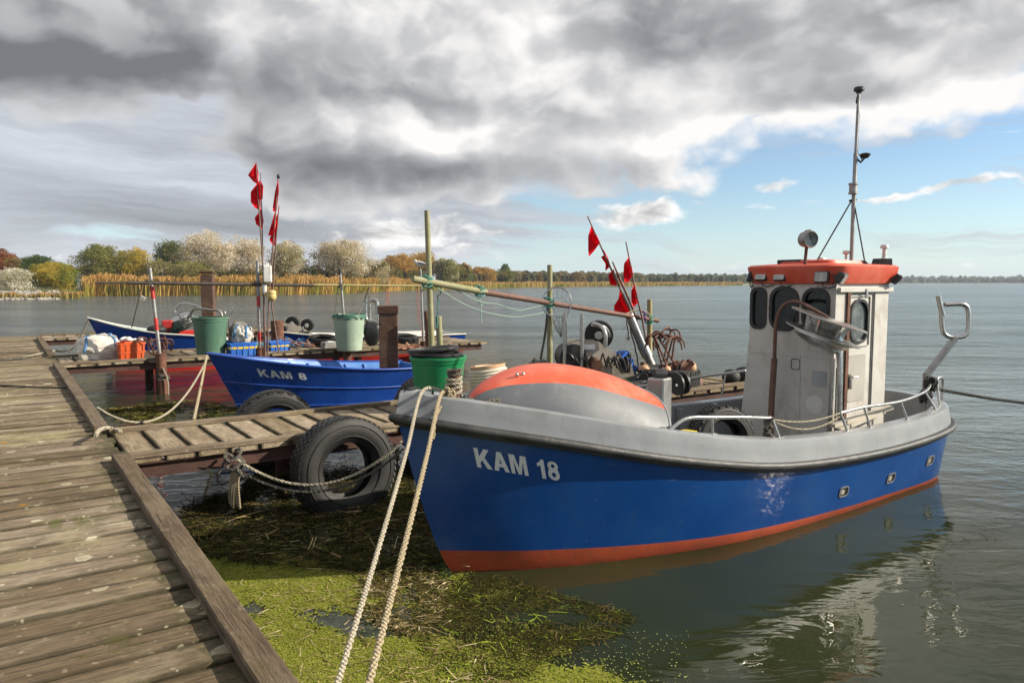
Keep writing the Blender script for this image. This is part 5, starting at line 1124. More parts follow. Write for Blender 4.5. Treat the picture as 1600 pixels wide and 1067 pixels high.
def crate(name, label, c, sx, sy, h, rz, mat, band=None, group=None):
    t = thing(name, label, 'crate', c, rz, group); m3 = Matrix.Rotation(rz, 3, 'Z'); c = Vector(c)
    def W_(x, y, z): return c + m3 @ Vector((x, y, z))
    def ring(k, z): return [W_(*q, z) for q in rrect(0, 0, sx * k, sy * k, .03, 3)]
    mb = MB(); mb.loft([ring(.90, 0.002), ring(.93, h * .5), ring(.965, h - .04), ring(1.0, h - .035), ring(1.0, h), ring(.95, h), ring(.88, .03)]); mb.add(ring(.88, .03), [tuple(range(16))]); mb.add(ring(.90, .002), [tuple(range(16))]); obj('crate_body', mb, mat, t, 35)
    for k in range(5):
        x = (-.4 + .2 * k) * sx
        for sd in (-1, 1): obj('rib', MB().box(W_(x, sd * sy * .475, h * .45), (.02, .018, h * .75), m3), mat, t, None)
    for sd in (-1, 1): obj('rib', MB().box(W_(sd * sx * .475, 0, h * .45), (.018, .05, h * .75), m3), mat, t, None)
    if band:
        mb = MB().loft([[W_(*q, h * .52) for q in rrect(0, 0, sx * .965, sy * .985, .03, 3)], [W_(*q, h * .68) for q in rrect(0, 0, sx * .975, sy * .995, .03, 3)]]); obj('band', mb, band, t, 35)
    return t
q = at(208, 563, z=D) + ja * .26; crate('fish_crate', 'orange fish crate at the bottom of the stack beside the white sack', q, .46, .36, .17, jang, M['orange'], None)
crate('fish_crate', 'upper orange fish crate of the stack beside the white sack', q + Vector((0, 0, .172)), .49, .38, .17, jang + .05, M['orange'], None)
mb = MB()
for k in range(7): mb.ball(q + Vector((rnd.uniform(-.18, .18), rnd.uniform(-.12, .12), .36 + rnd.uniform(0, .06))), rnd.uniform(.04, .08), 8, 6, (1, 1, .7))
tag(obj('float_heap', mb, M['white'], None, 60, q + Vector((0, 0, .34))), 'small white floats lying in the upper orange crate', 'floats')
q = at(381, 556, z=D) + ja * .2; crate('fish_crate', 'blue fish crate with yellow band right of the dark sage green bin', q, .58, .40, .28, jang, M['blueplastic'], M['yellowpaint'])
q2 = at(416, 552, z=D); crate('fish_crate', 'smaller blue crate behind the red banded pole', q2 + Vector((.15, .3, 0)), .5, .36, .24, jang + .1, M['blueplastic'], M['yellowpaint'])
# sacks
def sack(name, label, c, s, rz, mat, seed, strap=None, cat='sack', fold=.16, top=.35):
    c = Vector(c); t = thing(name, label, cat, c, rz); m3 = Matrix.Rotation(rz, 3, 'Z')
    def fn(d, q):
        p = 3.2; k = (abs(d.x) ** p + abs(d.y) ** p + abs(d.z) ** p) ** (-1 / p); v = Vector((d.x * k * s[0], d.y * k * s[1], d.z * k * s[2]))
        pinch = 1 - top * max(0, d.z) ** 1.2; v.x *= pinch; v.y *= pinch
        n_ = noise.fractal(Vector((d.x * 1.6 + seed, d.y * 1.6, d.z * 1.6)), .9, 2.1, 5); r_ = 1 - abs(noise.noise(Vector((d.x * 3.1 + seed, d.y * 3.1, d.z * 2.2)))) * 1.3
        v *= 1 + fold * n_ + fold * .6 * (r_ - .6)
        if d.z < -.55: v.z = -s[2]
        return m3 @ v
    mb = MB().ball(c + Vector((0, 0, s[2])), 1, 40, 26, fn=fn); obj('sack_body', mb, mat, t, 28)
    if strap:
        for sx in (-.62, .62):
            pts = []
            for k in range(15):
                a = -.4 + (math.pi + .8) * k / 14; d = Vector((sx, math.cos(a) * .9, math.sin(a))).normalized(); pts.append(c + Vector((0, 0, s[2])) + fn(d, d) * 1.03)
            mb = MB().tube(pts, .022, 6); obj('strap', mb, strap, t, 60)
    return t
q = at(160, 562, z=D); sack('bulk_sack', 'big crumpled white bulk sack with blue straps on the second finger jetty', q + ja * .42, (.42, .34, .235), jang, M['sack'], 3, M['bluestrap'])
M['greybag'] = pm('grey_bag', (.20, .19, .17), (.13, .125, .115), 4, .8, bump=.4, bscale=14)
q = at(381, 556, z=D) + ja * .2; sack('white_sack', 'crumpled white and blue plastic bag lying on the blue crate', q + Vector((.02, .08, .27)), (.2, .17, .17), 0, M['sack'], 8, M['bluestrap'], 'bag', .25)
sack('grey_sack', 'grey bag behind the white bag on the blue crate', q + Vector((-.18, .42, .36)), (.19, .15, .16), .3, M['greybag'], 5, None, 'bag', .12); 
mb = MB().box(q + Vector((-.18, .42, .18)), (.4, .36, .36), Rz(jang), bev=.01); tag(obj('box', mb, M['galv'], None, 30, q + Vector((-.18, .42, 0))), 'grey box supporting the grey bag behind the blue crate', 'box')
# forked rest
q = at(358, 556, z=D); mb = MB(); zt = at(357, 493, Y=q.y + .5).z; x_ = at(357, 493, Y=q.y + .5)
mb.tube([Vector((x_.x, x_.y, D)), Vector((x_.x, x_.y, zt))], .014, 8); mb.tube(spline([at(351, 478, Y=x_.y), at(351, 487, Y=x_.y), at(354, 492, Y=x_.y), at(357, 493, Y=x_.y), at(360, 492, Y=x_.y), at(363, 487, Y=x_.y), at(363, 478, Y=x_.y)], 4), .013, 8); tag(obj('forked_rest', mb, M['steel'], None, 50, (x_.x, x_.y, D)), 'small U shaped metal fork standing behind the sage green bin', 'oar rest')

# ------------------------------------------------------------------ piles, poles and rails
def pile_pole(label, px0, topy, pxb, pile_top, k, bands, cap=None, rp=.035, toppx=None):
    b = on_line(k, pxb, 0., .10); Y = b.y; t = thing('mooring_pole', label, 'pole', (b.x, b.y, 0)); zt = at(pxb, pile_top, Y=Y).z
    p0 = Vector((b.x, b.y, -.5)); p1 = Vector((b.x - .02, b.y, zt)); mb = MB().tube([p0, p1], .095, 16); mb.lathe([(.095, 0), (.105, .0), (.105, .03), (.06, .035)], p1 - Vector((0, 0, .03)), (0, 0, 1), 16); obj('pile', mb, M['rust'], t, 40)
    top = at(px0, topy, Y=Y); a = Vector((p1.x, p1.y, zt - .3)); mb = MB().tube([a, top], rp, 12); obj('pipe', mb, M['galv'], t, 50)
    for y0, y1 in bands:
        f0 = (at(px0, y0, Y=Y).z - a.z) / (top.z - a.z); f1 = (at(px0, y1, Y=Y).z - a.z) / (top.z - a.z); mb = MB().tube([a.lerp(top, f0), a.lerp(top, f1)], rp + .003, 12); obj('red_band', mb, M['redband'], t, 50)
    if cap: mb = MB().tube([top - Vector((0, 0, .12)), top + Vector((0, 0, .02))], rp + .006, 12); obj('pole_cap', mb, M['black'], t, 50)
    return a, top
pile_pole('leaning pole with two red bands in a rusty pile at the orange crates', 234, 419, 249, 552, 13.12, ((448, 467), (497, 516)))
pile_pole('red banded pole standing left of the red flag sticks', 402, 407, 404, 543, 13.12, ((463, 479), (518, 533)))
pile_pole('thin grey pole with black tip before the pale green bin', 531, 421, 540, 537, 13.12, (), True, .028)
# horizontal pipe and bamboo
def hp2(px, y, off=.10): b = on_line(13.12, px, 0, off); return at(px, y, Y=b.y)
t = thing('horizontal_rail', 'long dark pipe and thin bamboo lashed level along the second finger jetty poles', 'rail', hp2(320, 443))
mb = MB().tube([hp2(148, 442, .17), hp2(205, 442, .17)], .018, 8); mb.tube([hp2(200, 442, .17), hp2(490, 446, .17)], .034, 10); obj('dark_pipe', mb, M['blackpipe'], t, 50)
mb = MB().tube([hp2(480, 445, .17), hp2(560, 446, .17), hp2(700, 447, .17)], .022, 8); obj('bamboo', mb, M['bamboo'], t, 50)
for px, y in ((234, 441), (402, 443), (532, 446)):
    c = hp2(px, y, .14); mb = MB()
    for k in range(4): mb.tube([c + Vector((math.cos(a) * .055, math.sin(a) * .06, -.03 + .02 * k + .02 * math.sin(a * 2))) for a in [i * math.pi / 5 for i in range(10)]], .008, 5, closed=True)
    obj('lashing', mb, M['ropedk'], t, 60)
mb = MB()
for a, b, d in (((577, 447), (556, 498), .0), ((577, 447), (577, 497), 0)): mb.tube(sag(hp2(*a), at(b[0], b[1], Y=P2.y), .06 if a[0] != b[0] else 0), .011, 6)
tag(obj('black_cord', mb, M['black'], None, 60, P2 + Vector((0, 0, .8))), 'black cord hanging from the bamboo into the pale green bin', 'cord')
def strings(label, pts, mat, r=.006, name='twine', cat='string', loc=None):
    mb = MB()
    for p in pts: mb.tube(p, r, 5)
    return tag(obj(name, mb, mat, None, 60, loc or pts[0][0]), label, cat)
strings('orange twine hanging over the brown capped post', [sag(hp2(604, 447), hp2(601, 500), 0, 6, .04, 1), sag(hp2(605, 447), hp2(607, 500), 0, 6, .04, 2), sag(hp2(606, 447), hp2(611, 498), 0, 6, .03, 3)], M['orangeline'])
strings('orange twine hanging from the bamboo near the gull', [sag(hp2(651, 447), hp2(653, 505), 0, 6, .06, 4), sag(hp2(652, 447), hp2(659, 530), 0, 6, .06, 5)], M['orangeline'])
strings('thin grey cord hanging beside the thin grey pole', [sag(hp2(528, 447), hp2(522, 500), .02, 6, .03, 6), sag(hp2(530, 447), hp2(524, 480), -.02, 6, .03, 7)], M['ropedk'])
strings('white cord running from the dark pipe down to the dark blue boat', [sag(hp2(222, 444), at(205, 515, Y=18.), .0, 8)], M['rope'], .012)
mb = MB().box(hp2(223, 466), (.09, .02, .07), Matrix.Rotation(.6, 3, 'Y')); tag(obj('tag_card', mb, M['white'], None, None, hp2(223, 466)), 'small white tag on the cord above the dark blue boat', 'tag')

def board_post(label, x0, x1, ytop, Y, capw, zb=-.5, yaw=.25):
    c = at((x0 + x1) / 2, ytop, Y=Y); wd = (x1 - x0) / F * Y; t = thing('wooden_post', label, 'post', (c.x, c.y, 0)); m3 = Rz(yaw)
    mb = MB(); n = 3
    for k in range(n): pass
    mb.box(Vector((c.x, c.y, (c.z + zb) / 2 - .04)), (wd * .92, wd * .55, c.z - zb - .08), m3, bev=.012); obj('post_shaft', mb, M['post'], t, 30)
    mb = MB().box(Vector((c.x, c.y, c.z - .06 * capw)), (wd * 1.02, wd * .66, .13 * capw), m3, bev=.012); obj('post_cap', mb, M['post'], t, 30)
    mb = MB()
    for z in (.25, .6, .85): 
        for sx in (-.3, .3): mb.ball(Vector((c.x, c.y, zb + (c.z - zb) * z)) + m3 @ Vector((sx * wd, -wd * .276, 0)), .018, 8, 5, (1, .4, 1))
    obj('bolt', mb, M['rust'], t, 60)
board_post('broad brown wooden post with cap between the boat and second jetty', 591, 622, 478, 13.9, 1.2, yaw=.12)
board_post('broad weathered wooden post rising behind the dark sage green bin', 314, 334, 424, 17.0, .5, D - .3, .1)
# greenish poles on the first finger
def pole(label, pts, r, mat, name='pole', cat='pole'):
    mb = MB().tube(pts, r, 12); return tag(obj(name, mb, mat, None, 50, pts[0]), label, cat)
L5 = lambda px, y, off=.0, k=5.70: at(px, y, Y=on_line(k, px, 0, off).y)
pole('tallest greenish bamboo post behind the bright green tub', [Vector((L5(676, 560).x, L5(676, 560).y, -.4)), L5(674, 530), L5(667, 329)], [.043, .04, .034], M['greenpole'])
pole('greenish post carrying the landing net', [Vector((L5(859, 600).x, L5(859, 600).y, -.4)), L5(859, 560), L5(859, 414)], [.042, .042, .038], M['greenpole'])
pole('short yellowish post beside the tilted red flags', [Vector((L5(1015, 580).x, L5(1015, 580).y, .3)), L5(1015, 560), L5(1015, 468)], [.042, .042, .04], M['bamboo'])
t = thing('sloping_pipe', 'sloping rusty pipe tied across the three greenish posts', 'pipe', L5(860, 470))
off_ = .07
mb = MB().tube([L5(1028, 501, off_), L5(850, 472, off_), L5(752, 456, off_)], [.036, .04, .042], 10); obj('rusty_pipe', mb, M['rustpole'], t, 50)
mb = MB().tube([L5(760, 457, off_), L5(645, 436, off_)], [.042, .046], 10); obj('pale_sleeve', mb, M['greenpole'], t, 50)
for px, y in ((668, 440), (858, 473), (1014, 499), (750, 455)):
    c = L5(px, y, .035); mb = MB()
    for k in range(5): mb.tube([c + Vector((math.cos(a) * .07, math.sin(a) * .075, -.04 + .022 * k + .03 * math.sin(a + k))) for a in [i * math.pi / 5 for i in range(10)]], .009, 5, closed=True)
    obj('lashing', mb, M['teal'], t, 60)
strings('thin pale green lines drooping along the sloping pipe', [sag(L5(676, 445, .06), L5(858, 485, .06), .22, 20, .03, 1), sag(L5(690, 440, .06), L5(858, 478, .06), .16, 20, .04, 2), sag(L5(750, 458, .06), L5(752, 505, .06), 0, 5, .05, 3), sag(L5(745, 456, .06), L5(757, 470, .06), .12, 8, .02, 4)], M['line'], .007)
strings('teal cord hanging from the sloping pipe to the stub piles', [sag(L5(690, 442, .05), L5(682, 496, -.2), -.03, 8, .05, 2), sag(L5(684, 495, -.2), L5(682, 512, -.2), 0, 4, .02, 1)], M['teal'], .008)
strings('black loop of rope hanging at the tilted flag tube', [sag(L5(979, 493, .06), L5(982, 530, .06), 0, 6, .02, 3), sag(L5(982, 493, .06), L5(1000, 575, .06), .05, 8, .03, 4), sag(L5(979, 528, .06), L5(984, 528, .06), .03, 6)], M['ropedk'], .012)
strings('slack dark hose leaning against the landing net post', [spline([L5(856, 480, .05), L5(852, 520, .05), L5(845, 560, .05), L5(843, 580, .05)], 4)], M['black'], .018)
# stubs by the gull
for lab, a, b, r, m_ in (('thin rusty stub pile right of the gull pole', (666, 486), (673, 537), .045, 'rust'), ('grey wooden stub pile with cord right of the tallest post', (685, 494), (692, 538), .06, 'greenpole')):
    Yq = 13.8; pole(lab, [Vector((at(b[0], b[1], Y=Yq).x, Yq, -.4)), at(*a, Y=Yq)], r, M[m_], 'stub_pile', 'pile')
gy = on_line(13.12, 660, 0).y; t = thing('gull_pole', 'thin steel pole with a gull on top, in a rusty pile', 'pole', at(663, 545, Y=gy))
mb = MB().tube([at(662, 545, Y=gy), at(657, 421, Y=gy)], .025, 10); obj('pipe', mb, M['galv'], t, 50)
mb = MB().tube([Vector((at(663, 545, Y=gy).x, gy, -.4)), at(663, 533, Y=gy)], .1, 14); obj('pile', mb, M['rust'], t, 40)
g0 = at(657, 421, Y=gy); t = thing('gull', 'white and grey gull perched on the thin steel pole', 'gull', g0)
sp_ = [((-.17, 0, .10), .012), ((-.11, 0, .115), .035), ((-.04, 0, .125), .062), ((.03, 0, .135), .068), ((.085, 0, .155), .05), ((.115, 0, .18), .034), ((.128, 0, .205), .033), ((.145, 0, .215), .028), ((.168, 0, .213), .012)]
gm = Rz(2.9); mb = MB().tube([g0 + gm @ Vector(p) for p, _ in sp_], [r for _, r in sp_], 12); obj('body', mb, M['white'], t, 60)
M['gullgrey'] = pm('gull_grey', (.22, .23, .25), (.28, .29, .31), 8, .8)
for sd in (-1, 1): mb = MB().tube([g0 + gm @ Vector(p) for p in ((.05, sd * .055, .15), (-.03, sd * .06, .148), (-.12, sd * .035, .13), (-.2, sd * .012, .115))], [.02, .034, .024, .004], 8); obj('wing', mb, M['gullgrey'], t, 60)
mb = MB().tube([g0 + gm @ Vector((.165, 0, .212)), g0 + gm @ Vector((.205, 0, .205))], [.009, .003], 6); obj('beak', mb, M['yellow'], t, 60)
for sd in (-1, 1): mb = MB().tube([g0 + gm @ Vector((.0, sd * .02, .09)), g0 + gm @ Vector((.005, sd * .015, .0))], .006, 6); obj('leg', mb, M['yellow'], t, 60)

# ------------------------------------------------------------------ flags
def flag_stick(label, pts, Y, flags, r=.016, extra=None, group='red flag marker sticks', dY=0):
    P = [at(x, y, Y=Y + dY * i) for i, (x, y) in enumerate(pts)]; t = thing('marker_stick', label, 'flag', P[-1], 0, group)
    mb = MB().tube(P, [r * .6] + [r] * (len(P) - 1), 8); obj('stick', mb, M['stick'], t, 50)
    for fl in flags:
        cx = sum(p[0] for p in fl) / len(fl); cy = sum(p[1] for p in fl) / len(fl); fl = [(cx + (p[0] - cx) * 1.18, cy + (p[1] - cy) * 1.1) for p in fl]
        cx = sum(p[0] for p in fl) / len(fl); cy = sum(p[1] for p in fl) / len(fl); mb = MB(); n = len(fl); 
        # edges subdivided, cloth bellied and rippled
        out = []
        for i in range(n):
            a = fl[i]; b = fl[(i + 1) % n]
            for k in range(5): out.append((a[0] + (b[0] - a[0]) * k / 5, a[1] + (b[1] - a[1]) * k / 5))
        def cl(f, i): return at(cx + (out[i][0] - cx) * f, cy + (out[i][1] - cy) * f, Y=Y + .05 * math.sin(f * 4 + i * .5) * f + .07 * (1 - f))
        m = len(out)
        for off in (0, .004):
            rings = [[cl(f, i) + Vector((0, off, 0)) for i in range(m)] for f in (1, .7, .4)]; mb.loft(rings); mb.add([*rings[-1], at(cx, cy, Y=Y + .07) + Vector((0, off, 0))], [(i, (i + 1) % m, m) for i in range(m)])
        obj('flag_cloth', mb, M['flag'], t, 60)
    if extra: extra(t)
    return t
YA = on_line(13.12, 410, 0, .22).y
def ex1(t):
    c = at(418, 428, Y=YA - .05); mb = MB().box(c, (.17, .13, .36), Rz(.3), bev=.02); mb.box(c + Vector((0, 0, .2)), (.07, .06, .05), Rz(.3), bev=.01); obj('float_box', mb, M['white'], t, 30)
def ex2(t):
    c = at(413, 452, Y=YA); mb = MB().lathe([(0, -.1), (.035, -.1), (.05, -.06), (.055, .08), (.03, .1), (0, .1)], c, (0, 0, 1), 14); obj('float_box', mb, M['white'], t, 40)
def ex3(t):
    c = at(425, 463, Y=YA); mb = MB().ball(c, .09, 16, 10, (1, 1, 1.15)); mb.lathe([(.09, .08), (.08, .13), (.03, .15), (0, .15)], c + Vector((0, 0, -.02)), (0, 0, 1), 14); obj('float_ball', mb, M['yellow'], t, 60)
flag_stick('leftmost and tallest red flag stick beside the red banded pole', [(400, 254), (405, 330), (411, 420), (415, 562)], YA, [[(400, 256), (389, 274), (396, 283), (402, 287), (403, 272)], [(405, 284), (393, 301), (393, 315), (399, 324), (406, 327), (406, 305)]], extra=ex2)
flag_stick('red flag stick second from the left, with small white float', [(407, 270), (409, 330), (411, 420), (413, 545)], YA + .08, [[(407, 283), (411, 292), (410, 310), (406, 312)], [(408, 328), (399, 341), (401, 350), (409, 357), (411, 345)]], r=.013, extra=ex1)
flag_stick('red flag stick with a black top fitting right of the white float', [(435, 272), (430, 340), (424, 420), (420, 470), (418, 560)], YA + .05, [[(434, 283), (430, 300), (427, 322), (427, 329), (432, 328), (435, 300)], [(430, 330), (425, 348), (420, 367), (428, 366), (432, 345)]], extra=lambda t: obj('top_fitting', MB().ball(at(435, 276, Y=YA), .035, 10, 8, (1, 1, 1.4)), M['black'], t, 60))
flag_stick('rightmost red flag stick carrying a yellow float ball', [(436, 322), (431, 380), (427, 440), (425, 480), (436, 552)], YA + .12, [[(436, 325), (431, 345), (430, 365), (433, 352)], [(433, 350), (428, 358), (422, 374), (427, 383), (431, 382)]], extra=ex3)
# tilted bundle on the first finger
YB = on_line(5.70, 1000, 0, .15).y
t = thing('flag_tube', 'tilted steel tube holding the right hand red flag sticks', 'tube', at(1028, 590, Y=YB))
mb = MB().tube([at(983, 491, Y=YB), at(1004, 541, Y=YB)], .072, 16); mb.tube([at(1003, 538, Y=YB), at(1012, 557, Y=YB)], .085, 16); obj('upper_tube', mb, M['steel'], t, 40)
mb = MB().tube([at(1011, 555, Y=YB), at(1030, 596, Y=YB), Vector((at(1034, 606, Y=YB).x, YB, D))], .065, 14); obj('lower_tube', mb, M['galv'], t, 40)
flag_stick('longest tilted red flag stick at the middle of the picture', [(918, 338), (950, 410), (985, 485), (1000, 530)], YB, [[(924, 356), (920, 370), (920, 390), (921, 399), (928, 391), (936, 379), (930, 366)], [(943, 391), (947, 398), (940, 402), (947, 413), (946, 422), (953, 415), (949, 402)], [(959, 422), (952, 430), (954, 444), (963, 446), (962, 435)]], group='tilted red flag sticks')
flag_stick('middle tilted red flag stick with a wide lower flag', [(957, 409), (975, 450), (990, 485), (1003, 530)], YB + .05, [[(969, 455), (967, 468), (961, 478), (962, 489), (975, 492), (983, 489), (978, 470)], [(960, 418), (966, 430), (974, 450), (968, 440)]], r=.02, group='tilted red flag sticks')
flag_stick('rightmost tilted red flag stick beside the yellowish post', [(978, 378), (992, 450), (1003, 495), (1010, 535)], YB - .04, [[(983, 403), (976, 413), (975, 428), (977, 440), (983, 438), (988, 428), (986, 415)], [(991, 446), (987, 456), (987, 470), (990, 479), (996, 472), (995, 460)]], group='tilted red flag sticks')
strings('white cord tied round the tilted flag tube', [spline([L5(978, 491, .1), at(984, 488, Y=YB - .09), at(996, 484, Y=YB - .05), at(1012, 489, Y=YB), at(1015, 495, Y=YB)], 4)], M['rope'], .012)
mb = MB(); 
for k in range(5): mb.ball(at(1005 + (k % 2) * 3, 487 + k * 3.5, Y=YB - .02), .022, 8, 6)
M['purple'] = pm('purple_cord', (.14, .05, .26), (.10, .04, .2), 9, .8); tag(obj('purple_tie', mb, M['purple'], None, 60, at(1005, 490, Y=YB)), 'purple tie hanging beside the tilted flag tube', 'cord')
# landing net
YN = L5(858, 470).y - .1; t = thing('landing_net', 'round wire landing net hanging on the greenish post', 'net', at(871, 475, Y=YN))
c = at(870, 472, Y=YN); rN = 23 / F * YN; ringp = [c + Vector((math.cos(a) * rN, .02 * math.sin(a), math.sin(a) * rN)) for a in [i * math.pi / 16 for i in range(32)]]
mb = MB().tube(ringp, .010, 6, closed=True); mb.tube([c + Vector((.08, 0, -rN)), at(880, 500, Y=YN), at(883, 560, Y=YN)], .013, 6); obj('hoop', mb, M['steel'], t, 60)
mb = MB(); tip = at(877, 528, Y=YN + .1)
for i in range(0, 32, 2): mb.tube(sag(ringp[i], tip, -.05 + .03 * (i % 3), 6), .0022, 3, cap=False)
for f in (.2, .4, .6, .8): mb.tube([p.lerp(tip, f) for p in ringp], .0022, 3, closed=True)
obj('mesh', mb, M['ropedk'], t, 60)

# ------------------------------------------------------------------ net haulers and gear
def hauler(label, c, s, rz, wheels, posts, name='net_hauler'):
    c = Vector(c); t = thing(name, label, 'net hauler', c, rz); m3 = Rz(rz)
    def W_(x, y, z): return c + m3 @ (Vector((x, y, z)) * s)
    for sd in (-.16, .16):
        out = [(-.42, .10), (-.38, .45), (-.3, .52), (.05, .52), (.2, .40), (.5, .22), (.55, .05), (.3, 0), (-.3, 0)]
        mb = MB().plate(out, [], lambda u, v, d: W_(u, sd + d, v), .02); obj('side_plate', mb, M['cream'], t, 30)
    mb = MB().tube([W_(-.3, -.2, .3), W_(-.3, .2, .3)], .19 * s, 20); obj('line_drum', mb, M['black'], t, 40)
    mb = MB().tube([W_(-.02, -.38, .22), W_(-.02, -.16, .24)], .075 * s, 14); obj('motor', mb, M['rust'], t, 40)
    for (x, y, z, r) in wheels:
        mb = MB().lathe([(.03, -.06), (r * .6, -.07), (r, -.05), (r, .05), (r * .6, .07), (.03, .06)], W_(x, y, z), m3 @ Vector((.25, 1, .1)), 28); mb.v = mb.v; wh_ = obj('wheel', mb, M['rubber'], t, 40)
        mb = MB().lathe([(0, -.085), (.05, -.08), (.06, -.06)], W_(x, y, z), m3 @ Vector((.25, 1, .1)), 16); obj('wheel_hub', mb, M['white'], wh_, 40)
    for p in posts: mb = MB().tube(spline([W_(*q) for q in p], 5), .028 * s, 10); obj('frame_tube', mb, M['steel'], t, 50)
    mb = MB()
    for k in range(6): mb.tube(spline([W_(.15 + .05 * k, -.2, .2), W_(.2 + .05 * k, -.28, .3 + .03 * (k % 3)), W_(.35 + .02 * k, -.25, .1)], 4), .012 * s, 6)
    mb.box(W_(.36, -.22, .22), (.1 * s, .06 * s, .16 * s), m3); obj('hydraulic_hose', mb, M['black'], t, 60)
    return t
q = at(925, 600, Y=9.9); hauler('cream net hauler with black wheel and two upright steel posts behind the cuddy', Vector((q.x, q.y, D + .22)), 1.0, .12, [(.15, .25, .58, .2)], [[(-.42, -.2, 0), (-.42, -.2, .92)], [(-.2, -.25, 0), (-.2, -.25, .9)], [(.13, -.2, .45), (.13, -.2, .62), (.08, -.15, .72), (-.02, -.1, .76)], [(.0, .0, .74), (.2, .1, .68), (.3, .2, .52)]])
q = at(925, 600, Y=9.9); mb = MB().box(Vector((q.x, q.y, D + .11)), (.9, .4, .216), Rz(.12), bev=.01); tag(obj('wooden_pallet', mb, M['plank2'], None, 30, (q.x, q.y, D)), 'low wooden pallet under the cream net hauler', 'pallet')
mb = MB().plate(rrect(0, 0, .17, .07, .005, 2), [], lambda u, v, d: at(920, 542, Y=9.68) + Vector((u, d, v)), .004); tag(obj('maker_plate', mb, M['lettering'], None, None, at(920, 542, Y=9.68)), 'small white label plate on the cream net hauler', 'label plate')
q = at(459, 532, Y=19.2); hauler('cream net hauler with two black wheels on the pale work boat', Vector((q.x, q.y, .62)), .95, .15, [(-.05, .22, .52, .18), (.35, .25, .46, .17)], [[(-.12, -.24, .5), (-.12, -.24, .1), (0, -.24, .02), (.2, -.24, .02), (.28, -.24, .1), (.28, -.24, .45)], [(-.45, -.1, .3), (-.42, -.1, .5), (-.3, -.1, .55), (-.22, -.1, .4)]])
q = at(288, 520, Y=18.6); t = thing('net_drum', 'tilted metal net drum with red engine on the dark blue boat', 'net hauler', Vector((q.x, q.y, .6)))
axd = Vector((-.3, -.35, .8)).normalized(); c = at(285, 503, Y=18.7)
mb = MB().lathe([(.05, -.1), (.36, -.12), (.38, -.09), (.36, -.05), (.05, -.05)], c, axd, 32, close=True); obj('rubber_rim', mb, M['rubber'], t, 40)
mb = MB()
for k in range(4): mb.lathe([(.05, -.02 + k * .05), (.34 - k * .03, -.02 + k * .05), (.34 - k * .03, 0 + k * .05), (.05, k * .05)], c, axd, 28, close=True)
mb.tube(spline([c + axd * .2, at(274, 487, Y=18.7), at(279, 477, Y=18.7), at(290, 474, Y=18.7), at(312, 480, Y=18.7), at(319, 487, Y=18.7), at(319, 495, Y=18.7)], 5), .03, 8); obj('drum_plates', mb, M['steel'], t, 40)
mb = MB().box(at(262, 507, Y=18.5), (.26, .22, .22), Rz(.3), bev=.03); mb.tube([at(262, 507, Y=18.5), at(262, 520, Y=18.5)], .06, 8); obj('engine', mb, M['redpaint'], t, 30)
mb = MB().box(at(290, 525, Y=18.9), (.55, .4, .3), Rz(jang), bev=.06); obj('engine_cover', mb, M['redpaint'], t, 30)
mb = MB().ball(at(245, 515, Y=18.3), .2, 14, 10, (1.2, 1, .6)); obj('wheel', mb, M['rubber'], t, 60)
# heap of rusty anchors
def anchor_heap(label, c, n, r, seed, mat, name='anchor_heap', cat='anchors', h=.35):
    r_ = random.Random(seed); c = Vector(c); t = thing(name, label, cat, c)
    for k in range(n):
        b = c + Vector((r_.uniform(-r, r) * .5, r_.uniform(-r, r) * .5, r_.uniform(.02, .1))); d = Vector((r_.uniform(-.6, .6), r_.uniform(-.4, .4), r_.uniform(.4, 1))).normalized(); e = b + d * h * r_.uniform(.8, 1.3); sd = d.orthogonal().normalized()
        mb = MB().tube([b, e], .014, 6)
        for s_ in (-1, 1):
            for q_ in (sd, d.cross(sd)): mb.tube(spline([e, e + q_ * s_ * .08 + d * .015, e + q_ * s_ * .15 - d * .03, e + q_ * s_ * .19 - d * .11], 3), [.014] * 7 + [.013, .012, .004], 6) if False else mb.tube(spline([e, e + q_ * s_ * .08 + d * .015, e + q_ * s_ * .15 - d * .03, e + q_ * s_ * .19 - d * .11], 3), .012, 6)
        obj('anchor', mb, mat, t, 50)
    return t
q = at(1046, 600, Y=10.6); anchor_heap('cluster of rusty folding anchors on the flat truck tyre', Vector((q.x, q.y, D + .28)), 7, .25, 2, M['rust'], h=.42)
q = at(238, 560, z=D); anchor_heap('tangle of rusty gear between the orange crates and the leaning pole', q + Vector((.05, .1, 0)), 6, .3, 4, M['rust'], h=.32)
for lab, px, py, s_ in (('left peach coloured float on the flat truck tyre', 1006, 577, .085), ('middle peach coloured float under the anchors', 1041, 579, .075), ('right peach coloured float on the flat truck tyre', 1078, 574, .095)):
    q = at(px, py, Y=10.45); t = thing('float', lab, 'float', q); mb = MB().ball(q, s_, 16, 10); obj('ball', mb, M['buoy'], t, 60); mb = MB().tube([q + Vector((-.02, -.02, s_ * .8)), q + Vector((-.03, -.02, s_ * 1.25))], .03, 10); obj('neck', mb, M['rust'], t, 50)
mb = MB().tube([at(1064, 584, Y=10.35), at(1083, 566, Y=10.35)], .04, 12); tag(obj('rusty_tube', mb, M['rust'], None, 50, at(1064, 584, Y=10.35)), 'short rusty tube leaning against the right float', 'tube')
q = at(978, 592, Y=10.6); crate('blue_crate', 'bright blue crate between the cream hauler and the flags', Vector((q.x, q.y, D)), .4, .34, .30, .3, M['blueplastic'])
mb = MB().box(at(973, 556, Y=10.8), (.2, .12, .16), Rz(.5), bev=.03); mb.box(at(973, 570, Y=10.8), (.3, .2, .2), Rz(.5), bev=.03); mb.bar(at(973, 570, Y=10.8), Vector((at(973, 570, Y=10.8).x, 10.8, D)), .1, .1); tag(obj('blue_canister', mb, M['blueplastic'], None, 30, at(973, 590, Y=10.8)), 'blue canister behind the bright blue crate', 'canister')
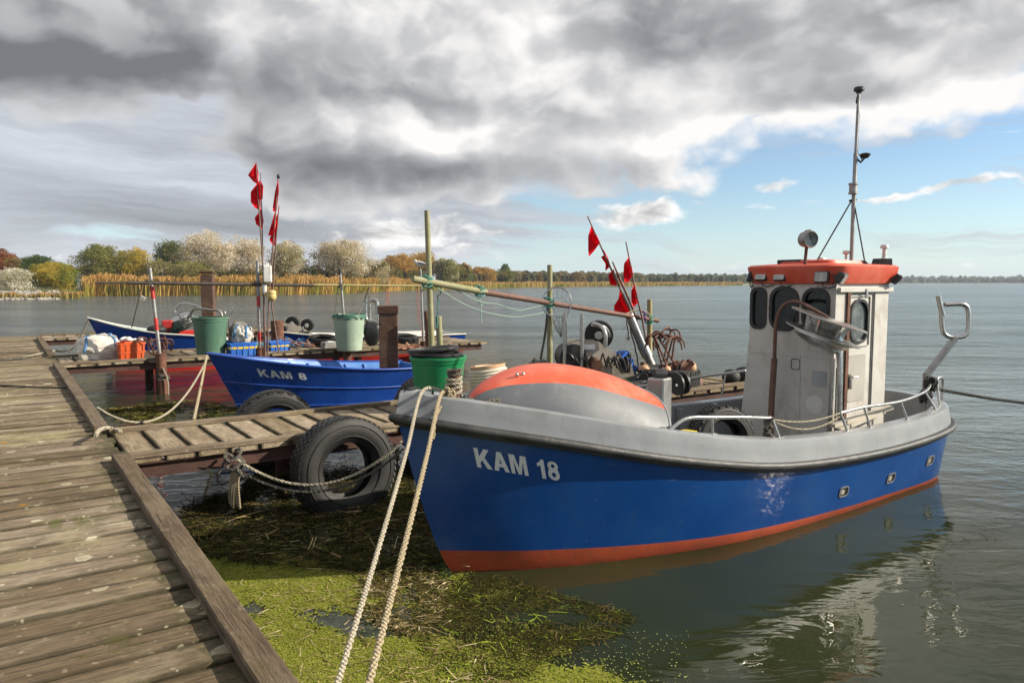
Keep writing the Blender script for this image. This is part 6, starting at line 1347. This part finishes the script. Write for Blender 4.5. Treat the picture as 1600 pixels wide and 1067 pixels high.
for lab, px, py, Y, s_ in (('black ball fender left of the wheelhouse wall', 1142, 604, 10.9, .125), ('black fender tucked behind the wheelhouse', 1162, 598, 11.0, .14)):
    q = at(px, py, Y=Y); q.z = D + s_ * .9; t = thing('fender', lab, 'fender', q); mb = MB().ball(q, s_, 16, 12, (1.1, 1, .95)); obj('ball', mb, M['rubber'], t, 60); mb = MB().tube([q + Vector((s_ * .8, 0, s_ * .5)), q + Vector((s_ * 1.2, 0, s_ * .85))], .03, 8); obj('eye', mb, M['black'], t, 50)
# black outboard behind the pale bin
q = at(582, 530, Y=17.2); t = thing('outboard_motor', 'black outboard motor tilted up between pale green bin and brown post', 'motor', Vector((q.x, q.y, D)))
c = at(581, 520, Y=17.2); mb = MB().loft([[c + Rz(.2) @ Vector((x * k, y * k * .8, z)) for x, y in rrect(0, 0, .4, .36, .1, 4)] for k, z in ((.55, -.28), (.8, -.18), (1., .0), (1.05, .1), (.8, .22), (.4, .26))], cap=True); obj('cowling', mb, M['black'], t, 50)
mb = MB().bar(c + Vector((0, 0, -.2)), Vector((c.x, c.y, D)), .12, .14); obj('shaft', mb, M['black'], t, 30)
mb = MB().tube(spline([at(571, 468, Y=17.2), at(571, 495, Y=17.2), at(575, 501, Y=17.2), at(583, 502, Y=17.2)], 4), .055, 10); mb.tube(spline([at(577, 475, Y=17.4), at(578, 500, Y=17.4), at(580, 510, Y=17.4)], 4), .04, 10); mb.tube(spline([at(579, 469, Y=17.3), at(586, 469, Y=17.3), at(589, 474, Y=17.3), at(590, 500, Y=17.3)], 4), .05, 10); obj('tube_frame', mb, M['steel'], t, 50)
# heap of orange net
mb = MB(); q = at(632, 546, Y=16.4)
for k in range(26):
    a = Vector((q.x + rnd.uniform(-.32, .32), q.y + rnd.uniform(-.2, .3), D + .02)); mb.tube(spline([a, a + Vector((rnd.uniform(-.2, .2), rnd.uniform(-.1, .1), rnd.uniform(.04, .16))), a + Vector((rnd.uniform(-.3, .3), rnd.uniform(-.1, .1), .02))], 4), .012, 4)
M['netorange'] = pm('orange_net', (.42, .16, .09), (.5, .32, .22), 14, .9); tag(obj('net_heap', mb, M['netorange'], None, 60, (q.x, q.y, D)), 'low heap of orange netting right of the brown capped post', 'net')
mb = MB(); q = at(455, 548, Y=17.2)
for k in range(30):
    a = Vector((q.x + rnd.uniform(-.5, .5), q.y + rnd.uniform(-.2, .3), D + .02)); mb.tube(spline([a, a + Vector((rnd.uniform(-.2, .2), rnd.uniform(-.1, .1), rnd.uniform(.06, .22))), a + Vector((rnd.uniform(-.3, .3), rnd.uniform(-.1, .1), .02))], 4), .012, 4)
tag(obj('rope_heap', mb, M['bluestrap'], None, 60, (q.x, q.y, D)), 'tangle of blue rope on the second jetty right of the flag sticks', 'rope')
mb = MB(); 
for k in range(20):
    a = Vector((q.x + rnd.uniform(-.4, .5), q.y + rnd.uniform(-.25, .2), D + .02)); mb.tube(spline([a, a + Vector((rnd.uniform(-.2, .2), rnd.uniform(-.1, .1), rnd.uniform(.06, .2))), a + Vector((rnd.uniform(-.3, .3), rnd.uniform(-.1, .1), .02))], 4), .013, 4)
tag(obj('rope_heap', mb, M['netorange'], None, 60, (q.x, q.y, D)), 'orange rope mixed into the blue rope tangle', 'rope')
q = at(515, 545, Y=16.8); t = thing('grey_block', 'small pale grey block left of the pale green bin', 'block', Vector((q.x, q.y, D))); mb = MB().box(Vector((q.x, q.y, D + .08)), (.36, .2, .16), Rz(jang), bev=.012); obj('block_body', mb, M['galv'], t, 30); mb = MB().box(Vector((q.x + .02, q.y - .02, D + .165)), (.16, .14, .02), Rz(jang)); obj('lid', mb, M['white'], t, None)
q = at(433, 530, Y=17.6); pole('short rusty mooring pile behind the red flag sticks', [Vector((q.x, q.y, -.4)), at(433, 501, Y=17.6)], .15, M['rust'], 'rusty_pile', 'pile')

# more gear on the finger jetty behind the cuddy
def heap(label, c, rx, ry, h, n, mat, r=.01, name='net_heap', cat='net', seed=1):
    r_ = random.Random(seed); mb = MB(); c = Vector(c)
    def fn(d, q): return Vector((d.x * rx, d.y * ry, max(0, d.z) * h)) * (1 + .3 * noise.noise(d * 2.2 + Vector((seed, 0, 0))))
    mb.ball(c, 1, 22, 12, fn=fn)
    for k in range(n):
        a = r_.uniform(0, 6.28); f = r_.uniform(.1, 1); b = a + r_.uniform(-.9, .9); g_ = r_.uniform(.1, 1)
        def sp2(a, f): return c + Vector((math.cos(a) * rx * f, math.sin(a) * ry * f, h * 1.06 * math.sqrt(max(0, 1 - f * f)) + .01))
        mb.tube(spline([sp2(a, f), sp2((a + b) / 2, (f + g_) / 2) + Vector((0, 0, r_.uniform(.0, .05))), sp2(b, g_)], 4), r, 4)
    return tag(obj(name, mb, mat, None, 50, c), label, cat)
M['netdark'] = pm('dark_green_net', (.02, .035, .025), (.05, .07, .05), 30, .9, bump=.8, bscale=60); M['netgrey'] = pm('grey_net', (.16, .15, .13), (.24, .23, .2), 30, .9, bump=.8, bscale=60)
q = at(962, 600, Y=10.0); heap('dark green net heap right of the cream net hauler', (q.x, q.y, D), .26, .2, .30, 50, M['netdark'], seed=3)
q = at(842, 600, Y=9.9); heap('grey net heap left of the cream net hauler behind the cuddy', (q.x, q.y, D), .3, .22, .42, 50, M['netgrey'], seed=5)
q = at(990, 600, Y=10.2); heap('black hose and rope tangle at the foot of the tilted flag tube', (q.x, q.y, D), .3, .2, .22, 40, M['black'], .014, 'hose_heap', 'hose', 7)
q = at(1062, 600, Y=10.9); heap('rusty chain and rope tangle beside the anchors', (q.x, q.y, D), .35, .22, .3, 46, M['rustpole'], .012, 'chain_heap', 'chain', 9)
mb = MB(); q = at(906, 560, Y=9.7)
for k in range(9): mb.tube(spline([at(884 + k * 9, 566, Y=9.68), at(888 + k * 9, 552 + (k % 3) * 5, Y=9.62), at(896 + k * 8, 560 + (k % 2) * 7, Y=9.6), at(900 + k * 8, 575, Y=9.66)], 4), .011, 5)
tag(obj('hydraulic_hoses', mb, M['black'], None, 60, q), 'black hydraulic hoses looping over the front of the cream net hauler', 'hose')
# ------------------------------------------------------------------ ropes
def rope(label, path, r, mat, cat='rope', name='rope', seg=7):
    P = path if len(path) > 24 else path
    # laid rope: three strands twisted round the path
    mb = MB(); L_ = 0; acc = [0]
    for a, b in zip(P, P[1:]): L_ += (Vector(b) - Vector(a)).length; acc.append(L_)
    n = max(8, min(900, int(L_ / (r * 1.3)))); pts = []
    for i in range(n + 1):
        s_ = L_ * i / n; j = 0
        while j < len(acc) - 2 and acc[j + 1] < s_: j += 1
        f = (s_ - acc[j]) / max(1e-6, acc[j + 1] - acc[j]); pts.append(Vector(P[j]).lerp(Vector(P[j + 1]), f))
    for k in range(3):
        st = []
        for i, p in enumerate(pts):
            d = (pts[min(i + 1, n)] - pts[max(i - 1, 0)]).normalized(); x = d.cross(Vector((.3, .2, 1))).normalized(); y = d.cross(x); a = 2 * math.pi * (k / 3 + L_ * i / n / (r * 9)); st.append(p + (x * math.cos(a) + y * math.sin(a)) * r * .52)
        mb.tube(st, r * .56, 5)
    return tag(obj(name, mb, mat, None, 70, pts[0]), label, cat)
bt = bp_ + Vector((0, 0, .25))
eA = Vector((-.62, 2.32, D + .07)); eB = Vector((-.50, 2.14, D + .07))
sA = cap_pt(661, .03) + Vector((0, 0, .016)); sB = cap_pt(690, .02) + Vector((0, 0, .016))
rope('whiter of the two mooring ropes running from the bow towards the camera', spline([bt + Vector((-.06, -.03, -.05)), sA, sA.lerp(eA, .3) - Vector((0, 0, .035)), sA.lerp(eA, .65) - Vector((0, 0, .03)), eA], 10), .0125, M['rope'])
rope('yellower of the two mooring ropes running from the bow towards the camera', spline([bt + Vector((0, -.06, -.08)), sB, sB.lerp(eB, .3) - Vector((0, 0, .03)), sB.lerp(eB, .65) - Vector((0, 0, .025)), eB], 10), .0145, M['rope2'])
def coil(label, c, R_, turns, r, mat, pitch, name='rope_turns', wob=.01, cat='rope'):
    return rope(label, [Vector(c) + Vector((math.cos(a) * R_ * (1 + wob * math.sin(a * 1.7)), math.sin(a) * R_, pitch * a / 6.28 + wob * .5 * math.sin(a * 2.3))) for a in [i * 6.28 / 16 for i in range(int(turns * 16) + 1)]], r, mat, cat, name)
coil('pale rope wound round the bow bitt', bp_ + Vector((.005, 0, .17)), .056, 4, .012, M['rope'], .033)
coil('yellowish knot of rope at the foot of the bow bitt', bp_ + Vector((-.03, -.05, .13)), .04, 3, .016, M['rope2'], .02, wob=.12)
coil('brown rope end wound at the top of the bow bitt', bp_ + Vector((.01, 0, .31)), .05, 2, .011, M['ropedk'], .028)
mb_l = [bp_ + Vector((.10, .02, .06)) + Vector((math.cos(a) * (.12 + .05 * math.sin(a * 3)), math.sin(a) * .07, .03 + .035 * math.sin(a * 2.2))) for a in [i * .3 for i in range(60)]]
rope('dark tangled rope coil on the foredeck behind the bitt', [q + B.a * .12 for q in mb_l], .017, M['ropedk'])
rope('frayed rope ends hanging over the bow edge', spline([bp_ + Vector((-.05, -.09, .16)), bp_ + Vector((-.10, -.2, .08)), bp_ + Vector((-.12, -.23, -.03)), bp_ + Vector((-.13, -.235, -.1))], 6), .018, M['rope2'])
# knot and lines on the finger jetty
kn = at(365, 716, Y=on_line(4.30, 362, 0, .03).y - .06); tn_ = on_line(4.3, 600, .55, .33)
e_ = at(628, 690, Y=6.6)
rope('grey rope drooping from the finger jetty knot across the big tyre to the boat, upper', sag(kn + Vector((.03, -.02, -.0)), e_, .32, 24), .014, M['rope'])
rope('grey rope drooping from the finger jetty knot across the big tyre to the boat, lower', sag(kn + Vector((.05, -.02, -.1)), e_ + Vector((.02, 0, -.06)), .30, 24), .014, M['ropedk'])
rope('knotted loops of old rope tied round the edge of the finger jetty', [kn + Vector((math.sin(a * 1.3) * .07 + .01 * a * .3, -.02 + .05 * math.cos(a), .06 - .012 * a + .04 * math.sin(a * 1.9))) for a in [i * .3 for i in range(70)]], .016, M['ropedk'])
fr_ = [spline([kn + Vector((.0 + .012 * k, -.03, -.1)), kn + Vector((-.03 + .018 * k + .01 * math.sin(k), -.04, -.25)), kn + Vector((-.04 + .02 * k, -.03 + .01 * math.cos(k * 2), -.42 - .02 * (k % 3)))], 5) for k in range(6)]
mb = MB()
for p in fr_: mb.tube(p, .011, 6)
tag(obj('frayed_rope', mb, M['rope2'], None, 60, kn), 'frayed rope tassel hanging below the finger jetty knot', 'rope')
rope('dark loop of hose hanging left of the finger jetty knot', spline([kn + Vector((-.06, 0, .02)), kn + Vector((-.14, -.03, -.16)), kn + Vector((-.12, -.03, -.23)), kn + Vector((-.02, -.03, -.2)), kn + Vector((.0, -.02, -.12))], 6), .013, M['ropedk'])
bow8 = k8(0, 1, 1)
rope('rope sagging from the main jetty to the bow of the bright blue boat', sag(at(152, 637, z=D + .05), bow8 + Vector((.02, 0, -.03)), .55, 22), .016, M['rope'])
rope('rope hanging from the bow of the bright blue boat to the finger jetty', sag(bow8 + Vector((.0, -.02, -.03)), on_line(5.70, 298, D + .04, -.03), .02, 12), .018, M['rope2'])
rope('pale rope end looped over the corner of the kerb timber', spline([at(150, 680, z=D + .1), at(156, 672, z=D + .11), at(168, 669, z=D + .05), at(178, 671, z=D + .03), at(188, 673, z=D + .05)], 6), .022, M['rope'])
rope('thin black line lying across the main jetty boards', [at(x, y, z=D + .015) for x, y in ((-40, 598), (0, 602), (60, 605), (100, 606), (126, 605))], .013, M['ropeblk'])
rope('pale rope lying on the far boards of the main jetty', spline([at(x, y, z=D + .02) for x, y in ((-10, 563), (30, 560), (60, 553), (85, 548))], 5), .018, M['rope'])
bow2 = k2(0, 1, 1)
rope('grey rope from the bow of the dark blue boat down to the main jetty', sag(bow2 + Vector((.02, 0, -.06)), at(88, 548, z=D + .05), .25, 14), .02, M['ropedk'])
rope('second grey rope hanging from the bow of the dark blue boat', sag(bow2 + Vector((.02, 0, -.05)), at(108, 550, z=D - .1), .05, 10), .02, M['ropedk'])
rope('rope end trailing into the water beside the leaning banded pole', [at(x, y, Y=on_line(13.12, 249, 0, .2).y) for x, y in ((254, 575), (258, 582), (261, 590), (263, 600), (263, 618))], .014, M['rope'])
coil('old rope wound round the rusty pile of the leaning banded pole', on_line(13.12, 249, at(249, 592, Y=14.4).z, .10), .11, 3, .018, M['ropedk'], .03, wob=.06)
# boat ropes
rope('black mooring rope running from the stern out of the picture to the right', sag(at(1460, 607, Y=8.25), Vector((9.2, 9.6, .55)), .12, 20), .02, M['ropeblk'])
coil('black rope wound round the stern bracket', at(1447, 612, Y=Yg) , .055, 4, .017, M['ropeblk'], -.03, wob=.06)
coil('black rope tied at the stern rail corner', at(1454, 604, Y=8.2), .05, 3, .022, M['ropeblk'], .02, wob=.12)
r1_ = at(1206, 655, Y=cap_pt(1216).y); r2_ = at(1313, 645, Y=cap_pt(1324).y)
rope('upper white cord between the two guard rails', sag(r1_, r2_, .05, 14), .009, M['rope']); rope('lower white cord between the two guard rails', sag(r1_ + Vector((0, 0, -.01)), r2_ + Vector((0, .0, -.03)), .10, 14), .008, M['rope'])
rope('bundle of old rope hanging at the end of the forward guard rail', [r1_ + Vector((-.03 + .03 * math.sin(a * 1.1), .02 * math.cos(a * 1.7), .01 - .006 * a + .015 * math.sin(a * 2))) for a in [i * .35 for i in range(90)]], .015, M['ropedk'])

# ------------------------------------------------------------------ duckweed and drifting plants
def in_poly(px, py, poly):
    c = np.zeros(len(px), bool); j = len(poly) - 1
    for i in range(len(poly)):
        xi, yi = poly[i]; xj, yj = poly[j]
        c ^= ((yi > py) != (yj > py)) & (px < (xj - xi) * (py - yi) / (yj - yi + 1e-9) + xi); j = i
    return c
def to_water(px, py, z):
    dx = (px - 800) / F; dy = (533.5 - py) / F; ry = math.cos(PITCH) + dy * math.sin(PITCH); rz = -math.sin(PITCH) + dy * math.cos(PITCH); k = (z - H) / rz
    return np.stack([dx * k, ry * k, np.full_like(px, 0) + z], 1)
def field(x, y, s, seed):
    return np.array([noise.fractal(Vector((a * s + seed, b * s, 0)), .8, 2.0, 5) for a, b in zip(x, y)])
g = np.random.default_rng(21)
# the mat: one sheet of small cells with a ragged edge, loose fronds on top
def mat_density(xs, ys):
    jl = (xs - J0.x) * fa.x + (ys - J0.y) * fa.y                       # distance from the main jetty edge
    n0 = field(xs, ys, 1.1, 3.); n1 = field(xs, ys, 4.5, 9.)
    d = 1.0 - np.clip((jl - .8) / .95, 0, 1.7) + .50 * n0 + .38 * n1
    d -= np.clip((ys - 5.6) / .45, 0, 2)
    d += np.clip((4.55 - ys) / .8, 0, .75) * np.clip((2.25 - jl) / .5, 0, 1)
    d -= .95 * np.exp(-(((xs + 1.0) / .42) ** 2 + ((ys - 4.6) / .25) ** 2)) + .7 * np.exp(-(((xs + 1.75) / .13) ** 2 + ((ys - 4.75) / .3) ** 2))
    return np.where(jl > 0, d, -1)
st_ = .016; gx, gy_ = np.meshgrid(np.arange(-3.4, .9, st_), np.arange(2.6, 6.4, st_)); gx = gx.ravel(); gy_ = gy_.ravel(); gx = gx + g.uniform(-.006, .006, len(gx)); gy_ = gy_ + g.uniform(-.006, .006, len(gy_))
dn_ = mat_density(gx, gy_); kp = dn_ + g.normal(size=len(dn_)) * .10 > .40; X = gx[kp]; Y_ = gy_[kp]; n = len(X)
q4 = np.array([[-1, -1], [1, -1], [1, 1], [-1, 1]]) * st_ * .62; V = np.zeros((n, 4, 3)); V[:, :, 0] = X[:, None] + q4[None, :, 0] + g.uniform(-.004, .004, (n, 4)); V[:, :, 1] = Y_[:, None] + q4[None, :, 1] + g.uniform(-.004, .004, (n, 4)); V[:, :, 2] = .003 + g.uniform(0, .003, (n, 1)) + g.normal(size=(n, 4)) * .0006
base = np.array([[.19, .205, .030], [.21, .22, .04], [.17, .19, .027], [.225, .225, .052]])
tone = field(X, Y_, 2.3, 17.)[:, None]; cc = base[g.integers(0, 4, n)] * g.uniform(.9, 1.08, (n, 1)) * (1 + .22 * tone)
tag(quads_obj('duckweed', V, cc, M['debris']), 'carpet of green duckweed floating beside the main jetty', 'duckweed', kind='stuff')
xs = g.uniform(-3.4, 1.1, 130000); ys = g.uniform(2.6, 6.4, 130000); dn_ = mat_density(xs, ys)
keep = g.random(130000) < np.clip(dn_ * 1.2 + .03, 0, 1); X = xs[keep]; Y_ = ys[keep]; n = len(X); Pz = np.stack([X, Y_, g.uniform(.006, .011, n)], 1)
an = g.uniform(0, 6.28, n); sz = g.uniform(.0022, .0048, n); a = np.stack([np.cos(an) * sz, np.sin(an) * sz, g.normal(size=n) * .0008], 1); b = np.stack([-np.sin(an) * sz * .8, np.cos(an) * sz * .8, g.normal(size=n) * .0008], 1)
base = np.array([[.22, .27, .033], [.29, .325, .055], [.155, .21, .028], [.33, .33, .09], [.12, .16, .028]]); cc = base[g.integers(0, 5, n)] * g.uniform(.8, 1.15, (n, 1))
cc = cc * .38 + np.array([[.20, .215, .036]]) * .62
tag(quads_obj('duckweed', np.stack([Pz - a - b, Pz + a - b, Pz + a + b, Pz - a + b], 1), cc, M['debris']), 'loose duckweed fronds on and around the green carpet', 'duckweed', kind='stuff')
def strands(name, label, poly, n, L0, L1, wd, cols, seed, z0=.006, z1=.03, flat=.25, cat='plants', curl=.14):
    g = np.random.default_rng(seed); xs_ = [p[0] for p in poly]; ys_ = [p[1] for p in poly]; px = []; py = []
    while len(px) < n:
        x = g.uniform(min(xs_), max(xs_), n * 2); y = g.uniform(min(ys_), max(ys_), n * 2); k = in_poly(x, y, poly)
        fld = np.array([noise.fractal(Vector((a_ * .012, b_ * .022, seed)), .8, 2., 4) for a_, b_ in zip(x, y)]); k &= g.random(n * 2) < np.clip(.55 + fld * 1.2, .04, 1); px += list(x[k]); py += list(y[k])
    px = np.array(px[:n]); py = np.array(py[:n]); P = to_water(px, py, 0.); P[:, 2] = g.uniform(z0, z1, n)
    an = g.normal(size=n) * .9 + g.choice([.2, 2.6], n); L = g.uniform(L0, L1, n) ** 1.0; cl = np.array(cols); cc = cl[g.integers(0, len(cl), n)] * g.uniform(.7, 1.25, (n, 1)); Q = []; Cq = []
    p = P; seg = 3; bend = g.normal(size=n) * curl; wd_ = wd * g.uniform(.5, 1.4, n)
    dz = g.normal(size=n) * flat * .12
    for k in range(seg):
        d = np.stack([np.cos(an), np.sin(an), dz * (1 - k)], 1) * (L / seg)[:, None]; s = np.stack([-np.sin(an), np.cos(an), g.normal(size=n) * .4], 1) * (wd_ / 2)[:, None]; q = p + d; q[:, 2] = np.clip(q[:, 2], z0 * .6, z1 + .04); Q.append(np.stack([p - s, p + s, q + s, q - s], 1)); Cq.append(cc); p = q; an = an + bend
    return tag(quads_obj(name, np.concatenate(Q), np.concatenate(Cq), M['debris']), label, cat, kind='stuff')
ST = [(.085, .06, .028), (.13, .092, .042), (.05, .043, .017), (.20, .15, .07), (.042, .05, .014)]
STL = [(.42, .33, .17), (.34, .26, .12), (.26, .19, .09), (.48, .40, .24)]
GR = [(.045, .055, .012), (.075, .08, .016), (.13, .14, .025), (.06, .045, .016), (.035, .032, .012)]
strands('reed_litter', 'dark matted reed litter floating below the finger jetty and tyre', [(280, 800), (440, 720), (640, 740), (690, 880), (640, 905), (520, 890), (400, 885), (310, 870)], 14000, .03, .20, .0055, ST + GR + [(.03, .028, .014)] * 5, 1, .003, .045)
strands('water_weed', 'brown green water weed drifting before the stem of the large boat', [(690, 898), (800, 905), (890, 935), (1000, 965), (960, 1000), (850, 1035), (830, 1067), (700, 1067), (640, 990), (650, 930)], 7500, .02, .12, .0034, GR + ST[:3] + [(.035, .04, .012)] * 4, 2, .002, .010, curl=.4)
strands('straw', 'pale straw pieces scattered over the duckweed', [(350, 900), (560, 880), (640, 930), (800, 1080), (460, 1080), (390, 1000)], 520, .03, .15, .0042, STL + ST[1:4], 3, .008, .022)
strands('straw', 'loose reed stalks floating among the dark litter', [(290, 790), (640, 790), (690, 900), (560, 910), (330, 870)], 230, .12, .45, .008, STL + ST + ST, 4, .02, .055, curl=.04)
strands('green_leaves', 'bright green blades among the water weed', [(660, 900), (980, 960), (830, 1067), (650, 1067)], 70, .03, .14, .005, [(.26, .32, .04), (.18, .25, .03)], 6, .008, .016)
strands('straw', 'greenish litter around the foot of the stem', [(560, 880), (700, 890), (690, 960), (640, 1000), (560, 960)], 2600, .02, .11, .0045, STL[1:] + GR + ST, 8, .006, .02)
# far litter between the finger jetties
strands('reed_litter', 'weed patch floating by the bow of the bright blue boat', [(170, 640), (300, 625), (370, 640), (330, 660), (230, 668)], 1200, .05, .3, .02, GR + ST, 7, .004, .03)
# specks drifting in open water
n = 260; xx = g.uniform(860, 1080, n); yy = g.uniform(985, 1075, n); P = to_water(xx, yy, .005); an = g.uniform(0, 6.28, n); s = g.uniform(.0015, .004, n); a = np.stack([np.cos(an) * s, np.sin(an) * s, 0 * s], 1); b = np.stack([-np.sin(an) * s, np.cos(an) * s, 0 * s], 1)
tag(quads_obj('duckweed', np.stack([P - a - b, P + a - b, P + a + b, P - a + b], 1), np.tile(np.array([[.36, .40, .16]]), (n, 1)) * g.uniform(.6, 1.2, (n, 1)), M['debris']), 'single duckweed specks drifting in the dark water', 'duckweed', kind='stuff')
# ------------------------------------------------------------------ the air
def build_haze():
    m = bpy.data.materials.new('haze'); m.use_nodes = True; T = NT(m.node_tree); T.n.clear(); o = T.new('ShaderNodeOutputMaterial'); v = T.new('ShaderNodeVolumePrincipled')
    v.inputs['Density'].default_value = .0002; v.inputs['Color'].default_value = (.78, .87, 1, 1); T.l.new(v.outputs[0], o.inputs['Volume'])
    tag(obj('haze', MB().box((0, 3030, 8), (12200, 6160, 18)), m, smooth=None), kind='stuff')
build_haze()
